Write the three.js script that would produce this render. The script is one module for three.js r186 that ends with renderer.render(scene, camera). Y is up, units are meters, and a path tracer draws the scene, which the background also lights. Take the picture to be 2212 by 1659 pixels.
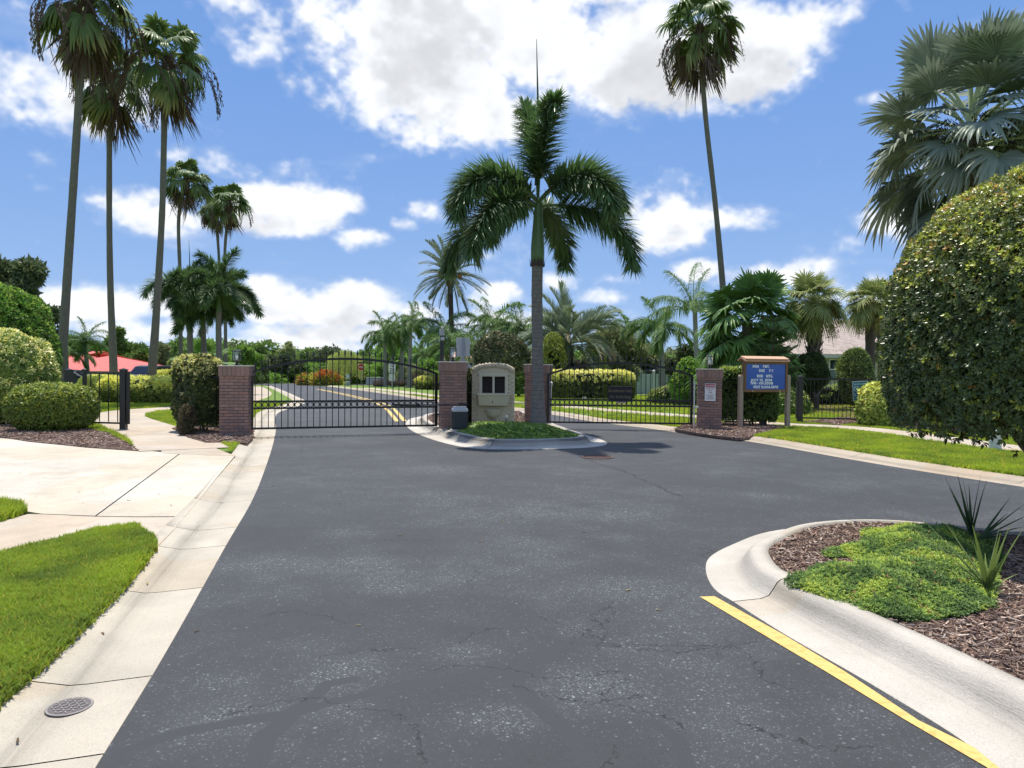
import * as THREE from 'three';
import { mergeGeometries } from 'three/addons/utils/BufferGeometryUtils.js';
import { RoundedBoxGeometry } from 'three/addons/geometries/RoundedBoxGeometry.js';

// ---------------------------------------------------------------- camera, sky, sun, exposure
const scene = new THREE.Scene();
const EYE = 1.5, FOCAL = 1585, CU = 1106, CV = 829.5, PITCH = 0.01653, ROLL = 0.0085;
const camera = new THREE.PerspectiveCamera(2 * Math.atan(CV / FOCAL) * 180 / Math.PI, 4 / 3, 0.05, 3000);
camera.position.set(0, EYE, 0);
camera.rotation.set(-PITCH, 0, ROLL, 'YXZ');
camera.updateMatrixWorld(true);
const renderer = new THREE.WebGLRenderer({ antialias: true });
renderer.toneMapping = THREE.LinearToneMapping;
renderer.toneMappingExposure = 1.3;
renderer.shadowMap.enabled = true;
const sun = new THREE.DirectionalLight(new THREE.Color(1, 0.95, 0.87), 4.2);
const SUN = new THREE.Vector3(-0.09, 1, -0.28).normalize();
sun.position.copy(SUN).multiplyScalar(120);
sun.castShadow = true;
Object.assign(sun.shadow.camera, { left: -60, right: 60, top: 60, bottom: -60, near: 1, far: 300 });
scene.add(sun);
scene.background = skyTexture();
scene.environment = scene.background;

// ---------------------------------------------------------------- helpers
function rng(seed) { let a = seed >>> 0; return () => { a = (a + 0x6D2B79F5) | 0; let t = Math.imul(a ^ (a >>> 15), 1 | a); t = (t + Math.imul(t ^ (t >>> 7), 61 | t)) ^ t; return ((t ^ (t >>> 14)) >>> 0) / 4294967296; }; }
function hash(x, y) { let h = Math.imul(x | 0, 374761393) + Math.imul(y | 0, 668265263) | 0; h = Math.imul(h ^ (h >>> 13), 1274126177); return ((h ^ (h >>> 16)) >>> 0) / 4294967296; }
function vnoise(x, y) { const ix = Math.floor(x), iy = Math.floor(y), fx = x - ix, fy = y - iy, u = fx * fx * (3 - 2 * fx), v = fy * fy * (3 - 2 * fy), a = hash(ix, iy), b = hash(ix + 1, iy), c = hash(ix, iy + 1), d = hash(ix + 1, iy + 1); return a + (b - a) * u + (c - a) * v + (a - b - c + d) * u * v; }
function fbm(x, y, o = 4) { let s = 0, a = 0.5, n = 0; for (let i = 0; i < o; i++) { s += a * vnoise(x, y); n += a; a *= 0.5; x = x * 2.03 + 17.3; y = y * 2.01 + 9.1; } return s / n; }
function ss(a, b, x) { const t = Math.min(1, Math.max(0, (x - a) / (b - a))); return t * t * (3 - 2 * t); }
function lerp(a, b, t) { return a + (b - a) * t; }
// a point of the photograph (2212 x 1659 grid) as a direction, as a point on the level y, or as a point at a distance Z in front
function dirAt(u, v) { return new THREE.Vector3((u - CU) / FOCAL, -(v - CV) / FOCAL, -1).applyQuaternion(camera.quaternion); }
function G(u, v, y = 0) { const d = dirAt(u, v), t = (y - EYE) / d.y; return new THREE.Vector3(d.x * t, y, d.z * t); }
function at(u, v, Z) { const d = dirAt(u, v), t = -Z / d.z; return new THREE.Vector3(d.x * t, EYE + d.y * t, -Z); }
const V3 = (x, y, z) => new THREE.Vector3(x, y, z);

function skyTexture() {
  const W = 4096, H = 2048, data = new Float32Array(W * H * 4);
  // clouds: [u, v, half width, half height, strength] where they stand over the gate, turned into directions
  const list = [[930, 150, 260, 160, 1.6], [780, 165, 130, 90, 0.9], [1010, 225, 190, 95, 1.3], [900, 255, 120, 55, 1.2], [1130, 90, 260, 140, 1.6], [1350, 110, 260, 130, 1.5], [1600, 110, 190, 95, 1.4], [1480, 190, 190, 60, 0.8], [1250, -60, 560, 120, 1.4], [640, 25, 190, 55, 0.75], [560, 90, 60, 40, 0.5],
    [90, 180, 190, 75, 0.9], [175, 245, 90, 40, 0.7], [60, 20, 90, 30, 0.6], [110, 100, 50, 30, 0.5], [620, 462, 120, 50, 1.1], [560, 475, 80, 35, 0.9], [740, 440, 60, 22, 0.6], [320, 460, 110, 42, 1.0],
    [1440, 455, 115, 80, 1.2], [1400, 520, 110, 40, 0.8], [1560, 470, 120, 34, 0.8], [210, 655, 130, 42, 1.2], [330, 650, 70, 35, 1.0], [120, 665, 50, 28, 0.8], [300, 715, 140, 26, 0.8], [775, 520, 62, 24, 0.75], [925, 460, 45, 24, 0.6], [880, 485, 30, 14, 0.5],
    [585, 620, 50, 26, 1.0], [640, 670, 110, 40, 1.1], [790, 655, 130, 45, 1.2], [900, 670, 90, 40, 1.0], [700, 722, 200, 22, 0.6], [560, 742, 220, 16, 0.5], [1100, 700, 260, 34, 0.7], [760, 690, 90, 24, 0.9], [860, 705, 70, 20, 0.8], [1215, 610, 45, 26, 0.8], [1300, 640, 60, 22, 0.8], [1500, 585, 60, 26, 0.9], [1700, 595, 90, 34, 1.0], [1620, 600, 80, 26, 0.8], [1850, 640, 90, 40, 0.9], [2090, 350, 70, 30, 0.9], [1940, 470, 60, 24, 0.5], [1780, 40, 60, 40, 0.6], [1900, 215, 40, 12, 0.4],
    [1060, 640, 60, 30, 0.9], [1330, 605, 50, 16, 0.6], [800, 340, 14, 10, 0.4], [450, 350, 60, 20, 0.3]];
  const px = Math.PI / 180 * 57.3 / FOCAL, B = list.map(([u, v, a, b, s]) => { const d = dirAt(u, v).normalize(); return [Math.atan2(d.x, -d.z), Math.asin(d.y), a / FOCAL, b / FOCAL, s]; });
  const dens = (az, el, o) => {
    const wx = az * 9, wy = el * 14, n = fbm(wx + 3.1, wy + 7.7, o) - 0.5, n2 = fbm(wx * 4.1 + 31, wy * 3.6 + 5, o) - 0.5;
    let m = -0.6;
    if (Math.abs(az) < 1.0 && el < 0.75) { for (const [a, e, ra, re, s] of B) { const x = (az - a) / ra, y = (el - e) / re, r = x * x + (y < 0 ? y * y * 1.25 : y * y); if (r < 3.2) { const f = s * (1 - r * 0.85); if (f > m) m = f; else m += Math.max(0, f) * 0.12; } } }
    // beyond the view the same kind of fair-weather cumulus
    const out = Math.max(ss(0.62, 0.95, Math.abs(az)), ss(0.5, 0.7, el));
    if (out > 0) { const k = 1 / (Math.sin(Math.max(el, 0.02)) + 0.12), cx = Math.sin(az) * Math.cos(el) * k, cz = Math.cos(az) * Math.cos(el) * k; m = lerp(m, (fbm(cx * 1.7 + 40, cz * 1.7 + 11, 3) - 0.56) * 5, out); }
    return m + n * 2.3 + n2 * 1.4 + (o > 4 ? (fbm(wx * 13 + 7, wy * 12, 3) - 0.5) * 0.55 : 0) - 0.12;
  };
  for (let row = 0; row < H; row++) {
    const el = ((row + 0.5) / H - 0.5) * Math.PI;
    for (let col = 0; col < W; col++) {
      const k = (row * W + col) * 4;
      data[k + 3] = 1;
      if (el < -0.004) { data[k] = 0.3; data[k + 1] = 0.32; data[k + 2] = 0.3; continue; }
      const phi = ((col + 0.5) / W - 0.5) * 2 * Math.PI, az = Math.atan2(Math.cos(phi), -Math.sin(phi));
      const e = Math.max(0, el), hz = Math.exp(-e / 0.16), zt = ss(0, 1.3, e);
      let r = lerp(0.140, 0.085, zt) + 0.235 * hz, g = lerp(0.285, 0.20, zt) + 0.24 * hz, b = lerp(0.615, 0.50, zt) + 0.125 * hz;
      const seen = Math.abs(az) < 0.75 && el < 0.62, o = seen ? 6 : 3;
      const d = dens(az, el, o), wisp = fbm(az * 5 + 60, el * 22 + 3, o > 3 ? 5 : 2);
      let al = ss(-0.22, 0.85, d) * 0.97;
      al = Math.max(al, 0.30 * ss(0.56, 0.8, wisp) * (0.4 + 0.6 * hz) + 0.12 * ss(-0.4, 0.1, d));
      if (al > 0.003) {
        const up = seen || al > 0.3 ? dens(az - 0.004, el + 0.030, 3) : d;
        const thick = ss(0.2, 1.9, up * 0.8 + d * 0.2 + (fbm(az * 11 + 3, el * 15, 3) - 0.5) * 1.3), fine = fbm(az * 34 + 9, el * 44, 4) - 0.5;
        let L = lerp(0.84, 0.64, ss(0.25, 1.0, thick)) + fine * 0.13 - 0.04 * ss(0.8, 1.6, d);
        const white = [L * 0.975, L * 0.99, L * 1.02];
        r = lerp(r, white[0], al); g = lerp(g, white[1], al); b = lerp(b, white[2], al);
      }
      data[k] = r; data[k + 1] = g; data[k + 2] = b;
    }
  }
  const t = new THREE.DataTexture(data, W, H, THREE.RGBAFormat, THREE.FloatType);
  t.mapping = THREE.EquirectangularReflectionMapping; t.magFilter = THREE.LinearFilter; t.minFilter = THREE.LinearFilter; t.needsUpdate = true;
  return t;
}

// naming
const taken = new Map();
function numbered(n) { const k = taken.get(n) || 0; taken.set(n, k + 1); return k ? n + '_' + String(k).padStart(3, '0') : n; }
function tag(o, label, category, group) { o.userData.label = label; o.userData.category = category; if (group) o.userData.group = group; return o; }
function thing(name, label, category, pos = [0, 0, 0], turn = 0, group) { const o = new THREE.Group(); o.name = numbered(name); o.position.set(...(pos.isVector3 ? pos.toArray() : pos)); o.rotation.y = turn; scene.add(o); return tag(o, label, category, group); }
function part(name, geo, mat, parent) { const m = new THREE.Mesh(geo, mat); m.name = name; parent.add(m); return m; }
function struct(name, geo, mat) { const m = geo ? new THREE.Mesh(geo, mat) : new THREE.Group(); m.name = numbered(name); m.userData.kind = 'structure'; scene.add(m); return m; }
function scatter(name, geo, mat, list, parent, top) { // list of {m: Matrix4, c: Color}
  const im = new THREE.InstancedMesh(geo, mat, list.length); im.name = parent ? name : numbered(name);
  list.forEach((e, i) => { im.setMatrixAt(i, e.m); if (e.c) im.setColorAt(i, e.c); });
  im.userData.kind = 'stuff'; (parent || scene).add(im); return im;
}

// geometry gatherer with vertex colours
class Mesher {
  constructor() { this.p = []; this.c = []; this.u = []; this.i = []; this.col = [1, 1, 1]; }
  v(a, u = 0, w = 0) { this.p.push(a.x, a.y, a.z); this.c.push(...this.col); this.u.push(u, w); return this.p.length / 3 - 1; }
  t(a, b, c) { this.i.push(a, b, c); }
  q(a, b, c, d) { this.i.push(a, b, c, a, c, d); }
  quad(A, B, C, D) { this.q(this.v(A, 0, 0), this.v(B, 1, 0), this.v(C, 1, 1), this.v(D, 0, 1)); }
  tri(A, B, C) { this.t(this.v(A), this.v(B), this.v(C)); }
  tube(pts, rad, sides = 8, cap = false) {
    const n = pts.length; let prev = null, base = this.p.length / 3, len = 0, side = V3(1, 0, 0);
    for (let k = 0; k < n; k++) {
      const T = (k < n - 1 ? pts[k + 1].clone().sub(pts[k]) : pts[k].clone().sub(pts[k - 1])).normalize();
      if (k === 0) side = Math.abs(T.y) > 0.9 ? V3(1, 0, 0) : V3(0, 1, 0).cross(T).normalize();
      side.addScaledVector(T, -side.dot(T)).normalize(); const up = T.clone().cross(side);
      if (k) len += pts[k].distanceTo(pts[k - 1]);
      const r = typeof rad === 'function' ? rad(k / (n - 1), k) : rad;
      for (let s = 0; s <= sides; s++) { const a = s / sides * 2 * Math.PI; this.v(pts[k].clone().addScaledVector(side, Math.cos(a) * r).addScaledVector(up, Math.sin(a) * r), s / sides, len); }
    }
    for (let k = 0; k < n - 1; k++) for (let s = 0; s < sides; s++) { const a = base + k * (sides + 1) + s; this.q(a, a + 1, a + sides + 2, a + sides + 1); }
    if (cap) for (const [k, f] of [[0, 1], [n - 1, 0]]) { const m = this.v(pts[k]); for (let s = 0; s < sides; s++) { const a = base + k * (sides + 1) + s; f ? this.t(m, a + 1, a) : this.t(m, a, a + 1); } }
  }
  geo() {
    const g = new THREE.BufferGeometry();
    g.setAttribute('position', new THREE.Float32BufferAttribute(this.p, 3)); g.setAttribute('color', new THREE.Float32BufferAttribute(this.c, 3)); g.setAttribute('uv', new THREE.Float32BufferAttribute(this.u, 2));
    g.setIndex(this.i); g.computeVertexNormals(); return g;
  }
}
function box(w, h, d, x = 0, y = 0, z = 0, rx = 0, ry = 0, rz = 0) { const g = new THREE.BoxGeometry(w, h, d); if (rx || ry || rz) g.applyMatrix4(new THREE.Matrix4().makeRotationFromEuler(new THREE.Euler(rx, ry, rz))); return g.translate(x, y, z); }
function rbox(w, h, d, r, x = 0, y = 0, z = 0) { return new RoundedBoxGeometry(w, h, d, 2, r).translate(x, y, z); }
function cyl(r0, r1, h, x = 0, y = 0, z = 0, n = 16) { return new THREE.CylinderGeometry(r1, r0, h, n).translate(x, y + h / 2, z); }
function merge(list) { return mergeGeometries(list.map((g) => { const o = g.index ? g.toNonIndexed() : g; for (const k of Object.keys(o.attributes)) if (!['position', 'normal', 'uv'].includes(k)) o.deleteAttribute(k); return o; })); }
function smoothPath(pts, step, closed = false) { const c = new THREE.CatmullRomCurve3(pts, closed, 'centripetal'), n = Math.max(4, Math.round(c.getLength() / step)); return c.getSpacedPoints(n); }

// textures
function enc(x) { x = Math.min(1, Math.max(0, x)); return 255 * (x <= 0.0031308 ? x * 12.92 : 1.055 * Math.pow(x, 1 / 2.4) - 0.055); }
function colorTex(w, h, fn) { const d = new Uint8Array(w * h * 4), o = [0, 0, 0]; for (let y = 0; y < h; y++) for (let x = 0; x < w; x++) { fn(x, y, o); const k = (y * w + x) * 4; d[k] = enc(o[0]); d[k + 1] = enc(o[1]); d[k + 2] = enc(o[2]); d[k + 3] = 255; } const t = new THREE.DataTexture(d, w, h); t.colorSpace = THREE.SRGBColorSpace; return fin(t); }
function grayTex(w, h, fn) { const d = new Uint8Array(w * h * 4); for (let y = 0; y < h; y++) for (let x = 0; x < w; x++) { const k = (y * w + x) * 4; d[k] = d[k + 1] = d[k + 2] = 255 * Math.min(1, Math.max(0, fn(x, y))); d[k + 3] = 255; } return fin(new THREE.DataTexture(d, w, h)); }
function fin(t) { t.wrapS = t.wrapT = THREE.RepeatWrapping; t.magFilter = THREE.LinearFilter; t.minFilter = THREE.LinearMipmapLinearFilter; t.generateMipmaps = true; t.needsUpdate = true; return t; }
function tileNoise(x, y, w, o) { const t = (a, b) => fbm(a, b, o); const fx = x / w, fy = y / w; return t(x, y) * (1 - fx) * (1 - fy) + t(x - w, y) * fx * (1 - fy) + t(x, y - w) * (1 - fx) * fy + t(x - w, y - w) * fx * fy; }
function printed(w, h, draw) { const c = document.createElement('canvas'); c.width = w; c.height = h; const x = c.getContext('2d'); draw(x, w, h); const t = new THREE.CanvasTexture(c); t.colorSpace = THREE.SRGBColorSpace; return t; }
const std = (r, g, b, rough = 0.8, more = {}) => new THREE.MeshStandardMaterial({ color: new THREE.Color().setRGB(r, g, b), roughness: rough, side: THREE.DoubleSide, ...more });
const leafy = (r, g, b, coat = 0.25, tr = 0.35, more = {}) => new THREE.MeshPhysicalMaterial({ color: new THREE.Color().setRGB(r * 1.32, g * 1.32, b * 1.25), roughness: 0.92, specularIntensity: 0.35, transmission: tr, thickness: 0, clearcoat: coat, clearcoatRoughness: 0.32, side: THREE.DoubleSide, ...more });
const noiseBump = grayTex(256, 256, (x, y) => 0.6 * tileNoise(x / 4, y / 4, 64, 3) + 0.4 * hash(x, y));

const M = {
  black: std(0.012, 0.012, 0.014, 0.38), blackRough: std(0.02, 0.02, 0.022, 0.6), steel: std(0.42, 0.43, 0.44, 0.45, { metalness: 0.3 }), white: std(0.75, 0.75, 0.72, 0.5), glass: new THREE.MeshPhysicalMaterial({ color: 0xffffff, transmission: 1, roughness: 0.04, thickness: 0, side: THREE.DoubleSide }),
  bulb: std(0.75, 0.73, 0.65, 0.3), mortar: std(0.12, 0.09, 0.085, 0.95),
  bricks: [[0.30, 0.188, 0.152], [0.33, 0.205, 0.165], [0.265, 0.168, 0.14], [0.31, 0.183, 0.142], [0.235, 0.155, 0.134]].map((c) => std(...c, 0.9, { bumpMap: noiseBump, bumpScale: 0.003 })),
  coping: std(0.48, 0.44, 0.38, 0.9),
};
// ---------------------------------------------------------------- ground polygons
function pip(P, x, z) { let c = false; for (let i = 0, j = P.length - 1; i < P.length; j = i++) if ((P[i].z > z) !== (P[j].z > z) && x < (P[j].x - P[i].x) * (z - P[i].z) / (P[j].z - P[i].z) + P[i].x) c = !c; return c; }
function clip(P, f) { const o = []; for (let i = 0; i < P.length; i++) { const a = P[i], b = P[(i + 1) % P.length], fa = f(a), fb = f(b); if (fa >= 0) o.push(a); if ((fa >= 0) !== (fb >= 0)) o.push(a.clone().lerp(b, fa / (fa - fb))); } return o; }
function terr(x, z) { return -1.3 * ss(-25, -34, x) * ss(44, 62, -z); }
// a level sheet over a polygon, its edge folded down by 'skirt'; uv in metres
function sheet(P, y, skirt = 0.06, lift) {
  const c = P.map((p) => new THREE.Vector2(p.x, -p.z)); if (THREE.ShapeUtils.isClockWise(c)) { c.reverse(); P = [...P].reverse(); }
  const m = new Mesher(), top = P.map((p) => m.v(V3(p.x, y + (lift ? lift(p.x, p.z) : 0), p.z), p.x, p.z));
  for (const [a, b, d] of THREE.ShapeUtils.triangulateShape(c, [])) m.t(top[a], top[b], top[d]);
  if (skirt) for (let i = 0; i < P.length; i++) { const a = P[i], b = P[(i + 1) % P.length]; const ya = y + (lift ? lift(a.x, a.z) : 0), yb = y + (lift ? lift(b.x, b.z) : 0); m.q(m.v(V3(a.x, ya - skirt, a.z), a.x, a.z - skirt), m.v(V3(b.x, yb - skirt, b.z), b.x, b.z - skirt), m.v(V3(b.x, yb, b.z), b.x, b.z), m.v(V3(a.x, ya, a.z), a.x, a.z)); }
  const g = m.geo(); g.deleteAttribute('color'); return g;
}
const poly = (l, y = 0) => l.map(([u, v]) => G(u, v, y));

// asphalt: worn seal coat, pale aggregate showing through in patches, filled cracks
const ribbons = [[[516, 1557], [628, 1543], [726, 1515], [889, 1477.5], [1123, 1445], [1216, 1393.5], [1263, 1390], [1330, 1394]], [[540, 1690], [572, 1594], [628, 1547]], [[628, 1538], [670, 1515], [702.6, 1477.5], [759, 1468]], [[1123, 1449], [1113, 1477.5], [1169, 1529], [1239, 1594], [1291, 1690]], [[590, 1546], [400, 1579.6], [267, 1624], [225, 1650]], [[1410, 1560], [1470, 1600], [1500, 1690]]].map((l, i) => ({ p: l.map(([u, v]) => G(u, v)), w: [0.036, 0.045, 0.034, 0.042, 0.034, 0.03][i] }));
const cracks = [[[1330, 1394], [1400, 1392], [1480, 1398], [1560, 1390]], [[1290, 1404], [1300, 1370], [1280, 1330], [1320, 1300]], [[1160, 1330], [1210, 1350], [1260, 1372], [1310, 1382]], [[1560, 1380], [1620, 1420], [1640, 1470], [1720, 1490]], [[1600, 1560], [1680, 1585], [1790, 1620], [1880, 1612]], [[700, 1420], [780, 1405], [900, 1400]], [[1500, 1180], [1580, 1200], [1660, 1188]], [[651, 955], [653, 975], [652, 990]], [[1120, 1480], [1180, 1500], [1300, 1520], [1400, 1500]], [[1250, 985], [1350, 1020], [1470, 1072]], [[560, 1330], [640, 1320], [760, 1345]], [[900, 1560], [920, 1600], [915, 1659]]].map((l, i) => ({ p: l.map(([u, v]) => G(u, v)), w: i === 9 ? 0.03 : 0.0075 }));
const bare = [[843, 1270, 0.26], [777, 1211, 0.25], [740, 1455, 0.22], [1005, 1412, 0.26], [1020, 1557, 0.24], [1132, 1552, 0.25], [1230, 1356, 0.2], [1130, 1172, 0.35], [720, 1153, 0.35], [917, 1080, 0.9], [800, 1140, 0.5], [480, 1470, 0.2], [470, 1560, 0.24], [1020, 1130, 0.6], [1340, 1160, 0.25], [1270, 1480, 0.3], [600, 1215, 0.4], [1360, 1270, 0.35], [1640, 1070, 0.6], [1180, 1050, 0.6], [960, 1010, 0.8], [770, 1020, 0.6], [1460, 1060, 0.6]].map(([u, v, r]) => ({ c: G(u, v), r }));
{ const r = rng(66); for (let k = 0; k < 16; k++) { let x = -1.3 + 4.0 * r(), z = -2.4 - 4.2 * r(), a = r() * 6.28; const p = [V3(x, 0, z)]; const n = 4 + Math.floor(r() * 6); for (let i = 0; i < n; i++) { a += (r() - 0.5) * 1.5; x += Math.cos(a) * 0.12; z += Math.sin(a) * 0.09; p.push(V3(x, 0, z)); } cracks.push({ p, w: 0.005 + 0.003 * r() }); } }
for (const c of [...ribbons, ...cracks]) { const X = c.p.map((q) => q.x), Z = c.p.map((q) => q.z); c.b = [Math.min(...X) - 0.16, Math.max(...X) + 0.16, Math.min(...Z) - 0.12, Math.max(...Z) + 0.12]; }
const outside = (c, x, z) => x < c.b[0] || x > c.b[1] || z < c.b[2] || z > c.b[3];
function segDist(P, x, z) { let d = 9; for (let i = 0; i < P.length - 1; i++) { const a = P[i], b = P[i + 1], dx = b.x - a.x, dz = b.z - a.z, t = Math.min(1, Math.max(0, ((x - a.x) * dx + (z - a.z) * dz) / (dx * dx + dz * dz))); d = Math.min(d, Math.hypot(x - a.x - dx * t, z - a.z - dz * t)); } return d; }
function asphaltTex(x0, x1, z0, z1, w, h, stone) {
  return colorTex(w, h, (i, j, o) => {
    const x = lerp(x0, x1, (i + 0.5) / w), z = -lerp(z0, z1, (j + 0.5) / h), big = fbm(x * 0.9 + 5, z * 0.9, 4), mid = fbm(x * 4 + 30, z * 4, 3), fine = fbm(x * 38, z * 38, 2);
    let wear = 0.40 + 1.1 * (big - 0.48) + 0.6 * (mid - 0.5);
    for (const b of bare) { const d = Math.hypot((x - b.c.x) / b.r, (z - b.c.z) / (b.r * 0.85)); if (d < 1.6) wear += (b.r < 0.4 ? 0.48 : 0.26) * ss(1.15, 0.2, d + (fine - 0.5) * 1.3 + (mid - 0.5) * 1.2); }
    const streak = fbm(x * 1.1 + 9, (z - x * 0.15) * 6, 3); wear += 0.25 * (streak - 0.5) * ss(-6, -12, z);
    let L = 0.055 + 0.016 * (big - 0.5) + 0.010 * (mid - 0.5) + 0.012 * (fine - 0.5), cr = 1, smooth = 0;
    for (const r of ribbons) { if (outside(r, x, z)) continue; const d = segDist(r.p, x + (mid - 0.5) * 0.03, z + (fine - 0.5) * 0.012); smooth = Math.max(smooth, ss(r.w + 0.008, r.w - 0.006, d)); }
    if (smooth) { wear = lerp(wear, -0.4, smooth); L = lerp(L, 0.054, smooth); }
    let s = 0; // aggregate: one stone per jittered cell
    const pr = ss(0.02, 1.35, wear) * 0.75;
    for (const [cell, k, ca, sa] of [[stone * 0.8, 0, 0.88, 0.475], [stone * 1.25, 91, 0.454, 0.891], [stone * 2.1, 37, -0.6, 0.8]]) { const X = x * ca + z * sa, Z = z * ca - x * sa, cx = Math.floor(X / cell), cz = Math.floor(Z / cell); if (hash(cx + k, cz - k) > pr * (k === 37 ? 0.35 : 0.8)) continue; const R = cell * (0.14 + 0.2 * hash(cx + 13, cz + k)), px = cx * cell + R + (cell - 2 * R) * hash(cx, cz + 7 + k), pz = cz * cell + R + (cell - 2 * R) * hash(cx + 5 + k, cz); s = Math.max(s, ss(R, R * 0.5, Math.hypot((X - px) * 0.9, Z - pz)) * (0.25 + 0.75 * hash(cx + 3, cz + 5))); }
    L += s * (0.20 + 0.16 * ss(0.5, 1, wear)) + 0.012 * ss(0.3, 0.9, wear);
    for (const c of cracks) { if (outside(c, x, z)) continue; const d = segDist(c.p, x + (fine - 0.5) * 0.07 + (mid - 0.5) * 0.12, z + (fbm(x * 30 + 7, z * 30, 2) - 0.5) * 0.07); cr = Math.min(cr, 1 - 0.78 * ss(c.w, c.w * 0.3, d)); }
    L *= cr; L *= 0.64; o[0] = L * 0.955; o[1] = L * 1.01; o[2] = L * 1.055;
  });
}
const leftEdge = [[-40, 2060], [100, 1830], [205, 1659], [340, 1440], [490, 1175], [545, 1080], [577, 1000], [592, 950], [596, 925], [594, 905], [604, 890], [640, 878.5], [660, 868], [640, 856], [605, 841], [585, 833.5]].map(([u, v]) => G(u, v));
const rightEdge = [[2900, 1150], [2500, 1094], [2212, 1052], [1900, 1003], [1600, 951], [1500, 939.5], [1400, 925], [1288, 911.5], [1185, 894.6], [1060, 881], [946, 868.5], [850, 853.5], [756, 840.5], [700, 834]].map(([u, v]) => G(u, v));
const LE = smoothPath(leftEdge, 0.25), RE = smoothPath(rightEdge, 0.3);
const farJoin = [[690, 831.2], [800, 835.5], [1000, 838.5], [1000, 834], [860, 831.5], [700, 828.5], [560, 828.5], [430, 829], [430, 831], [575, 831.8]].map(([u, v]) => G(u, v));
const roadPoly = [...LE, ...farJoin.slice().reverse(), ...[...RE].reverse(), V3(14, 0, -6), V3(14, 0, -1), V3(-2, 0, -1)];
const road = struct('road');
const zNear = 7.0, zMid = 22;
const asphaltBump = grayTex(512, 512, (x, y) => 0.5 * hash(x >> 1, y >> 1) + 0.5 * hash(x, y));
function roadPiece(P, x0, x1, z0, z1, w, h, stone, rough) {
  const g = sheet(P, 0, 0), p = g.attributes.position, uv = g.attributes.uv;
  for (let i = 0; i < p.count; i++) uv.setXY(i, (p.getX(i) - x0) / (x1 - x0), (-p.getZ(i) - z0) / (z1 - z0));
  const b = asphaltBump.clone(); b.repeat.set((x1 - x0) / 1.6, (z1 - z0) / 1.6); b.needsUpdate = true;
  part('asphalt', g, std(1, 1, 1, rough, { map: asphaltTex(x0, x1, z0, z1, w, h, stone), bumpMap: b, bumpScale: 0.0022 }), road);
}
roadPiece(clip(roadPoly, (p) => p.z + zNear), -2.8, 4.2, 2.0, zNear, 2048, 1463, 0.014, 0.72);
roadPiece(clip(clip(roadPoly, (p) => -zNear - p.z), (p) => p.z + zMid), -8, 14, zNear, zMid, 2048, 1396, 0.02, 0.68);
roadPiece(clip(roadPoly, (p) => -zMid - p.z), -30, 4, zMid, 80, 1024, 1024, 0.07, 0.6);

// yellow markings
const yellowTex = colorTex(512, 512, (x, y, o) => { const n = tileNoise(x / 8, y / 8, 64, 4), s = hash(x, y), r = 0.5 * ss(0.76, 0.82, tileNoise(x / 20 + 40, y / 14, 25.6, 3)); const k = 0.86 + 0.22 * n + 0.08 * (s - 0.5); o[0] = 0.68 * k; o[1] = lerp(0.49, 0.33, r) * k; o[2] = lerp(0.155, 0.08, r) * k; });
const yellowMat = std(1, 1, 1, 0.7, { map: yellowTex, bumpMap: asphaltBump, bumpScale: 0.0015 });
const marks = struct('road_markings');
part('yellow_line', sheet(poly([[1511.6, 1290], [1543.7, 1289], [1693, 1372.4], [1825, 1451.7], [1984, 1557.5], [2191.7, 1659], [2330, 1740], [2290, 1780], [2131, 1659], [1953.7, 1555.6], [1783.6, 1451.7], [1715.6, 1412]]), 0.004, 0), yellowMat, marks);
for (const l of [[[858, 910], [848, 898], [838, 886.5], [822, 875], [795, 865.5], [740, 852], [684, 840.5]], [[874, 909.5], [864, 898], [854, 886.5], [838, 875], [808, 865.5], [750, 852], [690, 840.5]]]) {
  const P = smoothPath(l.map(([u, v]) => G(u, v, 0.004)), 0.5), m = new Mesher();
  P.forEach((p, i) => { const T = P[Math.min(i + 1, P.length - 1)].clone().sub(P[Math.max(0, i - 1)]).normalize(), N = V3(-T.z, 0, T.x); m.v(p.clone().addScaledVector(N, 0.065), 0, i * 0.5); m.v(p.clone().addScaledVector(N, -0.065), 0.2, i * 0.5); if (i) { const k = i * 2; m.q(k - 2, k - 1, k + 1, k); } });
  const g = m.geo(); g.deleteAttribute('color'); part('yellow_line', g, yellowMat, marks);
}

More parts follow.
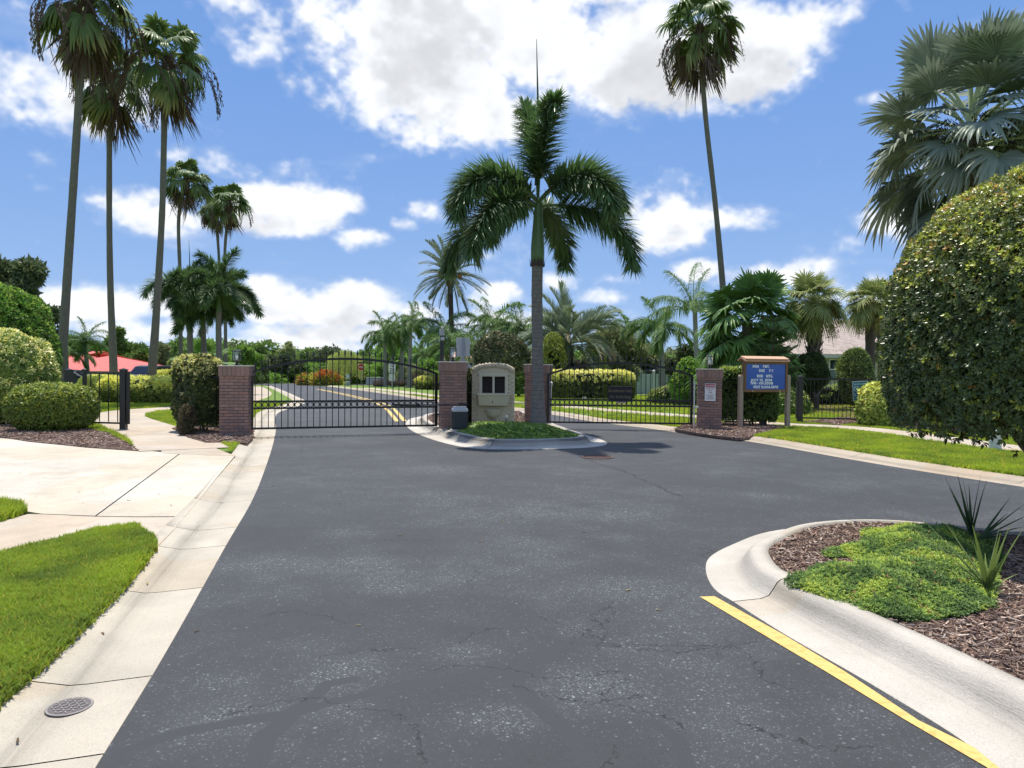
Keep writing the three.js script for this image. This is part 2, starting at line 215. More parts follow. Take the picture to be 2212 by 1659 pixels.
// concrete
function concreteTex(w, h, mx, my, flow, strength, tint = [0.51, 0.455, 0.36]) { // flow: where across (0..1) a dark run of dirt lies
  return colorTex(w, h, (x, y, o) => {
    const X = x / w * mx, Y = y / h * my, n = tileNoise(X * 1.3, Y * 1.3 + (flow ? 3 : 0), mx * 1.3, 4), f = hash(x, y), s = hash((x >> 1) + 5, y >> 1);
    let k = 0.76 + 0.42 * n + 0.18 * (tileNoise(X * 6 + 11, Y * 6, mx * 6, 3) - 0.5) - 0.05 * ss(0.45, 0.85, tileNoise(X * 2.2 + 71, Y * 2.2 + 5, mx * 2.2, 4)) + 0.2 * (f - 0.5) - (s > 0.96 ? 0.2 : 0) + (s < 0.03 ? 0.12 : 0);
    let d = 0;
    if (flow) { const v = y / h, wob = (fbm(X * 0.7 + 3, 2, 2) - 0.5) * 0.06; d = strength * (0.5 * Math.exp(-(((v - flow - wob) / 0.055) ** 2)) + 0.35 * Math.exp(-(((v - flow + 0.06) / 0.13) ** 2))) * (0.35 + 1.1 * fbm(X * 1.1 + 20, v * 46, 3)) * (0.4 + 0.9 * fbm(X * 0.6 + 50, 3, 2)); }
    const warm = ss(0.5, 0.75, tileNoise(X * 0.8 + 60, Y * 0.8, mx * 0.8, 3)) * 0.13;
    k *= 1 - Math.min(0.75, d); o[0] = tint[0] * k; o[1] = tint[1] * k * (1 - warm * 0.35); o[2] = tint[2] * k * (1 - warm * 0.8);
  });
}
const concBump = grayTex(512, 512, (x, y) => 0.55 * hash(x, y) + 0.45 * tileNoise(x / 8, y / 8, 64, 3));
const gutterMat = std(1, 1, 1, 0.9, { map: concreteTex(2048, 512, 8, 0.8, 0.46, 0.45), bumpMap: concBump, bumpScale: 0.002 });
const kerbMat = std(1, 1, 1, 0.9, { map: concreteTex(2048, 512, 8, 0.8, 0.56, 1.35, [0.54, 0.495, 0.42]), bumpMap: concBump, bumpScale: 0.003 });
const nearKerbMat = std(1, 1, 1, 0.9, { map: concreteTex(2048, 512, 8, 0.8, 0.37, 0.5, [0.545, 0.50, 0.42]), bumpMap: concBump, bumpScale: 0.004 });
const slabTex = concreteTex(1024, 1024, 5, 5, 0, 0, [0.565, 0.515, 0.42]); slabTex.repeat.set(0.2, 0.2);
const slabMat = std(1, 1, 1, 0.9, { map: slabTex });
const pathTex = concreteTex(1024, 1024, 4, 4, 0, 0, [0.51, 0.435, 0.34]); pathTex.repeat.set(0.25, 0.25);
const pathMat = std(1, 1, 1, 0.92, { map: pathTex });
// sweep a profile [[across, height]...] along part of a path; side = +1 keeps right of travel
function sweep(P, i0, i1, prof, side, span) {
  const m = new Mesher(), n = prof.length; let len = 0, row = 0;
  for (let i = i0; i <= i1; i++) {
    const T = P[Math.min(i + 1, P.length - 1)].clone().sub(P[Math.max(0, i - 1)]).normalize(), N = V3(-T.z * side, 0, T.x * side); if (i > i0) len += P[i].distanceTo(P[i - 1]);
    const pull = (i === i0 ? 1 : i === i1 ? -1 : 0) * 0.005;
    prof.forEach(([d, y]) => m.v(V3(P[i].x + N.x * d + T.x * pull, P[i].y + y, P[i].z + N.z * d + T.z * pull), (len + i0 * 0.37) / 8, d / span));
    if (row) for (let k = 0; k < n - 1; k++) { const a = (row - 1) * n + k; side > 0 ? m.q(a, a + n, a + n + 1, a + 1) : m.q(a, a + 1, a + n + 1, a + n); }
    row++;
  }
  const g = m.geo(); g.deleteAttribute('color'); return g;
}
function gutterRun(name, P, prof, side, mat, every, span = 0.8, cuts) {
  const o = struct(name); let i = 0;
  const stops = cuts || []; if (!cuts) { let l = 0; for (let k = 1; k < P.length; k++) { l += P[k].distanceTo(P[k - 1]); if (l > every) { stops.push(k); l = 0; } } }
  for (const s of [...stops, P.length - 1]) { if (s - i < 1) continue; part('kerb_slab', sweep(P, i, s, prof, side, span), mat, o); i = s; }
  return o;
}
const vee = [[-0.004, -0.05], [0, 0.003], [0.28, -0.012], [0.36, -0.012], [0.5, 0.018], [0.62, 0.05], [0.63, -0.05]];
const nearest = (P, q) => P.reduce((b, p, i) => p.distanceTo(q) < P[b].distanceTo(q) ? i : b, 0);
const cutsL = [[205, 1659], [340, 1440], [430, 1278], [486, 1182], [512, 1136], [543, 1083], [575, 1006]].map(([u, v]) => nearest(LE, G(u, v))); { let l = 0; for (let k = cutsL[cutsL.length - 1] + 1; k < LE.length; k++) { l += LE[k].distanceTo(LE[k - 1]); if (l > 3) { cutsL.push(k); l = 0; } } }
gutterRun('gutter', LE, vee, -1, gutterMat, 3, 0.8, cutsL);
const veeR = [[-0.004, -0.05], [0, 0.003], [0.22, -0.006], [0.3, -0.004], [0.42, 0.03], [0.58, 0.06], [0.6, -0.05]];
const rightKerbMat = std(1, 1, 1, 0.9, { map: concreteTex(1024, 256, 8, 0.8, 0.4, 0.35, [0.45, 0.375, 0.28]), bumpMap: concBump, bumpScale: 0.002 });
gutterRun('kerb', RE, veeR, 1, rightKerbMat, 3);
// island kerbs: a gutter apron that curls up into a rounded kerb
const islandOuter = poly([[892, 903], [878, 911], [878, 920], [899.6, 935.6], [949, 953.7], [998, 965], [1047, 970], [1143, 970.8], [1235, 968.5], [1285, 965.5], [1310, 960], [1306, 953], [1270, 941], [1225, 926], [1195, 915], [1170, 901], [1140, 894], [1030, 896], [930, 898]]);
const IO = smoothPath(islandOuter, 0.2, true);
const rise = [[-0.004, -0.05], [0, 0.004], [0.26, 0.012], [0.34, 0.03], [0.38, 0.07], [0.42, 0.115], [0.46, 0.138], [0.52, 0.148], [0.62, 0.15], [0.63, 0.05]];
gutterRun('kerb', IO, rise, -1, kerbMat, 2.4);
const bedOuter = poly([[2420, 1880], [2300, 1775], [2154, 1659], [2078.3, 1599], [1889.4, 1482], [1693, 1368.6], [1589, 1302.5], [1545.6, 1274], [1525, 1232], [1534, 1204], [1587, 1175], [1662.7, 1149], [1776, 1137]]).concat([G(1905, 1138), G(2138, 1160), G(2260, 1176), G(2600, 1205), G(3200, 1255)]);
const BO = smoothPath(bedOuter, 0.06);
const bedCut = [nearest(BO, G(1585, 1300)), nearest(BO, G(2230, 1716))];
gutterRun('kerb', BO, rise.map(([d, y]) => [d * 0.74, y * 0.96]), 1, nearKerbMat, 3, 0.8, [...bedCut.sort((a, b) => a - b), nearest(BO, G(1776, 1137)), nearest(BO, G(2260, 1176))].filter((v, i, a) => !i || v > a[i - 1]));
const inset = (P, d, side = 1) => P.map((p, i) => { const n = P.length, T = P[(i + 1) % n].clone().sub(P[(i - 1 + n) % n]).normalize(); return V3(p.x - T.z * side * d, 0, p.z + T.x * side * d); });
const bedIn = (() => { const o = BO.map((p, i) => { const T = BO[Math.min(i + 1, BO.length - 1)].clone().sub(BO[Math.max(0, i - 1)]).normalize(); return V3(p.x - T.z * 0.455, 0, p.z + T.x * 0.455); }); return o.filter((p, i) => i % 3 === 0); })();
const islandIn = inset(IO, 0.62, -1).filter((p, i) => i % 2 === 0);

// driveway slabs and walks
const drive = struct('driveway'), driveLift = (x, z) => 0.024 * ss(10.5, 12.2, -z);
part('concrete_slab', sheet(poly([[-900, 930], [-300, 940], [0, 948.5], [190, 968], [308, 975.5], [351, 979.5], [387, 983], [205, 1114], [90, 1109.5], [55, 1104], [42, 1091], [0, 1086], [-300, 1055], [-900, 1040]], 0.035), 0.035, 0.06, driveLift), slabMat, drive);
part('concrete_slab', sheet(poly([[389.6, 983.2], [508, 986.5], [399, 1115], [300, 1115.5], [208.5, 1114.6]], 0.035), 0.035, 0.06, driveLift), slabMat, drive);
const walkNear = struct('sidewalk', sheet(poly([[-700, 1190], [-300, 1165], [0, 1127], [60, 1110.5], [95, 1111], [205, 1116], [300, 1117.4], [398.5, 1117], [372, 1148], [338, 1183], [334, 1160], [290, 1133], [200, 1146], [0, 1196], [-300, 1290], [-700, 1420]], 0.03), 0.03), pathMat);
function ribbonWalk(name, line, width, y, mat, piece) {
  const P = smoothPath(line, 0.3), o = struct(name); let i = 0, l = 0;
  for (let k = 1; k < P.length; k++) { l += P[k].distanceTo(P[k - 1]); if (l > piece || k === P.length - 1) { const g = sweep(P, i, k, [[-width / 2 - 0.002, -0.07], [-width / 2, 0], [width / 2, 0], [width / 2 + 0.002, -0.07]], 1, 1); const p = g.attributes.position; for (let q = 0; q < p.count; q++) { const dist = name === 'footpath' && line[0].x < 0 ? Math.hypot(p.getX(q) - P[0].x, p.getZ(q) - P[0].z) : 9; p.setY(q, p.getY(q) + y - P[0].y - 0.006 * ss(1.6, 0, dist)); g.attributes.uv.setXY(q, p.getX(q), p.getZ(q)); } part('concrete_slab', g, mat, o); i = k; l = 0; } }
  return P;
}
struct('footpath', sheet(poly([[352.5, 979], [345, 970], [352, 962], [448, 960], [476, 972], [508, 984.5], [448, 983]], 0.062), 0.062), pathMat);
const walkL = ribbonWalk('footpath', [[400, 970], [384, 958], [352, 938], [292, 917], [254, 901], [262, 893], [310, 885.5], [368, 882], [440, 875], [520, 864], [556, 852], [556, 843], [545, 835]].map(([u, v]) => G(u, v, 0.07)), 1.5, 0.07, pathMat, 1.5);
const walkR = ribbonWalk('footpath', [[2700, 1003], [2420, 986], [2212, 970], [1946, 935], [1816, 922], [1712, 917.5], [1653, 913.5], [1570, 906], [1487, 898.5], [1400, 892.5], [1311, 885.5], [1180, 874.5], [1020, 862], [946, 855.5], [860, 845], [790, 838]].map(([u, v]) => G(u, v, 0.075)), 1.15, 0.075, pathMat, 1.6);

// ground, lawns
const grassTex = colorTex(1024, 1024, (x, y, o) => { const n = tileNoise(x / 16, y / 16, 64, 4), f = hash(x, y), st = tileNoise(x / 3, y / 9 + 50, 1024 / 9, 2), k = 0.55 + 0.6 * n + 0.45 * (f - 0.5) + 0.3 * (st - 0.5); o[0] = 0.165 * k * (1 + 0.5 * (n - 0.5)); o[1] = 0.265 * k; o[2] = 0.035 * k; });
grassTex.repeat.set(0.35, 0.35);
const grassMat = std(1, 1, 1, 0.95, { map: grassTex, bumpMap: noiseBump, bumpScale: 0.02 });
{ const g = new THREE.PlaneGeometry(1600, 1600, 200, 200).rotateX(-Math.PI / 2), p = g.attributes.position, uv = g.attributes.uv;
  for (let i = 0; i < p.count; i++) { const x = p.getX(i), z = p.getZ(i); p.setY(i, terr(x, z) - 0.06); uv.setXY(i, x, z); } g.computeVertexNormals(); struct('ground', g, grassMat); }
const off = (P, d) => P.map((p, i) => { const T = P[Math.min(i + 1, P.length - 1)].clone().sub(P[Math.max(0, i - 1)]).normalize(); return V3(p.x - T.z * d, 0, p.z + T.x * d); });
const leBack = off(LE, -0.62), reBack = off(RE, 0.59);
const iDrive = nearest(LE, G(592, 950)) - 4;
const lawnLeftPoly = [G(500, 981), ...leBack.slice(iDrive).filter((p, i) => i % 2 === 0), G(430, 832), V3(-31, 0, -50), V3(-38, 0, -40), V3(-38, 0, -17), G(-900, 929), ...poly([[-300, 939.5], [0, 947.5], [190, 967], [308, 974.5], [351, 978.5], [395, 981]])];
const lawnRightPoly = [...reBack.filter((p, i) => i % 2 === 0), V3(-20, 0, -72), V3(40, 0, -72), V3(40, 0, -8)];
struct('lawn', sheet(lawnLeftPoly, 0.05), grassMat); struct('lawn', sheet(lawnRightPoly, 0.055), grassMat);
const lawnFrontPoly = [...poly([[-700, 1428], [-300, 1296], [0, 1198], [200, 1148], [290, 1135.5], [331, 1161], [334, 1185], [255, 1280], [107, 1425], [0, 1515], [-110, 1610], [-420, 1800], [-800, 1800]], 0.04)];
const lawnBitPoly = poly([[-400, 1060], [-100, 1082], [0, 1088], [40, 1093], [53, 1105], [45, 1110], [0, 1125], [-300, 1160]], 0.04);
struct('lawn', sheet(lawnFrontPoly, 0.03), std(0.09, 0.075, 0.05, 1)); struct('lawn', sheet(lawnBitPoly, 0.035), std(0.09, 0.075, 0.05, 1));
// mulch beds
const mulchTex = colorTex(1024, 1024, (x, y, o) => { const a = tileNoise(x / 5, y / 14 + 20, 1024 / 14, 2), b = tileNoise(x / 13 + 9, y / 4, 1024 / 13, 2), k = 0.35 + 1.1 * Math.max(a, b) ** 2 + 0.3 * (hash(x, y) - 0.5); o[0] = 0.20 * k; o[1] = 0.132 * k; o[2] = 0.10 * k; });
mulchTex.repeat.set(0.5, 0.5);
const mulchMat = std(1, 1, 1, 1, { map: mulchTex, bumpMap: noiseBump, bumpScale: 0.02 });
const bedL = poly([[-500, 930], [0, 943], [60, 953], [190, 966], [300, 973.5], [276, 957], [232, 935], [190, 926], [120, 915], [-500, 905]], 0.07);
const bedPillarL = poly([[372, 926], [405, 945], [445, 956.5], [490, 956], [534, 957], [546, 945], [548, 930], [500, 922], [400, 918]], 0.07);
const bedPillarR = poly([[1458, 927], [1500, 934.5], [1516, 937], [1545, 941], [1598, 946.5], [1650, 936], [1697, 923.5], [1655, 916.8], [1600, 912], [1480, 915]], 0.075);
const bedFence = poly([[1727, 911.5], [1815, 918.2], [1850, 914], [1960, 925], [2080, 934], [2300, 950], [2300, 900], [2080, 886], [1900, 874], [1800, 869], [1730, 870], [1690, 876], [1722, 888], [1800, 893], [1830, 899], [1790, 905]], 0.08);
[[bedL, 0.075], [bedPillarL, 0.075], [bedPillarR, 0.078], [bedFence, 0.085]].forEach(([P, y]) => struct('mulch_bed', sheet(P, y), mulchMat));
const inBeds = (x, z) => pip(bedL, x, z) || pip(bedPillarL, x, z) || pip(bedPillarR, x, z) || pip(bedFence, x, z);
const onWalk = (x, z) => { for (const [P, w] of [[walkL, 0.76], [walkR, 0.6]]) for (const p of P) if (Math.hypot(p.x - x, p.z - z) < w) return true; return false; };
// grass blades
function tuft(n, h, spread, seed) { const r = rng(seed), m = new Mesher(); for (let i = 0; i < n; i++) { const a = r() * 6.283, x = (r() - 0.5) * spread, z = (r() - 0.5) * spread, H = h * (0.55 + 0.6 * r()), lean = 0.25 + 0.75 * r(), w = 0.0022 + 0.0022 * r() + h * 0.018, ca = Math.cos(a), sa = Math.sin(a); const k = 0.75 + 0.5 * r(); m.col = [k * (0.9 + 0.3 * r()), k, k]; const P = (t, s) => V3(x + ca * lean * H * t * t - sa * w * s, H * (t - 0.28 * lean * t * t), z + sa * lean * H * t * t + ca * w * s); const a0 = m.v(P(0, 1)), a1 = m.v(P(0, -1)), b0 = m.v(P(0.55, 0.8)), b1 = m.v(P(0.55, -0.8)), c = m.v(P(1, 0)); m.q(a0, a1, b1, b0); m.t(b0, b1, c); } return m.geo(); }
const bladeMat = leafy(0.255, 0.355, 0.034, 0.0, 0.4, { vertexColors: true });
function sow(P, perM, y, h, seed, skip, tone = 1, tint = [1, 1, 1]) {
  const r = rng(seed), b = new THREE.Box2(); P.forEach((p) => b.expandByPoint(new THREE.Vector2(p.x, p.z))); const n = Math.round((b.max.x - b.min.x) * (b.max.y - b.min.y) * perM), list = [];
  const q = new THREE.Quaternion(), e = new THREE.Euler();
  for (let i = 0; i < n; i++) { const x = lerp(b.min.x, b.max.x, r()), z = lerp(b.min.y, b.max.y, r()); if (!pip(P, x, z) || (skip && skip(x, z))) continue; const c = fbm(x * 2.2, z * 2.2, 3), s = 0.75 + 0.55 * r() + 0.3 * (c - 0.5); e.set((r() - 0.5) * 0.4, r() * 6.28, (r() - 0.5) * 0.4); const dry = r() < 0.05; list.push({ m: new THREE.Matrix4().compose(V3(x, y, z), q.setFromEuler(e), V3(s, s, s)), c: new THREE.Color().setRGB((dry ? 1.8 : 0.42 + 1.05 * c) * tone * tint[0], (dry ? 1.1 : 0.48 + 0.85 * c) * tone * tint[1], (dry ? 1.6 : 0.9) * tone * tint[2]) }); }
  return scatter('grass', tuft(9, h, 0.05, seed), bladeMat, list);
}
sow(clip(lawnFrontPoly, (p) => p.x + 4.6), 6500, 0.025, 0.06, 11);
sow(clip(lawnBitPoly, (p) => p.x + 7), 2600, 0.03, 0.09, 12);
const lawnRightNear = clip(clip(lawnRightPoly, (p) => p.z + 24), (p) => 12 - p.x), lawnRightFar = clip(clip(clip(lawnRightPoly, (p) => -24 - p.z), (p) => p.z + 42), (p) => p.x + 8 > 0 && p.x < 9 ? 1 : -1);
sow(lawnRightNear, 620, 0.05, 0.075, 13, (x, z) => inBeds(x, z) || onWalk(x, z) || x > -z * 0.78 + 0.6, 1.12);
sow(lawnRightPoly, 50, 0.05, 0.11, 14, (x, z) => z > -24 || z < -45 || Math.abs(x + z * 0.0) > -z * 0.5 || onWalk(x, z), 1.12);
sow(lawnLeftPoly, 260, 0.045, 0.085, 15, (x, z) => z < -32 || x < z * 0.75 || inBeds(x, z) || onWalk(x, z), 1.05);
// bark chips
const chipGeo = (() => { const g = box(1, 0.35, 0.28), p = g.attributes.position; for (let i = 0; i < p.count; i++) if (p.getX(i) > 0) p.setZ(i, p.getZ(i) * 0.4); return g; })();
const chipMat = std(1, 1, 1, 0.95, { bumpMap: noiseBump, bumpScale: 0.002 });
const chipTones = [[0.31, 0.20, 0.142], [0.20, 0.122, 0.085], [0.43, 0.315, 0.235], [0.10, 0.062, 0.048], [0.58, 0.46, 0.36]];
function chips(P, perM, y, size, seed, skip, lift) {
  const r = rng(seed), b = new THREE.Box2(); P.forEach((p) => b.expandByPoint(new THREE.Vector2(p.x, p.z))); const n = Math.round((b.max.x - b.min.x) * (b.max.y - b.min.y) * perM), list = [], q = new THREE.Quaternion(), e = new THREE.Euler();
  for (let i = 0; i < n; i++) { const x = lerp(b.min.x, b.max.x, r()), z = lerp(b.min.y, b.max.y, r()); if (!pip(P, x, z) || (skip && skip(x, z))) continue; const L = size * (0.4 + 1.1 * r()); e.set((r() - 0.5) * 0.7, r() * 6.28, (r() - 0.5) * 0.5); const t = chipTones[Math.floor(r() ** 1.5 * 5)]; const k = 0.7 + 0.6 * r(); list.push({ m: new THREE.Matrix4().compose(V3(x, y + (lift ? lift(x, z) : 0) + r() * 0.012, z), q.setFromEuler(e), V3(L, L * (0.12 + 0.3 * r()), L * (0.3 + 0.6 * r()))), c: new THREE.Color().setRGB(t[0] * k, t[1] * k, t[2] * k) }); }
  return scatter('bark_chips', chipGeo, chipMat, list);
}
chips(bedL, 260, 0.082, 0.07, 21, (x) => x < -14); chips(bedPillarL, 500, 0.082, 0.065, 22); chips(bedPillarR, 420, 0.085, 0.07, 23); chips(bedFence, 160, 0.092, 0.08, 24, (x) => x > 17);
struct('mulch_bed', sheet(bedIn, 0.115, 0.05), mulchMat);
chips(clip(clip(bedIn, (p) => p.z + 7.5), (p) => 5.2 - p.x), 2600, 0.12, 0.045, 25);
{ const r = rng(27), list = [], q = new THREE.Quaternion(); const add = (x, y, z) => { const s = 0.02 + 0.025 * r(), c = [[0.2, 0.11, 0.05], [0.12, 0.08, 0.04], [0.26, 0.22, 0.06], [0.10, 0.13, 0.03]][Math.floor(r() * 4)]; q.setFromEuler(new THREE.Euler((r() - 0.5) * 0.2, r() * 6.28, (r() - 0.5) * 0.2)); list.push({ m: new THREE.Matrix4().compose(V3(x, y, z), q.clone(), V3(s, s * 0.12, s * 1.3)), c: new THREE.Color().setRGB(...c) }); };
  for (let k = 0; k < 40; k++) add(-2.6 - 5 * r(), 0.045, -7.8 - 3.5 * r()); for (let k = 0; k < 30; k++) { const i = Math.floor(r() * LE.length * 0.5), p = leBack[i]; add(p.x + 0.2 + 0.16 * r(), 0.002, p.z); } for (let k = 0; k < 45; k++) add(-3 + 8 * r(), 0.006, -4 - 12 * r()); scatter('fallen_leaves', chipGeo, chipMat, list).userData.label = 'small dry leaves and bits lying on the driveway, gutter and road'; }
struct('mulch_bed', sheet(islandIn, 0.13, 0.05), mulchMat); chips(clip(islandIn, (p) => -17.2 - p.z), 300, 0.136, 0.06, 26);
// ---------------------------------------------------------------- brick pillars
function brickGeo(w, h, d) { return rbox(w, h, d, 0.004); }
const brickShapes = { full: brickGeo(0.198, 0.058, 0.04), half: brickGeo(0.0965, 0.058, 0.04), cap: brickGeo(0.0885, 0.2, 0.04) };
function pillar(corner, turn, label, seed, sides = [0, 1, 3]) { // corner: where its front face is centred on the ground
  const o = thing('brick_pillar', label, 'pillar', corner, turn), r = rng(seed), W = 0.61;
  part('mortar_core', box(W - 0.034, 1.4, W - 0.034, 0, 0.7, -W / 2), M.mortar, o);
  for (const s of sides) {
    const face = (x, y, kind, proud) => { const b = part(kind === 'cap' ? 'cap_brick' : 'brick', brickShapes[kind], M.bricks[Math.floor(r() * 5)], o), a = s * Math.PI / 2, d = W / 2 - 0.02 + proud + (r() - 0.5) * 0.004; b.position.set(Math.cos(a) * x + Math.sin(a) * d, y, -W / 2 + Math.cos(a) * d - Math.sin(a) * x); b.rotation.y = a; };
    const cut = s === 0 ? 0 : 0.022;
    for (let c = 0; c < 20; c++) { const y = 0.035 + c * 0.068; if ((c & 1) ^ (s & 1)) { face(-0.2565 + cut / 2, y, 'half', 0); face(-0.1015, y, 'full', 0); face(0.1015, y, 'full', 0); face(0.2565 - cut / 2, y, 'half', 0); } else for (const x of [-0.203, 0, 0.203]) face(x * (1 - cut * 0.6), y, 'full', 0); }
    for (let k = 0; k < 7; k++) face((k - 3) * 0.0925, 1.46, 'cap', 0.022);
  }
  part('mortar_core', box(W + 0.02, 0.19, W + 0.02, 0, 1.46, -W / 2), M.mortar, o);
  part('coping', rbox(W + 0.075, 0.028, W + 0.075, 0.008, 0, 1.578, -W / 2), M.coping, o);
  return o;
}
const P1 = pillar(at(505, 942, 15.95).setY(0.0), 0.16, 'brick pillar beside the left footpath, at the hinge end of the left gate', 31);
const P2 = pillar(at(980, 925, 17.35).setY(0.14), 0.18, 'brick pillar between the left gate and the stone fountain, behind the gate opener', 32);
const P3 = pillar(at(1156, 910, 19.7).setY(0.12), -0.28, 'brick pillar right of the stone fountain, half hidden by the foxtail palm trunk', 33);
const P4 = pillar(at(1532, 931, 18.85).setY(0.03), -0.22, 'brick pillar with the red and white caution sign on its face', 34);
function lantern(p, label) {
  const o = thing('pillar_lantern', label, 'lantern', p);
  part('base', new THREE.LatheGeometry([[0, 0], [0.07, 0], [0.072, 0.012], [0.045, 0.022], [0.028, 0.04], [0.024, 0.06], [0.034, 0.07], [0.03, 0.085], [0.05, 0.1], [0.075, 0.108]].map(([x, y]) => new THREE.Vector2(x, y)), 16), M.black, o);
  for (const [x, z] of [[1, 1], [1, -1], [-1, 1], [-1, -1]]) part('frame_bar', box(0.012, 0.2, 0.012, x * 0.072, 0.208, z * 0.072), M.black, o);
  for (const [x, z, a] of [[0, 0.07, 0], [0, -0.07, 0], [0.07, 0, 1.5708], [-0.07, 0, 1.5708]]) part('pane', box(0.13, 0.19, 0.003, x, 0.208, z, 0, a), M.glass, o);
  part('bulb', new THREE.LatheGeometry([[0, 0.12], [0.016, 0.12], [0.016, 0.15], [0.03, 0.19], [0.032, 0.21], [0.02, 0.235], [0, 0.243]].map(([x, y]) => new THREE.Vector2(x, y)), 12), M.bulb, o);
  part('roof', merge([box(0.19, 0.014, 0.19, 0, 0.315, 0), new THREE.ConeGeometry(0.115, 0.035, 4).rotateY(Math.PI / 4).translate(0, 0.339, 0)]), M.black, o);
}
for (const [P, l] of [[P1, 'black glass lantern on the brick pillar beside the left footpath'], [P2, 'black glass lantern on the pillar left of the fountain, under the camera pole'], [P3, 'black glass lantern just left of the foxtail palm trunk, on the pillar behind it'], [P4, 'black glass lantern on the pillar with the caution sign']]) lantern(P.localToWorld(V3(0.0, 1.592, -0.3)), l);

// ---------------------------------------------------------------- gates
function gate(A, B, label, H = 1.27, rise = 0.34) {
  const L = A.distanceTo(B), turn = -Math.atan2(B.z - A.z, B.x - A.x), o = thing('iron_gate', label, 'gate', A, turn), n = 30, step = (L - 0.06) / n, arch = (x) => H + rise * (1 - ((2 * x / L - 1) ** 2)) ** 0.9;
  for (const x of [0.03, L - 0.03]) part('post', box(0.065, arch(x) , 0.05, x, arch(x) / 2, 0), M.black, o);
  part('bottom_rail', box(L - 0.13, 0.045, 0.04, L / 2, 0.025, 0), M.black, o);
  for (const y of [0.475, 0.63]) part('rail', box(L - 0.13, 0.042, 0.038, L / 2, y, 0), M.black, o);
  const top = new Mesher(), sh = []; for (let k = 0; k <= 40; k++) { const x = L * k / 40; sh.push([x, arch(x)]); }
  for (const [x, y] of sh) for (const [dy, dz] of [[0.026, 0.024], [0.026, -0.024], [-0.026, -0.024], [-0.026, 0.024]]) top.v(V3(x, y + dy, dz));
  for (let k = 0; k < 40; k++) for (let s = 0; s < 4; s++) { const a = k * 4 + s, b = k * 4 + (s + 1) % 4; top.q(a, b, b + 4, a + 4); } top.q(0, 1, 2, 3); top.q(160, 161, 162, 163);
  part('arched_rail', top.geo().toNonIndexed(), M.black, o).geometry.computeVertexNormals();
  const spear = new THREE.LatheGeometry([[0.010, 0], [0.010, 0.07], [0.021, 0.078], [0.021, 0.09], [0.012, 0.097], [0.022, 0.12], [0.014, 0.16], [0, 0.2]].map(([x, y]) => new THREE.Vector2(x, y)), 8), ring = new THREE.TorusGeometry(0.056, 0.0085, 6, 20);
  for (let k = 0; k < n; k++) { const x = 0.03 + step * (k + 0.5), h = arch(x) + 0.02; const pk = part('picket', box(0.018, h, 0.018, x, h / 2, 0), M.black, o); const f = part('finial', spear, M.black, pk); f.position.set(x, h - 0.005, 0); }
  for (let k = 0; k < n - 1; k++) { const m = part('ring', ring, M.black, o); m.position.set(0.03 + step * (k + 1), 0.553, 0); }
  return o;
}
const GA = at(541, 800, 16.35).setY(0.16), GB = at(945, 800, 17.85).setY(0.13), GC = at(1182, 800, 19.5).setY(0.15), GD = at(1497, 800, 19.3).setY(0.14);
const gateL = gate(GA, GB, 'black arched iron gate closing the left lane, without any sign on it'), gateR = gate(GC, GD, 'black arched iron gate on the right carrying the black residents sign');
for (const [g, p, P, x] of [[gateL, GA, P1, 0.3], [gateL, GB, P2, -0.3], [gateR, GC, P3, 0.3], [gateR, GD, P4, -0.3]]) { g.updateMatrixWorld(); const inv = g.matrixWorld.clone().invert(); for (const y of [0.45, 1.2]) { const m = new Mesher(); m.tube([p.clone().setY(y), P.localToWorld(V3(x, 0, -0.3)).setY(y)], 0.022, 8); part('hinge', m.geo().applyMatrix4(inv), M.black, g); } }
{ // the residents sign
  const tex = printed(512, 340, (x, w, h) => { x.fillStyle = '#0b0b12'; x.fillRect(0, 0, w, h); x.strokeStyle = '#4d4436'; x.lineWidth = 3; x.strokeRect(10, 10, w - 20, h - 20); x.fillStyle = '#8d7a58'; x.textAlign = 'center'; x.font = 'italic 76px serif'; x.fillText('Residents Only', w / 2, 128); x.fillText('No Soliciting', w / 2, 262); });
  const c = at(1340, 851, 19.32), o = thing('gate_sign', 'black sign with curly gold lettering fixed to the middle of the right gate', 'sign', c, gateR.rotation.y);
  part('board', rbox(0.63, 0.41, 0.012, 0.005), M.blackRough, o);
  const pl = part('lettering', new THREE.PlaneGeometry(0.62, 0.40).translate(0, 0, 0.0085), std(1, 1, 1, 0.5, { map: tex }), o);
  const c2 = at(1341, 869.5, 19.27), rb = thing('striped_sticker', 'small red and white striped strip under the black sign on the gate', 'sticker', c2, gateR.rotation.y);
  const st = printed(256, 48, (x, w, h) => { x.fillStyle = '#d8d2c8'; x.fillRect(0, 0, w, h); x.fillStyle = '#8a2a26'; for (let k = -2; k < 18; k++) { x.beginPath(); x.moveTo(k * 20, h); x.lineTo(k * 20 + 10, h); x.lineTo(k * 20 + 24, 0); x.lineTo(k * 20 + 14, 0); x.fill(); } });
  part('strip', new THREE.BoxGeometry(0.26, 0.04, 0.004), std(1, 1, 1, 0.5, { map: st }), rb);
}
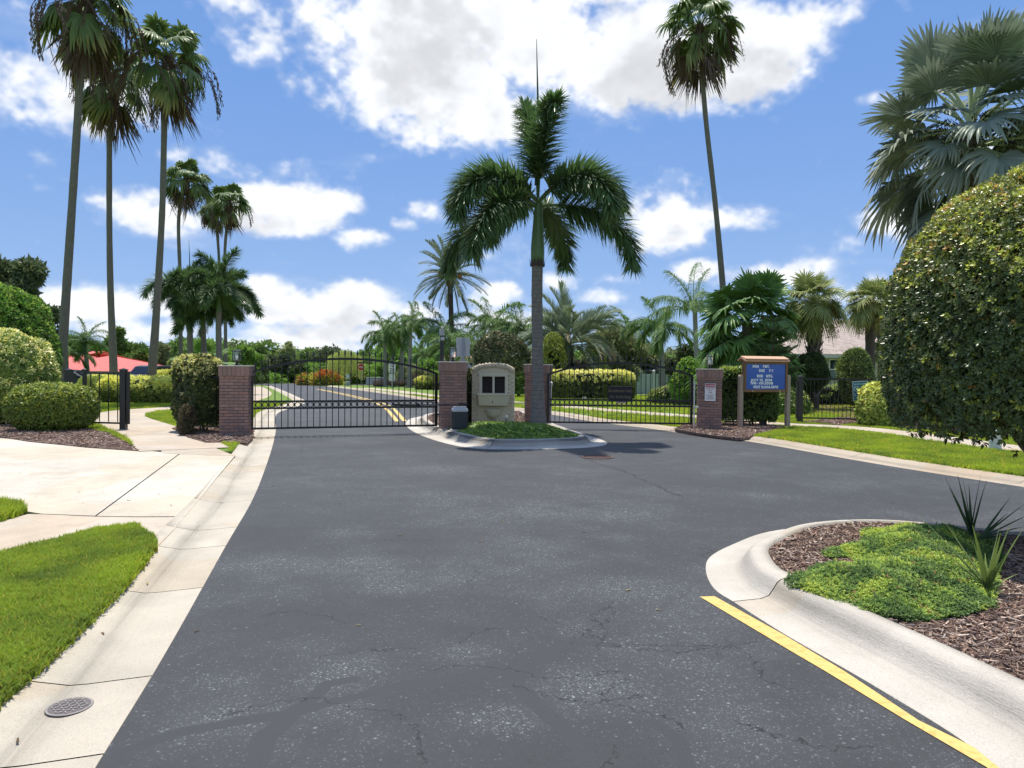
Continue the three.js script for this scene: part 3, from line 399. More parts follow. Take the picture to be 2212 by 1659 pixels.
{ // gate opener and its arms
  const body = (label, c, turn) => { const o = thing('gate_opener', label, 'gate opener', c, turn);
    part('housing', rbox(0.37, 0.43, 0.30, 0.045, 0, 0.225, 0), std(0.014, 0.022, 0.026, 0.42), o); part('lid', merge([rbox(0.375, 0.1, 0.31, 0.045, 0, 0.455, 0), rbox(0.3, 0.05, 0.24, 0.024, 0, 0.51, 0)]), std(0.45, 0.46, 0.47, 0.4), o); part('handle', box(0.09, 0.02, 0.03, 0.02, 0.47, 0.155), std(0.5, 0.5, 0.5, 0.4), o); part('footing', box(0.44, 0.05, 0.36, 0, -0.01, 0), M.coping, o); return o; };
  const c = at(993, 922, 16.85).setY(0.16); body('dark gate opener box with a grey lid standing before the pillar left of the fountain', c, 0.12);
  const a = thing('opener_arm', 'thin black arm reaching from the gate opener box to the left gate', 'gate arm'), m = new Mesher();
  const e0 = at(1000, 873.5, 16.8), e1 = at(902, 875, 17.6), e2 = at(850, 874, 17.35); m.tube([e0, e1], 0.016, 8, true); part('rod', m.geo(), M.black, a);
  const m2 = new Mesher(); m2.tube([e1, e2], 0.028, 8, true); part('tube', m2.geo(), M.black, a); part('joint', cyl(0.05, 0.05, 0.09, e1.x, e1.y - 0.045, e1.z), M.black, a); part('bracket', box(0.22, 0.05, 0.08, e0.x, e0.y, e0.z, 0, 0.1), M.black, a);
}
// ---------------------------------------------------------------- fountain
{
  const stone = (k, t) => std(0.60 * k, 0.52 * k, 0.385 * k * t, 0.95, { bumpMap: fin(grayTex(256, 256, (x, y) => 0.5 * tileNoise(x / 9, y / 9, 256 / 9, 4) + 0.5 * ss(0.3, 0.55, tileNoise(x / 22 + 9, y / 16, 256 / 22, 2)))), bumpScale: 0.012 });
  const rough = stone(1, 1), smooth = std(0.62, 0.56, 0.44, 0.9, { bumpMap: noiseBump, bumpScale: 0.004 }), o = thing('wall_fountain', 'pale stone wall fountain with arched top, dark shutters and a basin, between two pillars', 'fountain', at(1065, 915, 18.1).setY(0.16), 0.03);
  const W = 1.03, HS = 1.36, HT = 1.54, sh = new THREE.Shape(); sh.moveTo(-W / 2, 0); sh.lineTo(W / 2, 0); sh.lineTo(W / 2, HS); for (let k = 1; k < 20; k++) { const a = k / 20 * Math.PI; sh.lineTo(Math.cos(a) * W / 2, HS + (HT - HS) * Math.sin(a) ** 0.8); } sh.lineTo(-W / 2, HS);
  const hole = new THREE.Path(); hole.moveTo(-0.285, 0.80); hole.lineTo(0.295, 0.80); hole.lineTo(0.295, 1.23); hole.lineTo(-0.285, 1.23); sh.holes.push(hole);
  part('slab', new THREE.ExtrudeGeometry(sh, { depth: 0.22, bevelEnabled: true, bevelSize: 0.012, bevelThickness: 0.012, bevelSegments: 2, curveSegments: 4 }).translate(0, 0, -0.22), rough, o);
  const r = rng(5);
  for (let k = 0; k < 15; k++) { const a = (0.07 + 0.86 * k / 14) * Math.PI, x = Math.cos(a) * (W / 2 - 0.035), y = HS + (HT - HS - 0.02) * Math.sin(a) ** 0.8 - 0.02; const g = new THREE.DodecahedronGeometry(0.052 + 0.014 * r(), 1); g.scale(0.8 + 0.25 * r(), 1.15, 1.0); part('arch_stone', g, rough, o).position.set(x, y, 0.012); }
  for (let k = 0; k < 26; k++) for (const s of [-1, 1]) { const g = new THREE.DodecahedronGeometry(0.03 + 0.012 * r(), 0); g.scale(1.2, 0.9, 0.5); const b = part('edge_stone', g, rough, o); b.position.set(s * (W / 2 - 0.045 - 0.07 * (k & 1)), 0.04 + k * 0.052, 0.008); b.rotation.z = r() * 3; }
  part('lintel', rbox(0.76, 0.05, 0.05, 0.01, 0.005, 1.285, 0.02), smooth, o);
  const fr = part('frame', merge([box(0.06, 0.5, 0.05, -0.317, 1.02, 0.015), box(0.06, 0.5, 0.05, 0.327, 1.02, 0.015), box(0.7, 0.045, 0.045, 0.005, 1.2495, 0.018), box(0.05, 0.43, 0.045, 0.005, 1.015, 0.014)]), smooth, o);
  const wood = std(0.020, 0.016, 0.013, 0.6);
  for (const x of [-0.1525, 0.1625]) { const s = part('shutter', merge([box(0.26, 0.43, 0.012, x, 1.015, -0.075)]), wood, o); for (let k = 0; k < 11; k++) part('slat', box(0.24, 0.032, 0.01, x, 0.825 + k * 0.038, -0.05, -0.6), std(0.032, 0.026, 0.022, 0.55), s); }
  const tr = new Mesher(); const prof = (y, hw, d) => [V3(-hw, y, 0), V3(-hw, y, d), V3(hw, y, d), V3(hw, y, 0)]; const rows = [prof(0.50, 0.345, 0.10), prof(0.515, 0.352, 0.125), prof(0.77, 0.385, 0.20), prof(0.772, 0.405, 0.225), prof(0.795, 0.405, 0.225)];
  for (let k = 0; k < rows.length - 1; k++) for (let s = 0; s < 3; s++) tr.quad(rows[k][s], rows[k][s + 1], rows[k + 1][s + 1], rows[k + 1][s]); tr.quad(...rows[4]); tr.quad(...rows[0]); const tg = tr.geo(); tg.deleteAttribute('color'); tg.translate(0.01, 0, 0.013); tg.scale(1, 1, 1.25); part('basin', tg, smooth, o);
  const shell = new Mesher(); for (let k = 0; k < 9; k++) { const a0 = k / 9 * Math.PI, a1 = (k + 1) / 9 * Math.PI, c = V3(0, 0.545, 0.165); const q = (a, R) => V3(Math.cos(a) * 0.23 * R, 0.545 + Math.sin(a) * 0.155 * R, 0.155 + Math.sin(a) * 0.045 * R); shell.tri(c, q(a0, 1), q((a0 + a1) / 2, 1.04).add(V3(0, 0, 0.02))); shell.tri(c, q((a0 + a1) / 2, 1.04).add(V3(0, 0, 0.02)), q(a1, 1)); } part('shell_relief', shell.geo(), smooth, o);
  part('lower_bowl', new THREE.LatheGeometry([[0.05, 0.16], [0.07, 0.19], [0.12, 0.23], [0.165, 0.3], [0.185, 0.375], [0.215, 0.4], [0.2, 0.415], [0.16, 0.39]].map(([x, y]) => new THREE.Vector2(x, y)), 20, -Math.PI / 2, Math.PI).translate(0, 0, 0.02).scale(1.05, 1, 1.15), smooth, o);
  part('spout', box(0.02, 0.05, 0.03, -0.02, 0.6, 0.2), std(0.05, 0.04, 0.035, 0.5), o);
  const c = at(1094, 908, 17.6).setY(0.2), g = thing('garden_globe', 'small round white garden globe at the right foot of the stone fountain', 'globe', c); part('globe', new THREE.SphereGeometry(0.055, 16, 12).translate(0, 0.2, 0), std(0.55, 0.5, 0.42, 0.6), g); part('stake', cyl(0.018, 0.014, 0.16, 0, 0, 0, 8), M.blackRough, g);
}
// ---------------------------------------------------------------- poles, sign backs, pipes
{
  const c = at(954.5, 780, 17.9), o = thing('camera_pole', 'black pole with a grey camera box on top, behind the pillar left of the fountain', 'camera pole', V3(c.x, 0.14, c.z)); const top = at(954.5, 715, 17.9).y - 0.14;
  part('pole', box(0.085, top, 0.085, 0, top / 2, 0), M.black, o); part('camera_box', rbox(0.125, 0.15, 0.12, 0.012, 0, top - 0.04, 0.02), std(0.38, 0.38, 0.38, 0.5), o); part('camera_dome', new THREE.SphereGeometry(0.05, 16, 10).translate(0.02, top - 0.19, 0.07), std(0.45, 0.45, 0.45, 0.35), o); part('floodlight', rbox(0.07, 0.05, 0.08, 0.01, 0.01, top + 0.08, 0.03), std(0.6, 0.6, 0.58, 0.4), o);
  const s = at(1000, 750, 24), q = thing('road_sign', 'grey backs of a square and a diamond road sign on one post behind the fountain', 'road sign', V3(s.x, 0.05, s.z), 0.05); const y0 = at(1000, 750, 24).y - 0.05;
  part('post', box(0.075, y0 + 0.32, 0.05, 0.01, (y0 + 0.32) / 2, 0.06), std(0.26, 0.30, 0.33, 0.5), q); part('square_plate', rbox(0.44, 0.61, 0.008, 0.003, 0, y0, 0), std(0.42, 0.45, 0.46, 0.45), q); const dd = part('diamond_plate', rbox(0.6, 0.6, 0.008, 0.003), std(0.36, 0.39, 0.41, 0.45), q); dd.position.set(0.02, y0 - 0.72, -0.01); dd.rotation.z = 0.785; dd.scale.set(0.85, 0.85, 1);
  const pp = at(1190, 868, 19.6), pc = thing('camera_post', 'thin white post with a small round camera beside the foxtail palm trunk', 'camera post', V3(pp.x, 0.13, pp.z)); part('pipe', cyl(0.022, 0.022, 1.0, 0, 0, 0, 10), M.white, pc); part('camera', merge([new THREE.SphereGeometry(0.052, 14, 10).translate(0, 1.07, 0.01), cyl(0.035, 0.035, 0.06, 0, 0.99, 0, 12)]), M.white, pc);
  const w = at(1499.5, 868, 18.9), wp = thing('conduit_pipe', 'thin white conduit running down the left edge of the caution sign pillar', 'pipe', V3(w.x, 0.05, w.z)); part('pipe', cyl(0.02, 0.02, 1.27, 0, 0, 0, 10), std(0.55, 0.55, 0.53, 0.5), wp); part('latch', rbox(0.11, 0.05, 0.06, 0.01, 0.05, 0.58, 0.03), std(0.5, 0.5, 0.48, 0.4), wp);
  const c2 = at(2149, 982, 14.2), wb = thing('white_pipe', 'short white capped pipe standing in the lawn under the clipped tree', 'pipe', V3(c2.x, 0.05, c2.z)); part('pipe', cyl(0.11, 0.11, 0.36, 0, 0, 0, 20), std(0.62, 0.62, 0.58, 0.55), wb); part('cap', cyl(0.122, 0.118, 0.07, 0, 0.33, 0, 20), std(0.66, 0.66, 0.62, 0.5), wb);
}
// caution sign on pillar 4
{
  const tex = printed(384, 640, (x, w, h) => { x.fillStyle = '#dedad8'; x.fillRect(0, 0, w, h); x.fillStyle = '#9a1f2c'; x.fillRect(12, 12, w - 24, 128); x.fillStyle = '#f1e8e6'; x.textAlign = 'center'; x.font = 'bold 76px sans-serif'; x.fillText('CAUTION', w / 2, 104); x.fillStyle = '#7a3038'; x.font = 'bold 62px sans-serif'; x.fillText('ONE CAR', w / 2, 216); x.fillText('AT A', w / 2, 286); x.fillText('TIME', w / 2, 356); x.fillStyle = '#5a5a5e'; for (let k = 0; k < 6; k++) { const s = [0.8, 0.62, 0.5, 0.7, 0.8, 0.6][k]; x.fillRect(w / 2 - w * s / 2, 410 + k * 33, w * s, 11); } });
  const p = P4.localToWorld(V3(0.01, 0.99, 0.045)), o = thing('caution_sign', 'white caution sign with a red heading fixed to the brick pillar', 'sign', p, P4.rotation.y); part('plate', rbox(0.27, 0.45, 0.006, 0.003), M.white, o); part('print', new THREE.PlaneGeometry(0.258, 0.438).translate(0, 0, 0.0055), std(1, 1, 1, 0.45, { map: tex }), o);
}
// ---------------------------------------------------------------- notice board
{
  const tex = printed(1024, 668, (x, w, h) => { x.fillStyle = '#0d4fae'; x.fillRect(0, 0, w, h); x.fillStyle = '#fffaf0'; x.textAlign = 'left'; const T = (s, px, py, size, wd) => { x.font = 'bold ' + size + 'px sans-serif'; x.save(); x.translate(px, py); const m = x.measureText(s).width; x.scale(wd / m, 1); x.fillText(s, 0, 0); x.strokeStyle = '#fffaf0'; x.lineWidth = 2; x.strokeText(s, 0, 0); x.restore(); };
    T('HOA', 165, 98, 98, 170); T('PMT.', 435, 98, 98, 180); T('DUE', 332, 210, 98, 155); T('7-1', 590, 210, 98, 122); T('BOD', 282, 352, 96, 165); T('MTG.', 520, 352, 96, 190); T('JULY 15, 2024', 132, 456, 90, 550); T('7PM - VIA ZOOM', 115, 540, 90, 595); T('VISIT SLHOA.INFO', 190, 640, 92, 655); });
  const a = at(1598.6, 924, 19.3), b = at(1700.4, 922.6, 19.7), mid = a.clone().add(b).multiplyScalar(0.5), L = a.distanceTo(b), o = thing('notice_board', 'blue notice board in a brown wooden case with a small roof on two posts', 'notice board', V3(mid.x, 0.07, mid.z), -Math.atan2(b.z - a.z, b.x - a.x));
  const wt = (r, g, bl) => std(r, g, bl, 0.7, { bumpMap: grayTex(128, 128, (x, y) => tileNoise(x / 3, y / 40, 3.2, 2)), bumpScale: 0.002 }), post = wt(0.335, 0.255, 0.19), frame = wt(0.20, 0.105, 0.05), roof = wt(0.62, 0.36, 0.22);
  for (const s of [-1, 1]) { const x = s * L / 2; const sh = new THREE.Shape(); sh.moveTo(-0.05, -0.05); sh.lineTo(0.05, -0.05); sh.lineTo(0.05, 1.36); sh.lineTo(0.02, 1.4); sh.lineTo(-0.02, 1.4); sh.lineTo(-0.05, 1.36); part('post', new THREE.ExtrudeGeometry(sh, { depth: 0.09, bevelEnabled: true, bevelSize: 0.006, bevelThickness: 0.006, bevelSegments: 2 }).translate(x, 0, -0.045), post, o); }
  const W = L - 0.115, y0 = 0.95, H = 0.82; part('case', box(W, H, 0.09, 0, y0 + H / 2, 0), frame, o);
  for (const s of [-1, 1]) part('frame_side', rbox(0.065, H, 0.03, 0.006, s * (W / 2 - 0.0325), y0 + H / 2, 0.062), frame, o);
  part('frame_top', rbox(W - 0.135, 0.075, 0.03, 0.006, 0, y0 + H - 0.0375, 0.062), frame, o); part('frame_bottom', rbox(W - 0.135, 0.075, 0.03, 0.006, 0, y0 + 0.0375, 0.062), frame, o);
  part('letter_panel', new THREE.PlaneGeometry(W - 0.13, H - 0.15).translate(0, y0 + H / 2, 0.0485), std(1, 1, 1, 0.55, { map: tex }), o);
  part('pane', box(W - 0.132, H - 0.152, 0.003, 0, y0 + H / 2, 0.062), new THREE.MeshPhysicalMaterial({ color: 0xffffff, transmission: 1, roughness: 0.04, thickness: 0, specularIntensity: 0.35, side: THREE.DoubleSide }), o);
  for (const s of [-1, 1]) part('lock', cyl(0.016, 0.016, 0.02, 0, 0, 0, 12).rotateX(Math.PI / 2).translate(s * W * 0.31, y0 + 0.03, 0.072), std(0.6, 0.5, 0.35, 0.3, { metalness: 0.6 }), o);
  for (const [ry, rz, w, t] of [[1.815, 0.0, 1.33, 0.42], [1.855, -0.02, 1.30, 0.3]]) part('roof_board', box(w * L / 1.42, 0.03, 0.24, 0, ry, 0.03 + rz, t), roof, o); part('roof_board', box(1.33 * L / 1.42, 0.03, 0.2, 0, 1.83, -0.15, -0.42), roof, o);
}
// ---------------------------------------------------------------- fences and small signs
function fencePanel(o, A, B, y0, y1, n, w = 0.016) {
  const L = A.distanceTo(B), g = new THREE.Group(); g.name = 'panel'; g.position.copy(A).sub(o.position); g.position.y = 0; g.rotation.y = -Math.atan2(B.z - A.z, B.x - A.x); o.add(g);
  part('rail', box(L, 0.045, 0.035, L / 2, y1 - 0.0225, 0), M.black, g); part('rail', box(L, 0.04, 0.035, L / 2, y0 + 0.02, 0), M.black, g); const pk = box(w, y1 - y0 - 0.09, w, 0, (y0 + y1) / 2, 0); for (let k = 0; k < n; k++) part('picket', pk, M.black, g).position.x = L * (k + 0.65) / (n + 0.3);
}
function fencePost(o, p, h, w = 0.13) { const g = part('post', box(w, h, w, 0, h / 2, 0), M.black, o); g.position.copy(p).sub(o.position).setY(0); part('post_cap', merge([box(w + 0.03, 0.02, w + 0.03, 0, h + 0.01, 0), new THREE.ConeGeometry((w + 0.02) * 0.7, 0.035, 4).rotateY(Math.PI / 4).translate(0, h + 0.037, 0)]), M.black, g); return g; }
{
  const a = at(267, 930, 17.3).setY(0.05), b = at(183, 930, 17.5).setY(0.05), o = thing('iron_fence', 'short black iron fence panel between the clipped round bush and the left footpath', 'fence', a);
  fencePost(o, a, 1.41); fencePost(o, b, 1.4, 0.07); fencePanel(o, b, a, 0.14, 1.36, 4); const s = part('latch_stile', box(0.055, 1.2, 0.06, 0.11, 0.74, 0), M.black, o);
  const c = at(149, 900, 17.9).setY(0.05), o2 = thing('fence_post', 'black iron fence post between the tall palm trunk and the dark car', 'post', c); fencePost(o2, c, 1.39, 0.14); 
  const d = at(1727, 914, 21.8).setY(0.06), e = at(1960, 914, 20.9).setY(0.06), o3 = thing('iron_fence', 'long black iron fence of thin pickets right of the notice board', 'fence', d); fencePost(o3, d, 1.36, 0.14); fencePost(o3, e, 1.36, 0.14); part('latch_stile', box(0.05, 1.1, 0.06, -0.1, 0.7, 0.02), M.black, o3); fencePanel(o3, d, e, 0.13, 1.33, 26);
  const f = at(388, 930, 16.9).setY(0.05), g = at(474, 930, 16.2).setY(0.05), o4 = thing('iron_fence', 'low black rails showing under the variegated hedge beside the left pillar', 'fence', f); fencePost(o4, f, 1.2, 0.1); fencePanel(o4, f, g, 0.16, 1.3, 8); part('rail', box(0.9, 0.04, 0.03, 0.45, 0.33, -0.02), M.black, o4).rotation.y = -Math.atan2(g.z - f.z, g.x - f.x);
  const h = at(1565, 920, 19.9).setY(0.06), i = at(1648, 917, 20.2).setY(0.06), o5 = thing('iron_fence', 'low black rails showing under the hedge behind the notice board', 'fence', i); fencePost(o5, i, 1.3, 0.16); fencePanel(o5, h, i, 0.12, 1.3, 8); part('rail', box(1.0, 0.04, 0.03, -0.5, 0.3, -0.03), M.black, o5).rotation.y = -Math.atan2(i.z - h.z, i.x - h.x);
}
{
  const tex = printed(384, 512, (x, w, h) => { x.fillStyle = '#1d5c78'; x.fillRect(0, 0, w, h); x.strokeStyle = '#b9c9cd'; x.lineWidth = 8; x.strokeRect(6, 6, w - 12, h - 12); x.fillStyle = '#b9c9cd'; x.textAlign = 'center'; x.font = 'bold 36px sans-serif'; x.fillText('RECLAIMED WATER', w / 2, 84, w - 60); x.lineWidth = 11; for (const cx of [100, 284]) { x.beginPath(); x.arc(cx, 190, 62, 0, 7); x.stroke(); x.beginPath(); x.moveTo(cx - 44, 146); x.lineTo(cx + 44, 234); x.stroke(); x.fillRect(cx - 16, 168, 30, 44); } x.font = 'bold 40px sans-serif'; for (const [cx, s] of [[100, 'DRINK'], [284, 'SWIM']]) { x.fillText('DO NOT', cx, 338, 150); x.fillText(s, cx, 388, 140); } x.font = 'bold 34px sans-serif'; x.fillText('DO NOT PLAY IN WATER', w / 2, 460, w - 50); });
  const p = at(1858, 902, 21), o = thing('water_sign', 'blue reclaimed water sign with two crossed circles on a post before the fence', 'sign', V3(p.x, 0.06, p.z), -0.15); const y = at(1856, 845, 21).y - 0.06; part('post', box(0.05, y, 0.04, 0.01, y / 2, -0.03), std(0.03, 0.05, 0.05, 0.5), o); const pl = part('plate', rbox(0.43, 0.575, 0.006, 0.003), M.steel, o); pl.position.set(0, y, 0); pl.rotation.z = 0.05; part('print', new THREE.PlaneGeometry(0.425, 0.57).translate(0, 0, 0.0055), std(1, 1, 1, 0.5, { map: tex }), pl);
  const b = at(1744, 895, 27.2), u = thing('utility_box', 'small green utility box in the grass behind the right fence', 'utility box', V3(b.x, 0.05, b.z)); part('box', rbox(0.23, 0.34, 0.22, 0.03, 0, 0.17, 0), std(0.04, 0.10, 0.065, 0.6), u); part('lid', rbox(0.25, 0.05, 0.24, 0.02, 0, 0.345, 0), std(0.05, 0.13, 0.085, 0.55), u);
}
// drain covers
function cover(c, R, label, tint) {
  const o = thing('drain_cover', label, 'drain cover', c), mt = std(...tint, 0.75, { metalness: 0.2, bumpMap: noiseBump, bumpScale: 0.001 }); part('frame_ring', new THREE.TorusGeometry(R, R * 0.075, 6, 40).rotateX(Math.PI / 2).scale(1, 0.5, 1), mt, o); part('lid', cyl(R * 0.93, R * 0.93, 0.004, 0, -0.002, 0, 36), std(tint[0] * 0.45, tint[1] * 0.45, tint[2] * 0.45, 0.9), o);
  const l = []; const k = R / 4.2; for (let i = -4; i <= 4; i++) for (let j = -4; j <= 4; j++) { const x = i * k * 1.02, z = j * k * 1.02; if (Math.hypot(x, z) < R * 0.84) l.push(box(k * 0.86, 0.005, k * 0.3, x, 0.003, z, 0, (i + j) & 1 ? 0.785 : -0.785)); } const t = part('tread', merge(l), mt, o);
}
cover(G(150, 1522, 0.003).setY(-0.005), 0.088, 'small round iron cover in the gutter beside the front lawn', [0.30, 0.27, 0.25]);
cover(G(1291, 988).setY(0.006), 0.27, 'round reddish iron manhole cover in the road before the island', [0.13, 0.075, 0.062]);
// ---------------------------------------------------------------- houses and far street things
const shingle = (r, g, b, k = 1) => std(1, 1, 1, 0.9, { map: (() => { const t = colorTex(512, 512, (x, y, o) => { const row = Math.floor(y / 16), cx = Math.floor((x + (row & 1) * 13) / 26), s = 0.72 + 0.45 * hash(cx, row) + 0.2 * (hash(x, y) - 0.5) - (y % 16 < 2 ? 0.3 : 0); o[0] = r * s; o[1] = g * s; o[2] = b * s; }); t.repeat.set(0.28 * k, 0.28 * k); return t; })() });
function hipRoof(x0, x1, z0, z1, y0, y1, ov = 0.5) { // ridge along x
  const m = new Mesher(), d = (z1 - z0) / 2 + ov, A = V3(x0 - ov, y0, z1 + ov), B = V3(x1 + ov, y0, z1 + ov), C = V3(x1 + ov, y0, z0 - ov), D = V3(x0 - ov, y0, z0 - ov), zc = (z0 + z1) / 2, E = V3(x0 - ov + d, y1, zc), F = V3(x1 + ov - d, y1, zc), s = Math.hypot(y1 - y0, d);
  const f = (P, U) => { const k = P.map((p, i) => m.v(p, U[i][0], U[i][1])); P.length === 4 ? m.q(...k) : m.t(...k); };
  f([A, B, F, E], [[A.x, 0], [B.x, 0], [F.x, s], [E.x, s]]); f([C, D, E, F], [[C.x, 0], [D.x, 0], [E.x, s], [F.x, s]]); f([B, C, F], [[B.z, 0], [C.z, 0], [zc, s]]); f([D, A, E], [[D.z, 0], [A.z, 0], [zc, s]]); const g = m.geo(); g.deleteAttribute('color'); return g;
}
function eaves(x0, x1, z0, z1, y, ov, mat, o) { part('fascia', merge([box(x1 - x0 + 2 * ov, 0.2, 0.04, (x0 + x1) / 2, y - 0.1, z1 + ov), box(x1 - x0 + 2 * ov, 0.2, 0.04, (x0 + x1) / 2, y - 0.1, z0 - ov), box(0.04, 0.2, z1 - z0 + 2 * ov - 0.05, x0 - ov, y - 0.1, (z0 + z1) / 2), box(0.04, 0.2, z1 - z0 + 2 * ov - 0.05, x1 + ov, y - 0.1, (z0 + z1) / 2)]), mat, o); part('soffit', box(x1 - x0 + 2 * ov - 0.05, 0.02, z1 - z0 + 2 * ov - 0.05, (x0 + x1) / 2, y - 0.16, (z0 + z1) / 2), mat, o); }
function windowOn(o, x, y, z, w, h, frameMat) { const f = part('window', merge([box(w + 0.1, 0.06, 0.06, 0, h / 2 + 0.03, 0), box(w + 0.1, 0.06, 0.06, 0, -h / 2 - 0.03, 0), box(0.05, h, 0.06, -w / 2 - 0.025, 0, 0), box(0.05, h, 0.06, w / 2 + 0.025, 0, 0), box(w, 0.05, 0.05, 0, 0, 0)]), frameMat, o); f.position.set(x, y, z); for (const s of [-1, 1]) part('pane', box(w, h / 2 - 0.028, 0.01, 0, s * (h / 4 + 0.012), -0.005), std(0.02, 0.035, 0.04, 0.08), f); part('blind', box(w - 0.02, h * 0.4, 0.004, 0, -h / 4, 0.004), std(0.12, 0.16, 0.17, 0.5), f); }
{ // beige house right
  const z1 = -41, z0 = -52, x0 = at(1678, 800, 41).x, x1 = x0 + 15, o = thing('house', 'beige house with a grey brown shingle roof behind the right fence', 'house'), wall = std(0.43, 0.405, 0.325, 0.9, { bumpMap: noiseBump, bumpScale: 0.01 }), trim = std(0.55, 0.56, 0.50, 0.7), sh = shingle(0.43, 0.35, 0.295);
  part('wall', box(x1 - x0, 2.55, z1 - z0, (x0 + x1) / 2, 1.25, (z0 + z1) / 2), wall, o); eaves(x0, x1, z0, z1, 2.62, 0.45, trim, o); part('roof', hipRoof(x0, x1, z0, z1, 2.63, 5.0, 0.47), sh, o);
  for (const u of [1704, 1806]) { const p = at(u, 798, 41); windowOn(o, p.x, p.y, z1 + 0.03, u === 1704 ? 0.45 : 0.72, 1.05, M.white); }
  const vent = part('vent_pipe', cyl(0.04, 0.04, 0.3, x0 + 2.2, 3.4, -44, 8), std(0.2, 0.18, 0.17), o);
}
{ // red roof house left
  const z1 = -62, z0 = -73, xa = at(85, 800, 62).x, xb = at(292, 800, 62).x, o = thing('house', 'low house with a bright red tiled roof behind the tall palm trunks', 'house'), wall = std(0.30, 0.16, 0.10, 0.9), red = std(1, 1, 1, 0.75, { map: (() => { const t = colorTex(256, 256, (x, y, c) => { const s = 0.8 + 0.25 * hash(x >> 4, y >> 4) - (y % 32 < 5 ? 0.16 : 0) + 0.12 * Math.sin(x * 0.39); c[0] = 0.72 * s; c[1] = 0.155 * s; c[2] = 0.13 * s; }); t.repeat.set(0.4, 0.4); return t; })() });
  const ey = at(200, 803.7, 62).y; part('wall', box(xb - xa, 2.7, z1 - z0, (xa + xb) / 2, ey - 1.35, (z0 + z1) / 2), wall, o); eaves(xa, xb, z0, z1, ey + 0.08, 0.4, std(0.5, 0.3, 0.22, 0.8), o); const xm = at(232, 800, 62).x; part('roof', hipRoof(xa - 3, xm, z0, z1, ey + 0.09, at(140, 758, 67).y, 0.42), red, o); part('roof', hipRoof(xm - 7, xb, z0 + 1, z1 - 0.25, ey + 0.085, at(205, 766.5, 67).y, 0.4), red, o);
  
  windowOn(o, xb - 2.5, ey - 1.0, z1 + 0.03, 1.2, 1.0, M.white);
}
{ // peach house behind the sign backs
  const c = at(1040, 790, 55), o = thing('house', 'peach house with a pale tiled roof, mostly hidden behind the road sign backs', 'house'); const x0 = c.x - 2.6, x1 = c.x + 4.5; part('wall', box(x1 - x0, 2.6, 8, (x0 + x1) / 2, 1.25, -59), std(0.55, 0.36, 0.25, 0.9), o); eaves(x0, x1, -63, -55, 2.5, 0.5, std(0.6, 0.5, 0.42, 0.8), o); part('roof', hipRoof(x0, x1, -63, -55, 2.52, 4.5, 0.5), shingle(0.60, 0.37, 0.27), o); windowOn(o, x0 + 1.5, 1.6, -54.96, 0.9, 1.1, M.white);
}
{ // shed and vinyl fence behind the right gate
  const o = thing('garden_shed', 'dark grey shed with a gable roof behind the white vinyl fence', 'shed'), p = at(1417, 810, 55), grey = std(0.055, 0.055, 0.06, 0.8), W = 2.85, D = 4.2, yb = 0, ye = at(1417, 802, 55).y, yr = at(1417, 786.5, 55).y;
  const q = V3(p.x + 0.9, 0, -55); const g = new THREE.Group(); g.name = 'body'; o.add(g); o.position.copy(q); o.rotation.y = 0.5;
  const sh = new THREE.Shape(); sh.moveTo(-W / 2, yb); sh.lineTo(W / 2, yb); sh.lineTo(W / 2, ye); sh.lineTo(0, yr); sh.lineTo(-W / 2, ye); part('wall', new THREE.ExtrudeGeometry(sh, { depth: D, bevelEnabled: false }).translate(0, 0, -D), grey, g);
  const a = Math.atan2(yr - ye, W / 2), Ls = W / 2 / Math.cos(a) + 0.25; for (const s of [-1, 1]) part('roof', box(Ls, 0.06, D + 0.5, s * (W / 4 + 0.06), (ye + yr) / 2 + 0.03, -D / 2, 0, 0, -s * a), shingle(0.135, 0.135, 0.15), g);
  const f = thing('vinyl_fence', 'white vinyl privacy fence with round capped posts behind the right gate', 'fence'), vm = std(0.56, 0.63, 0.60, 0.55), A = at(1352, 851, 50), B = at(1384, 851, 51), C = at(1411.5, 851.5, 51), D2 = at(1475, 852, 50); const h = 1.42;
  const run = (P, Q, n) => { for (let k = 0; k < n; k++) { const a = P.clone().lerp(Q, k / n), b = P.clone().lerp(Q, (k + 1) / n), L = a.distanceTo(b), s = part('panel_board', box(L - 0.02, h - 0.12, 0.03, 0, h / 2, 0), vm, f); s.position.set((a.x + b.x) / 2, 0, (a.z + b.z) / 2); s.rotation.y = -Math.atan2(Q.z - P.z, Q.x - P.x); } const L = P.distanceTo(Q); for (const y of [0.07, h - 0.04]) { const s = part('rail', box(L, 0.13, 0.06, 0, y, 0), vm, f); s.position.set((P.x + Q.x) / 2, 0, (P.z + Q.z) / 2); s.rotation.y = -Math.atan2(Q.z - P.z, Q.x - P.x); } };
  run(A, B, 3); run(B, C, 3); run(C, D2, 6); for (const P of [A, B, C, D2]) { const s = part('post', box(0.15, h + 0.08, 0.15, 0, (h + 0.08) / 2, 0), std(0.68, 0.72, 0.69, 0.5), f); s.position.set(P.x, 0, P.z + 0.05); part('ball_cap', merge([box(0.2, 0.04, 0.2, 0, h + 0.1, 0), new THREE.SphereGeometry(0.1, 12, 10).translate(0, h + 0.2, 0)]), M.white, s); }
}
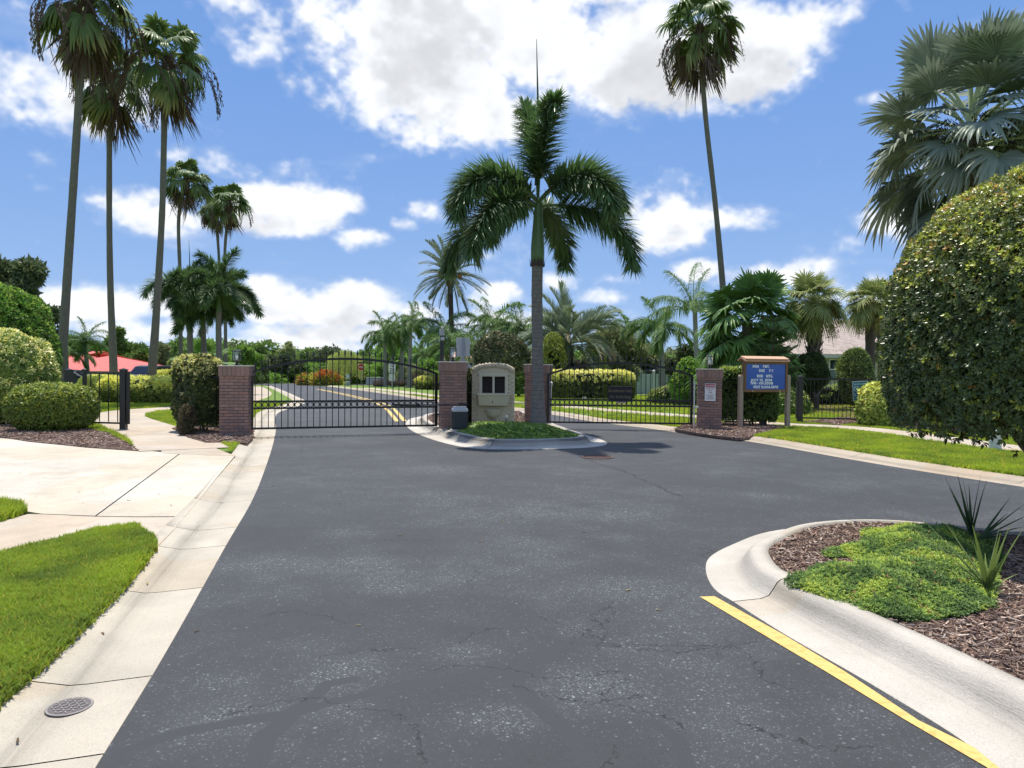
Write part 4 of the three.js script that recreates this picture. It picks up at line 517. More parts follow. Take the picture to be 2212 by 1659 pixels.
{ // stop sign, speed sign, small yard signs
  const p = at(780, 793, 72), o = thing('stop_sign', 'red octagonal stop sign on a thin post at the far junction', 'sign', V3(p.x, 0, p.z)); const oct = new THREE.Shape(); for (let k = 0; k < 8; k++) { const a = (k + 0.5) * Math.PI / 4; oct[k ? 'lineTo' : 'moveTo'](Math.cos(a) * 0.32, Math.sin(a) * 0.32); }
  part('plate', new THREE.ExtrudeGeometry(oct, { depth: 0.01, bevelEnabled: false }).translate(0, p.y, 0), std(0.5, 0.04, 0.04, 0.5), o); const tx = printed(128, 64, (x, w, h) => { x.fillStyle = '#b3272b'; x.fillRect(0, 0, w, h); x.fillStyle = '#f2ecec'; x.font = 'bold 54px sans-serif'; x.textAlign = 'center'; x.fillText('STOP', w / 2, 52, 122); }); part('lettering', new THREE.PlaneGeometry(0.48, 0.22).translate(0, p.y, 0.016), std(1, 1, 1, 0.5, { map: tx }), o); part('post', box(0.06, p.y + 0.5, 0.04, 0, (p.y + 0.5) / 2, -0.03), std(0.22, 0.2, 0.18, 0.6), o); part('name_blade', box(0.75, 0.16, 0.02, 0, p.y + 0.44, 0), std(0.16, 0.07, 0.06, 0.6), o);
  const s = at(847, 795, 62), q = thing('speed_sign', 'white speed limit sign on a pale post before the royal palms', 'sign', V3(s.x, 0, s.z)); const t2 = printed(128, 160, (x, w, h) => { x.fillStyle = '#dfe0dc'; x.fillRect(0, 0, w, h); x.strokeStyle = '#333'; x.lineWidth = 4; x.strokeRect(5, 5, w - 10, h - 10); x.fillStyle = '#222'; x.textAlign = 'center'; x.font = 'bold 26px sans-serif'; x.fillText('SPEED', w / 2, 36); x.fillText('LIMIT', w / 2, 62); x.font = 'bold 84px sans-serif'; x.fillText('25', w / 2, 142); });
  part('plate', box(0.62, 0.78, 0.01, 0, s.y + 0.0, 0), M.steel, q); part('print', new THREE.PlaneGeometry(0.61, 0.77).translate(0, s.y, 0.008), std(1, 1, 1, 0.5, { map: t2 }), q); part('post', box(0.08, s.y, 0.05, 0, s.y / 2, -0.03), std(0.4, 0.42, 0.4, 0.6), q); part('lower_plate', box(0.5, 0.6, 0.01, 0, s.y - 0.8, 0), std(0.62, 0.64, 0.62, 0.5), q);
  const y1 = at(751, 829, 70), ys = thing('yard_sign', 'small grey yard sign under the pale weeping tree at the junction', 'sign', V3(y1.x, 0, y1.z)); part('plate', box(0.3, 0.4, 0.02, 0, 0.95, 0), std(0.5, 0.55, 0.55, 0.5), ys); part('post', box(0.05, 0.8, 0.03, 0, 0.4, 0), std(0.3, 0.3, 0.3, 0.6), ys); const cb = thing('meter_box', 'small grey meter box at the foot of the weeping tree', 'utility box', V3(y1.x + 0.15, 0, y1.z + 0.6)); part('box', rbox(0.36, 0.4, 0.3, 0.04, 0, 0.2, 0), std(0.3, 0.33, 0.33, 0.6), cb); part('lid', rbox(0.4, 0.06, 0.34, 0.02, 0, 0.42, 0), std(0.45, 0.48, 0.48, 0.6), cb);
  const y2 = at(1261, 868, 38), yp = thing('yard_sign', 'small pink yard sign on a stake before the yellow hedge', 'sign', V3(y2.x, 0.05, y2.z + 0.3)); const py = at(1261, 862, 38).y - 0.05; part('plate', box(0.2, 0.26, 0.01, 0, py, 0), std(0.62, 0.45, 0.45, 0.6), yp); part('stake', box(0.02, py, 0.015, 0, py / 2, -0.012), M.blackRough, yp);
  const gb = at(810, 825, 76), g = thing('utility_cabinet', 'long grey utility cabinet left of the fallen palm stump', 'utility box', V3(gb.x, 0, gb.z)); part('body', rbox(1.7, 0.75, 0.9, 0.03, 0, 0.375, 0), std(0.50, 0.54, 0.50, 0.7), g); part('lid', rbox(1.78, 0.06, 0.98, 0.02, 0, 0.78, 0), std(0.34, 0.37, 0.36, 0.65), g); part('plinth', box(1.9, 0.1, 1.1, 0, 0.04, 0), M.coping, g);
  const bb = at(840, 824, 73), bl = thing('recycling_bin', 'small blue bin beside the grey utility cabinet', 'bin', V3(bb.x, 0, bb.z)); part('body', rbox(0.75, 0.5, 0.5, 0.05, 0, 0.3, 0), std(0.05, 0.13, 0.28, 0.5), bl); part('rim', rbox(0.82, 0.06, 0.57, 0.02, 0, 0.56, 0), std(0.06, 0.15, 0.32, 0.5), bl);
}
{ // fallen palm stumps with roots
  const p = at(862, 834, 69), o = thing('fallen_stump', 'fallen brown palm stump with splayed roots lying beyond the left gate', 'stump', V3(p.x, 0, p.z)), r = rng(77), bark = std(0.34, 0.22, 0.155, 1, { bumpMap: noiseBump, bumpScale: 0.03 });
  for (let k = 0; k < 5; k++) { const m = new Mesher(), x = -1.3 + k * 0.6; m.tube([V3(x - 0.5, 0.22, r() * 0.5), V3(x, 0.3 + 0.12 * r(), r() * 0.4), V3(x + 0.5, 0.28 + 0.2 * r(), r() * 0.4)], (t) => 0.2 + 0.07 * r(), 9, true); part('log', m.geo(), bark, o); }
  for (let k = 0; k < 16; k++) { const m = new Mesher(), a = r() * 3.1, L = 0.5 + 0.5 * r(); m.tube([V3(1.2, 0.4, 0.1), V3(1.2 + Math.cos(a) * L * 0.5, 0.45 + Math.sin(a) * L * 0.4, 0.3 * (r() - 0.3)), V3(1.2 + Math.cos(a) * L, 0.4 + Math.sin(a) * L * 0.8, 0.6 * (r() - 0.3))], (t) => 0.07 * (1 - 0.8 * t), 6); part('root', m.geo(), bark, o); }
  o.scale.setScalar(1.3);
}
// ---------------------------------------------------------------- parked vehicles behind the palms
function car(p, turn, label, tall, paint) {
  const o = thing('parked_car', label, 'car', p, turn), W = 1.85, L = tall ? 5.2 : 4.7, H = tall ? 1.78 : 1.45, sh = new THREE.Shape(), P = tall ? [[-2.5, 0.45], [-2.55, 1.0], [-1.9, 1.1], [-0.95, 1.15], [-0.3, 1.7], [0.1, 1.78], [1.4, 1.76], [1.6, 1.1], [2.55, 1.08], [2.55, 0.5]] : [[-2.3, 0.4], [-2.35, 0.72], [-2.0, 0.9], [-1.05, 0.98], [-0.3, 1.4], [0.5, 1.45], [1.3, 1.36], [2.0, 1.0], [2.32, 0.95], [2.3, 0.42]];
  P.forEach(([x, y], i) => sh[i ? 'lineTo' : 'moveTo'](x, y)); part('body', new THREE.ExtrudeGeometry(sh, { depth: W - 0.16, bevelEnabled: true, bevelSize: 0.07, bevelThickness: 0.08, bevelSegments: 3 }).translate(0, 0, -(W - 0.16) / 2), new THREE.MeshPhysicalMaterial({ color: new THREE.Color().setRGB(...paint), roughness: 0.5, clearcoat: 0.4, clearcoatRoughness: 0.2 }), o);
  const gl = std(0.015, 0.02, 0.025, 0.05), y1 = tall ? 1.2 : 1.0, y2 = tall ? 1.66 : 1.36; for (const s of [-1, 1]) for (const [a, b, c, d] of tall ? [[-0.75, 0.45, -0.25, 0.45], [0.52, 1.42, 0.52, 1.36]] : [[-0.85, 0.35, -0.25, 0.35], [0.42, 1.5, 0.42, 1.15]]) { const m = new Mesher(), z = s * (W / 2 + 0.004); m.quad(V3(a, y1, z), V3(b, y1, z), V3(d, y2, z), V3(c, y2, z)); part('side_window', m.geo(), gl, o); }
  const wm = new Mesher(), f = tall ? [[-1.0, 1.2], [-0.38, 1.72]] : [[-1.12, 1.02], [-0.4, 1.42]]; wm.quad(V3(f[0][0], f[0][1], -0.72), V3(f[0][0], f[0][1], 0.72), V3(f[1][0], f[1][1], 0.64), V3(f[1][0], f[1][1], -0.64)); const ws = part('windscreen', wm.geo().translate(-0.075, 0.045, 0), gl, o);
  for (const x of [-1.5, 1.45]) for (const s of [-1, 1]) { const w = new THREE.Group(); w.name = 'wheel'; w.position.set(x, 0.34, s * (W / 2 - 0.1)); o.add(w); part('tyre', new THREE.TorusGeometry(0.25, 0.1, 10, 24), std(0.02, 0.02, 0.02, 0.9), w); part('rim', cyl(0.2, 0.2, 0.12, 0, -0.06, 0, 18).rotateX(Math.PI / 2), M.steel, w); }
  for (const s of [-1, 1]) { part('headlight', rbox(0.08, 0.16, 0.36, 0.03, -(tall ? 2.6 : 2.36), tall ? 0.9 : 0.72, s * 0.68), std(0.7, 0.72, 0.75, 0.15), o); part('mirror', rbox(0.14, 0.18, 0.26, 0.05, tall ? -0.75 : -0.9, tall ? 1.28 : 1.06, s * (W / 2 + 0.2)), M.black, o); }
  part('bumper', rbox(0.12, 0.24, W - 0.1, 0.05, -(tall ? 2.62 : 2.38), 0.5, 0), tall ? M.steel : M.black, o); part('grille', box(0.05, 0.3, 0.9, -(tall ? 2.63 : 2.37), tall ? 0.88 : 0.68, 0), M.blackRough, o);
}
{ const a = at(160, 836, 49); car(V3(a.x, terr(a.x, a.z), a.z), Math.PI, 'dark blue parked car behind the tallest palm trunk, before the red roof', false, [0.012, 0.018, 0.035]); const b = at(321, 800, 54); car(V3(b.x, terr(b.x, b.z) - 0.02, b.z), 1.35, 'black parked pickup facing the road, behind the leaning palm trunk', true, [0.012, 0.012, 0.013]); }
// ---------------------------------------------------------------- palms
// a fan frond: petiole, then segments that spread from its end; e = elevation, droop = how far the tips hang
function fanFrond(o) {
  const r = rng(o.seed), m = new Mesher(), N = o.N || 26, R = o.R, e0 = o.e, stalk = [V3(0, 0, 0)], base = o.col || [1, 1, 1], tip = o.tip || base; let e = e0; const n = 5;
  for (let k = 0; k < n; k++) { const p = stalk[k].clone(); p.x += Math.cos(e) * o.pet / n; p.y += Math.sin(e) * o.pet / n; stalk.push(p); e -= (o.bend || 0.35) / n * (Math.cos(e0) * 0.7 + 0.3); }
  m.col = (o.stalk || [1.2, 1.25, 1.0]).map((c, i) => c * base[i]); m.tube(stalk, (t) => (o.pr || 0.02) * (1.25 - 0.6 * t), 5);
  const hub = stalk[n], T = V3(Math.cos(e), Math.sin(e), 0), Nn = V3(-Math.sin(e), Math.cos(e), 0), S = V3(0, 0, 1), sp = o.spread || 1.9, da = 2 * sp / (N - 1);
  for (let k = 0; k < N; k++) {
    if (o.ragged && r() < o.ragged) continue;
    const a = -sp + da * k + (r() - 0.5) * da * 0.3, q = a / sp, RR = R * (1 - 0.28 * q * q) * (0.88 + 0.2 * r()), d = T.clone().multiplyScalar(Math.cos(a)).addScaledVector(S, Math.sin(a)).addScaledVector(Nn, (o.cup || 0.12) + 0.25 * (o.fold || 0) * Math.abs(Math.sin(a))).normalize(), side = T.clone().multiplyScalar(-Math.sin(a)).addScaledVector(S, Math.cos(a));
    const dr = o.droop * (0.6 + 0.8 * r()), sh = 0.8 + 0.4 * r(), rows = [];
    for (const [t, w, up] of [[0.04, 0.05, 0], [0.42, 0.45, 0.16], [0.72, 0.36, 0.12], [0.9, 0.17, 0.05], [1, 0, 0]]) { const hang = dr * Math.max(0, t - 0.36) ** 1.6 * 2.0, c = hub.clone().addScaledVector(d, RR * t * (1 - 0.25 * Math.min(1, hang))); c.y -= hang * RR; const hw = RR * da * w * (o.wide || 1.1); m.col = base.map((b, i) => lerp(b, tip[i], ss(0.45, 1, t)) * sh); rows.push(w ? [m.v(c.clone().addScaledVector(side, hw)), m.v(c.clone().addScaledVector(Nn, hw * 0.6)), m.v(c.clone().addScaledVector(side, -hw))] : [m.v(c)]); }
    for (let i = 0; i < 3; i++) { m.q(rows[i][0], rows[i][1], rows[i + 1][1], rows[i + 1][0]); m.q(rows[i][1], rows[i][2], rows[i + 1][2], rows[i + 1][1]); } m.t(rows[3][0], rows[3][1], rows[4][0]); m.t(rows[3][1], rows[3][2], rows[4][0]);
  }
  return m.geo();
}
// a feather frond: arching midrib with leaflets in two ranks, or all round it (plume)
function pinFrond(o) {
  const r = rng(o.seed), m = new Mesher(), n = 18, pts = [V3(0, 0, 0)], tang = []; let e = o.e; const col = o.col || [1, 1, 1];
  for (let k = 0; k < n; k++) { tang.push(V3(Math.cos(e), Math.sin(e), 0)); pts.push(pts[k].clone().addScaledVector(tang[k], o.L / n)); e -= o.curve / n * (0.35 + 1.3 * k / n) ; if (e < -1.5) e = -1.5; } tang.push(tang[n - 1].clone());
  m.col = [col[0] * 1.5, col[1] * 1.35, col[2] * 1.2]; m.tube(pts, (t) => (o.pr || 0.025) * (1.15 - t), 5);
  for (let k = 0; k < o.N; k++) {
    const s0 = o.bare ?? 0.14, t = s0 + (1 - s0) * (k + r()) / o.N, f = t * n, i = Math.min(n - 1, Math.floor(f)), P = pts[i].clone().lerp(pts[i + 1], f - i), T = tang[i], U = V3(-T.y, T.x, 0), S = V3(0, 0, 1);
    const phi = o.plume ? r() * 6.283 : (k & 1 ? 1 : -1) * (1.5708 - (o.V || 0.3) + (r() - 0.5) * (o.jit || 0.3)), lat = S.clone().multiplyScalar(Math.sin(phi)).addScaledVector(U, Math.cos(phi)), fa = (o.fa || 0.95) * (0.85 + 0.3 * r()) * (1 - 0.35 * t), d = T.clone().multiplyScalar(Math.cos(fa)).addScaledVector(lat, Math.sin(fa)).normalize();
    const prof = o.prof ? o.prof(t) : (0.55 + 0.75 * Math.sin(Math.PI * Math.min(1, t * 0.85 + 0.1))) * (t > 0.85 ? 1 - (t - 0.85) * 2.6 : 1), L = o.leaf * prof * (0.85 + 0.3 * r()), w = o.w * (0.8 + 0.4 * r()), wv = d.clone().cross(Math.abs(d.y) > 0.9 ? V3(1, 0, 0) : V3(0.3 * (r() - 0.5), 1, 0.3 * (r() - 0.5))).normalize(), dr = o.droop * (0.5 + r());
    const sh = 0.75 + 0.5 * r(), br = o.tipBrown && t > 0.8 && r() < o.tipBrown; m.col = br ? [1.6, 0.95, 0.9].map((c, q) => c * col[q] * sh) : col.map((c) => c * sh);
    const q1 = P.clone().addScaledVector(d, L * 0.45); q1.y -= dr * L * 0.16; const q2 = P.clone().addScaledVector(d, L * (1 - 0.18 * dr)); q2.y -= dr * L * 0.75;
    const a0 = m.v(P.clone().addScaledVector(wv, w * 0.3)), a1 = m.v(P.clone().addScaledVector(wv, -w * 0.3)), b0 = m.v(q1.clone().addScaledVector(wv, w * 0.5)), b1 = m.v(q1.clone().addScaledVector(wv, -w * 0.5)), c = m.v(q2); m.q(a0, a1, b1, b0); m.t(b0, b1, c);
  }
  return m.geo();
}
const trunkTex = (base, bands, contrast, seed) => { const t = colorTex(256, 1024, (x, y, o) => { const n = tileNoise(x / 10, y / 10 + seed, 25.6, 4), f = hash(x + seed, y), line = Math.abs(((y / 1024 * bands + 0.12 * vnoise(x / 16, y / 40 + seed)) % 1) - 0.5), ring = ss(0.40, 0.49, line) * contrast, st = tileNoise(x / 3, y / 50, 256 / 3, 2), k = 0.72 + 0.42 * n + 0.14 * (f - 0.5) - ring + 0.22 * (st - 0.5); o[0] = base[0] * k; o[1] = base[1] * k; o[2] = base[2] * k * (1 - 0.1 * n); }); return t; };
const greyTrunk = std(1, 1, 1, 0.95, { map: trunkTex([0.175, 0.160, 0.130], 14, 0.2, 3), bumpMap: noiseBump, bumpScale: 0.012 });
const ringTrunk = std(1, 1, 1, 0.9, { map: trunkTex([0.205, 0.182, 0.168], 10, 0.4, 8), bumpMap: noiseBump, bumpScale: 0.006 });
const royalTrunk = std(1, 1, 1, 0.85, { map: trunkTex([0.30, 0.29, 0.27], 8, 0.12, 5) });
const shaftMat = new THREE.MeshPhysicalMaterial({ color: new THREE.Color().setRGB(0.085, 0.15, 0.045), roughness: 0.5, clearcoat: 0.2, side: THREE.DoubleSide });
function trunk(o, pts, rad, mat, sides = 14, ring = 0, per = 0.12) {
  const P = smoothPath(pts, ring ? 0.025 : 0.2), L = new THREE.CatmullRomCurve3(pts).getLength(), m = new Mesher(); const r = rng(Math.round(pts[0].x * 100));
  const wob = Array.from({ length: 40 }, () => 0.96 + 0.08 * r()); m.tube(P, (t) => { const w = t * 38, i = Math.floor(w); return rad(t) * lerp(wob[i], wob[i + 1], w - i) * (1 + ring * (((t * L / per) % 1) - 0.5)); }, sides); const g = m.geo(); g.deleteAttribute('color'); return part('trunk', g, mat, o);
}
function hangFronds(o, hub, list, mat, r, name = 'frond') { for (const [geo, n, a0] of list) for (let k = 0; k < n; k++) { const f = part(name, geo[Math.floor(r() * geo.length)], mat, o); f.position.copy(hub).add(V3((r() - 0.5) * 0.1, (r() - 0.5) * 0.16, (r() - 0.5) * 0.1)); f.rotation.set((r() - 0.5) * 1.1, (a0 ?? 0) + (k + 0.8 * r()) / n * 6.283, (r() - 0.5) * 0.5, 'YZX'); const s = 0.8 + 0.35 * r(); f.scale.setScalar(s); } }
const greenFan = leafy(0.11, 0.165, 0.048, 0.4, 0.35, { vertexColors: true }), deadLeaf = std(1, 1, 1, 0.95, { vertexColors: true });
const fanSet = (es, p) => es.flatMap((e, i) => [0, 1].map((s) => fanFrond({ ...p, e, seed: 100 + i * 7 + s * 31 })));
const W = { up: fanSet([1.35, 1.1], { pet: 0.85, R: 0.85, droop: 0.35, bend: 0.5, N: 26 }), mid: fanSet([0.75, 0.4], { pet: 1.0, R: 0.85, droop: 0.6, bend: 0.6, N: 26 }), low: fanSet([0, -0.4], { pet: 1.0, R: 0.85, droop: 0.9, bend: 0.6, N: 24, ragged: 0.1, tip: [1.1, 0.95, 0.85] }), hang: fanSet([-0.75, -1.0], { pet: 0.85, R: 0.8, droop: 0.95, bend: 0.4, N: 22, ragged: 0.2, tip: [2.0, 1.1, 1.0] }),
  dead: fanSet([-0.95, -1.25, -1.4], { pet: 0.8, R: 0.75, droop: 1.3, bend: 0.3, N: 18, spread: 1.3, ragged: 0.3, wide: 0.6, col: [0.125, 0.085, 0.058], tip: [0.10, 0.062, 0.042], stalk: [1.5, 1.5, 1.4] }) };
const strands = [0, 1, 2].map((s) => { const r = rng(900 + s), m = new Mesher(); for (let k = 0; k < 3; k++) { const c = 0.08 + 0.05 * r(); m.col = [c, c * 0.66, c * 0.46]; const L = 0.9 + 0.6 * r(), a = 0.7 * (r() - 0.5), out = 1.0 + 0.35 * r(), ca = Math.cos(a), sa = Math.sin(a); const p = [V3(0, 0, 0), V3(ca * out * 0.6, 0.28, sa * out * 0.6), V3(ca * out, -0.1, sa * out), V3(ca * out * 1.08, -L * 0.7, sa * out * 1.05), V3(ca * out * 1.06, -L * 1.15, sa * out)]; const sp = smoothPath(p, 0.12); m.tube(sp, 0.011, 4); for (let i = Math.floor(sp.length * 0.45); i < sp.length; i++) for (let j = 0; j < 4; j++) { const q = sp[i].clone().add(V3((r() - 0.5) * 0.1, -0.06 * r(), (r() - 0.5) * 0.1)), d = V3((r() - 0.5) * 0.12, -0.10 - 0.12 * r(), (r() - 0.5) * 0.12); m.tri(q, q.clone().add(d), q.clone().addScaledVector(d, 0.6).add(V3(0.025, 0, 0.02))); } } return m.geo(); });
function washingtonia(uv, Z, label, r0, r1, seed, sc = 1, skirt = 1, y0 = 0) { // uv: trunk from the ground up, last is the crown's heart
  const P = uv.map(([u, v]) => at(u, v, Z)); P[0].y = y0 + terr(P[0].x, P[0].z); const o = thing('fan_palm', label, 'palm tree', P[0]), L = P.map((p) => p.clone().sub(P[0])), r = rng(seed);
  trunk(o, L, (t) => lerp(r0 * 0.92, r1 * 0.84, 1 - (1 - t) ** 3.5) * (t < 0.04 ? 1.2 - t * 5 : 1), greyTrunk, 14); const hub = L[L.length - 1], g = new THREE.Group(); g.name = 'crown'; g.position.copy(hub); g.scale.setScalar(sc); o.add(g); const H = V3(0, 0, 0);
  hangFronds(g, V3(0, 0.25, 0), [[W.up, 9], [W.mid, 12]], greenFan, r); hangFronds(g, V3(0, 0.05, 0), [[W.low, 8]], greenFan, r); hangFronds(g, V3(0, -0.25, 0), [[W.hang, 4]], greenFan, r);
  hangFronds(g, V3(0, -0.35, 0), [[W.dead, Math.round(7 * skirt)]], deadLeaf, r, 'dead_frond'); hangFronds(g, V3(0, -0.75, 0), [[W.dead, Math.round(5 * skirt)]], deadLeaf, r, 'dead_frond'); hangFronds(g, V3(0, -0.1, 0), [[strands, Math.round(11 * skirt)]], deadLeaf, r, 'flower_stalk');
  const b = new Mesher(); b.col = [0.10, 0.06, 0.04]; b.tube([V3(0, -1.1, 0), V3(0, -0.7, 0), V3(0, -0.2, 0), V3(0, 0.3, 0)], (t, k) => [r1, r1 * 1.5, r1 * 1.9, r1 * 1.2][k], 10); part('leaf_bases', b.geo(), deadLeaf, g); return o;
}
washingtonia([[126, 870], [133, 780], [148, 560], [165, 300], [178, 90], [186, 15]], 30, 'tallest fan palm at the left, its shaggy brown crown cut by the top edge', 0.235, 0.17, 41, 1.18, 1.5);
washingtonia([[247, 850], [245, 790], [238, 600], [236, 400], [238, 265], [246, 175]], 36, 'middle of the three tall fan palms at the left, straight trunk and tangled crown', 0.235, 0.15, 42, 1.12, 1.2);
washingtonia([[322, 868], [328, 810], [340, 640], [351, 440], [356, 250], [364, 140]], 33, 'leaning tall fan palm with a full green crown, right of the other two tall ones', 0.24, 0.15, 43, 1.15, 1);
washingtonia([[393, 845], [391, 780], [389, 600], [387, 460], [402, 390]], 52, 'small distant fan palm rising just right of the leaning tall palm', 0.19, 0.14, 44, 0.98, 0.9);
washingtonia([[475, 838], [474, 700], [472, 540], [463, 458]], 62, 'far fan palm with its crown touching a slightly taller one, left of the two', 0.17, 0.13, 45, 0.8, 1);
washingtonia([[488, 838], [487, 700], [486, 540], [495, 440]], 60, 'far fan palm with its crown touching a slightly lower one, right of the two', 0.19, 0.14, 46, 0.98, 0.9);
washingtonia([[1580, 880], [1573, 790], [1563, 640], [1545, 440], [1523, 240], [1512, 70]], 33, 'single tall thin fan palm right of centre with a long brown skirt', 0.24, 0.13, 47, 1.12, 1.3);

// foxtail palms: bottle-brush fronds on a green crownshaft
const foxMat = leafy(0.085, 0.145, 0.048, 0.6, 0.32, { vertexColors: true });
const fox = (e, curve, L, seed, N = 760) => pinFrond({ e, curve, L, N, leaf: 0.62, w: 0.046, plume: true, fa: 1.12, droop: 0.26, seed, pr: 0.03, bare: 0.16, prof: (t) => 0.72 + 0.4 * Math.sin(Math.PI * Math.min(1, t + 0.1)), col: [1, 1, 1] });
const spearLeaf = (L) => { const m = new Mesher(); m.col = [0.6, 0.7, 0.7]; m.tube([V3(0, 0, 0), V3(0.02, L * 0.5, 0), V3(-0.03, L, 0)], (t) => 0.045 * (1 - t) + 0.006, 7); return m.geo(); };
{
  const b = at(1162, 912, 16.8), s = 16.8 / FOCAL, o = thing('foxtail_palm', 'foxtail palm with bushy dark fronds growing from the round island', 'palm tree', V3(b.x, 0.28, b.z)), X = (u, v) => at(u, v, 16.8).sub(o.position);
  trunk(o, [X(1162, 918), X(1162, 880), X(1161, 750), X(1160, 640), X(1161, 562)], (t) => lerp(0.170, 0.128, ss(0, 0.35, t)) + (t < 0.1 ? 0.035 * (1 - t / 0.1) : 0), ringTrunk, 22, 0.035, 0.11);
  const cs = new Mesher(), c0 = X(1161, 565), c1 = X(1163, 440); cs.tube([0, 0.08, 0.25, 0.5, 0.75, 0.9, 1].map((t) => c0.clone().lerp(c1, t)), (t, k) => [0.132, 0.155, 0.155, 0.132, 0.108, 0.096, 0.082][k], 20); const cg = cs.geo(); cg.deleteAttribute('color'); part('crownshaft', cg, shaftMat, o);
  const fb = new Mesher(); fb.col = [0.06, 0.045, 0.04]; for (let k = 0; k < 14; k++) { const a = k / 14 * 6.283; fb.tri(c0.clone().add(V3(Math.cos(a) * 0.165, -0.1, Math.sin(a) * 0.165)), c0.clone().add(V3(Math.cos(a + 0.5) * 0.168, -0.12, Math.sin(a + 0.5) * 0.168)), c0.clone().add(V3(Math.cos(a + 0.2) * 0.185, 0.09, Math.sin(a + 0.2) * 0.185))); } part('husk', fb.geo(), deadLeaf, o);
  // each frond: [start v, azimuth (0 = right, pi/2 = away), elevation, curve, length]
  const F = [[425, 1.9, 1.42, 0.7, 2.6], [428, 4.9, 1.36, 1.6, 2.5], [436, 0.12, 0.9, 2.7, 2.6], [440, -0.75, 0.6, 2.35, 2.6], [434, 3.02, 0.85, 2.65, 2.55], [438, 3.75, 0.55, 2.35, 2.7], [445, 4.0, 0.05, 1.75, 2.8], [446, -0.3, 0.05, 1.75, 2.85], [446, 2.85, 0.05, 1.75, 2.85], [448, 1.2, 0.2, 1.8, 2.7], [446, 2.1, 0.6, 2.3, 2.7]];
  F.forEach(([v, az, e, cu, L], i) => { const f = part('frond', fox(e, cu, L, 300 + i), foxMat, o); f.position.copy(X(1162, v)); f.rotation.y = az; });
  const sp = part('spear_leaf', spearLeaf(3.3), foxMat, o); sp.position.copy(X(1159, 400)); const hs = new Mesher(); hs.col = [0.1, 0.12, 0.08]; hs.tube([X(1190, 440), X(1200, 480), X(1209, 518)], 0.006, 4); part('hanging_thread', hs.geo(), deadLeaf, o);
}
const foxV = [[1.25, 1.1], [0.8, 2.2], [0.45, 2.1], [0.1, 1.7]].map(([e, c], i) => [0, 1].map((s) => fox(e, c, 2.35, 340 + i * 3 + s, 420)));
function foxtail(uv, Z, label, seed, sc = 1) {
  const P = uv.map(([u, v]) => at(u, v, Z)); P[0].y = 0.03; const o = thing('foxtail_palm', label, 'palm tree', P[0]), L = P.map((p) => p.clone().sub(P[0])), r = rng(seed); trunk(o, L, (t) => lerp(0.19, 0.15, t), ringTrunk, 14); const top = L[L.length - 1], m = new Mesher(); m.tube([top, top.clone().add(V3(0, 0.5, 0)), top.clone().add(V3(0, 1.1, 0))], (t) => lerp(0.16, 0.09, t), 12); const g = m.geo(); g.deleteAttribute('color'); part('crownshaft', g, shaftMat, o);
  const c = new THREE.Group(); c.name = 'crown'; c.position.copy(top).y += 1.1; c.scale.setScalar(sc); o.add(c); hangFronds(c, V3(0, 0, 0), [[foxV[0], 3], [foxV[1], 6], [foxV[2], 7], [foxV[3], 6]], foxMat, r); const sp = part('spear_leaf', spearLeaf(2.6), foxMat, c);
}
foxtail([[411, 868], [411, 800], [410, 700], [409, 665]], 43, 'leftmost of three foxtail palms standing close together behind the hedge', 51, 1.1);
foxtail([[444, 860], [442, 790], [440, 740], [439, 712]], 44, 'middle and lowest of three foxtail palms standing close together', 52, 0.95);
foxtail([[474, 860], [474, 790], [472, 700], [473, 672]], 42, 'rightmost of three foxtail palms standing close together behind the left pillar', 53, 1.1);

// royal, date, pindo, queen palms
const royMat = leafy(0.105, 0.18, 0.05, 0.15, 0.35, { vertexColors: true }), greyLeaf = leafy(0.215, 0.26, 0.175, 0.2, 0.3, { vertexColors: true }), dateMat = leafy(0.17, 0.205, 0.13, 0.25, 0.3, { vertexColors: true });
const royV = [[1.3, 0.9], [0.9, 1.7], [0.5, 1.9], [0.1, 1.7], [-0.3, 1.3]].map(([e, c], i) => [0, 1].map((s) => pinFrond({ e, curve: c, L: 2.6, N: 150, leaf: 0.62, w: 0.045, V: 0.5, jit: 1.1, droop: 0.75, fa: 0.95, seed: 400 + i * 3 + s, bare: 0.12, pr: 0.03 })));
function royal(uv, Z, label, seed, sc = 1, tr = 0.19, counts = [2, 3, 5, 5, 3]) {
  const P = uv.map(([u, v]) => at(u, v, Z)); P[0].y = 0.02 + terr(P[0].x, P[0].z); const o = thing('royal_palm', label, 'palm tree', P[0]), L = P.map((p) => p.clone().sub(P[0])), r = rng(seed); trunk(o, L, (t) => lerp(tr * 1.15, tr * 0.8, t), royalTrunk, 12); const top = L[L.length - 1], m = new Mesher(), h = 0.9 * sc; m.tube([top, top.clone().add(V3(0, h * 0.5, 0)), top.clone().add(V3(0, h, 0))], (t) => tr * lerp(0.85, 0.45, t), 12); const g = m.geo(); g.deleteAttribute('color'); part('crownshaft', g, shaftMat, o);
  const c = new THREE.Group(); c.name = 'crown'; c.position.copy(top); c.position.y += h; c.scale.setScalar(sc); o.add(c); hangFronds(c, V3(0, 0, 0), royV.map((v, i) => [v, counts[i]]), royMat, r);
}
royal([[833, 832], [832, 790], [831, 742]], 68, 'leftmost royal palm of the group behind the right end of the left gate', 61, 0.98);
royal([[845, 833], [846, 790], [852, 748]], 74, 'royal palm second from the left in the group behind the left gate', 62, 0.95);
royal([[866, 833], [868, 790], [868, 735]], 70, 'royal palm third from the left in the group behind the left gate', 63, 0.95);
royal([[884, 834], [885, 790], [887, 722]], 66, 'tallest pale-trunked royal palm at the right of the group behind the left gate', 64, 1.05);
royal([[915, 826], [915, 800], [915, 785]], 95, 'small far palm low in the gap between the royal palms and the camera pole', 65, 0.9);
royal([[957, 840], [959, 790], [960, 740]], 60, 'royal palm just behind the date palm trunk and the camera pole', 66, 1.15);
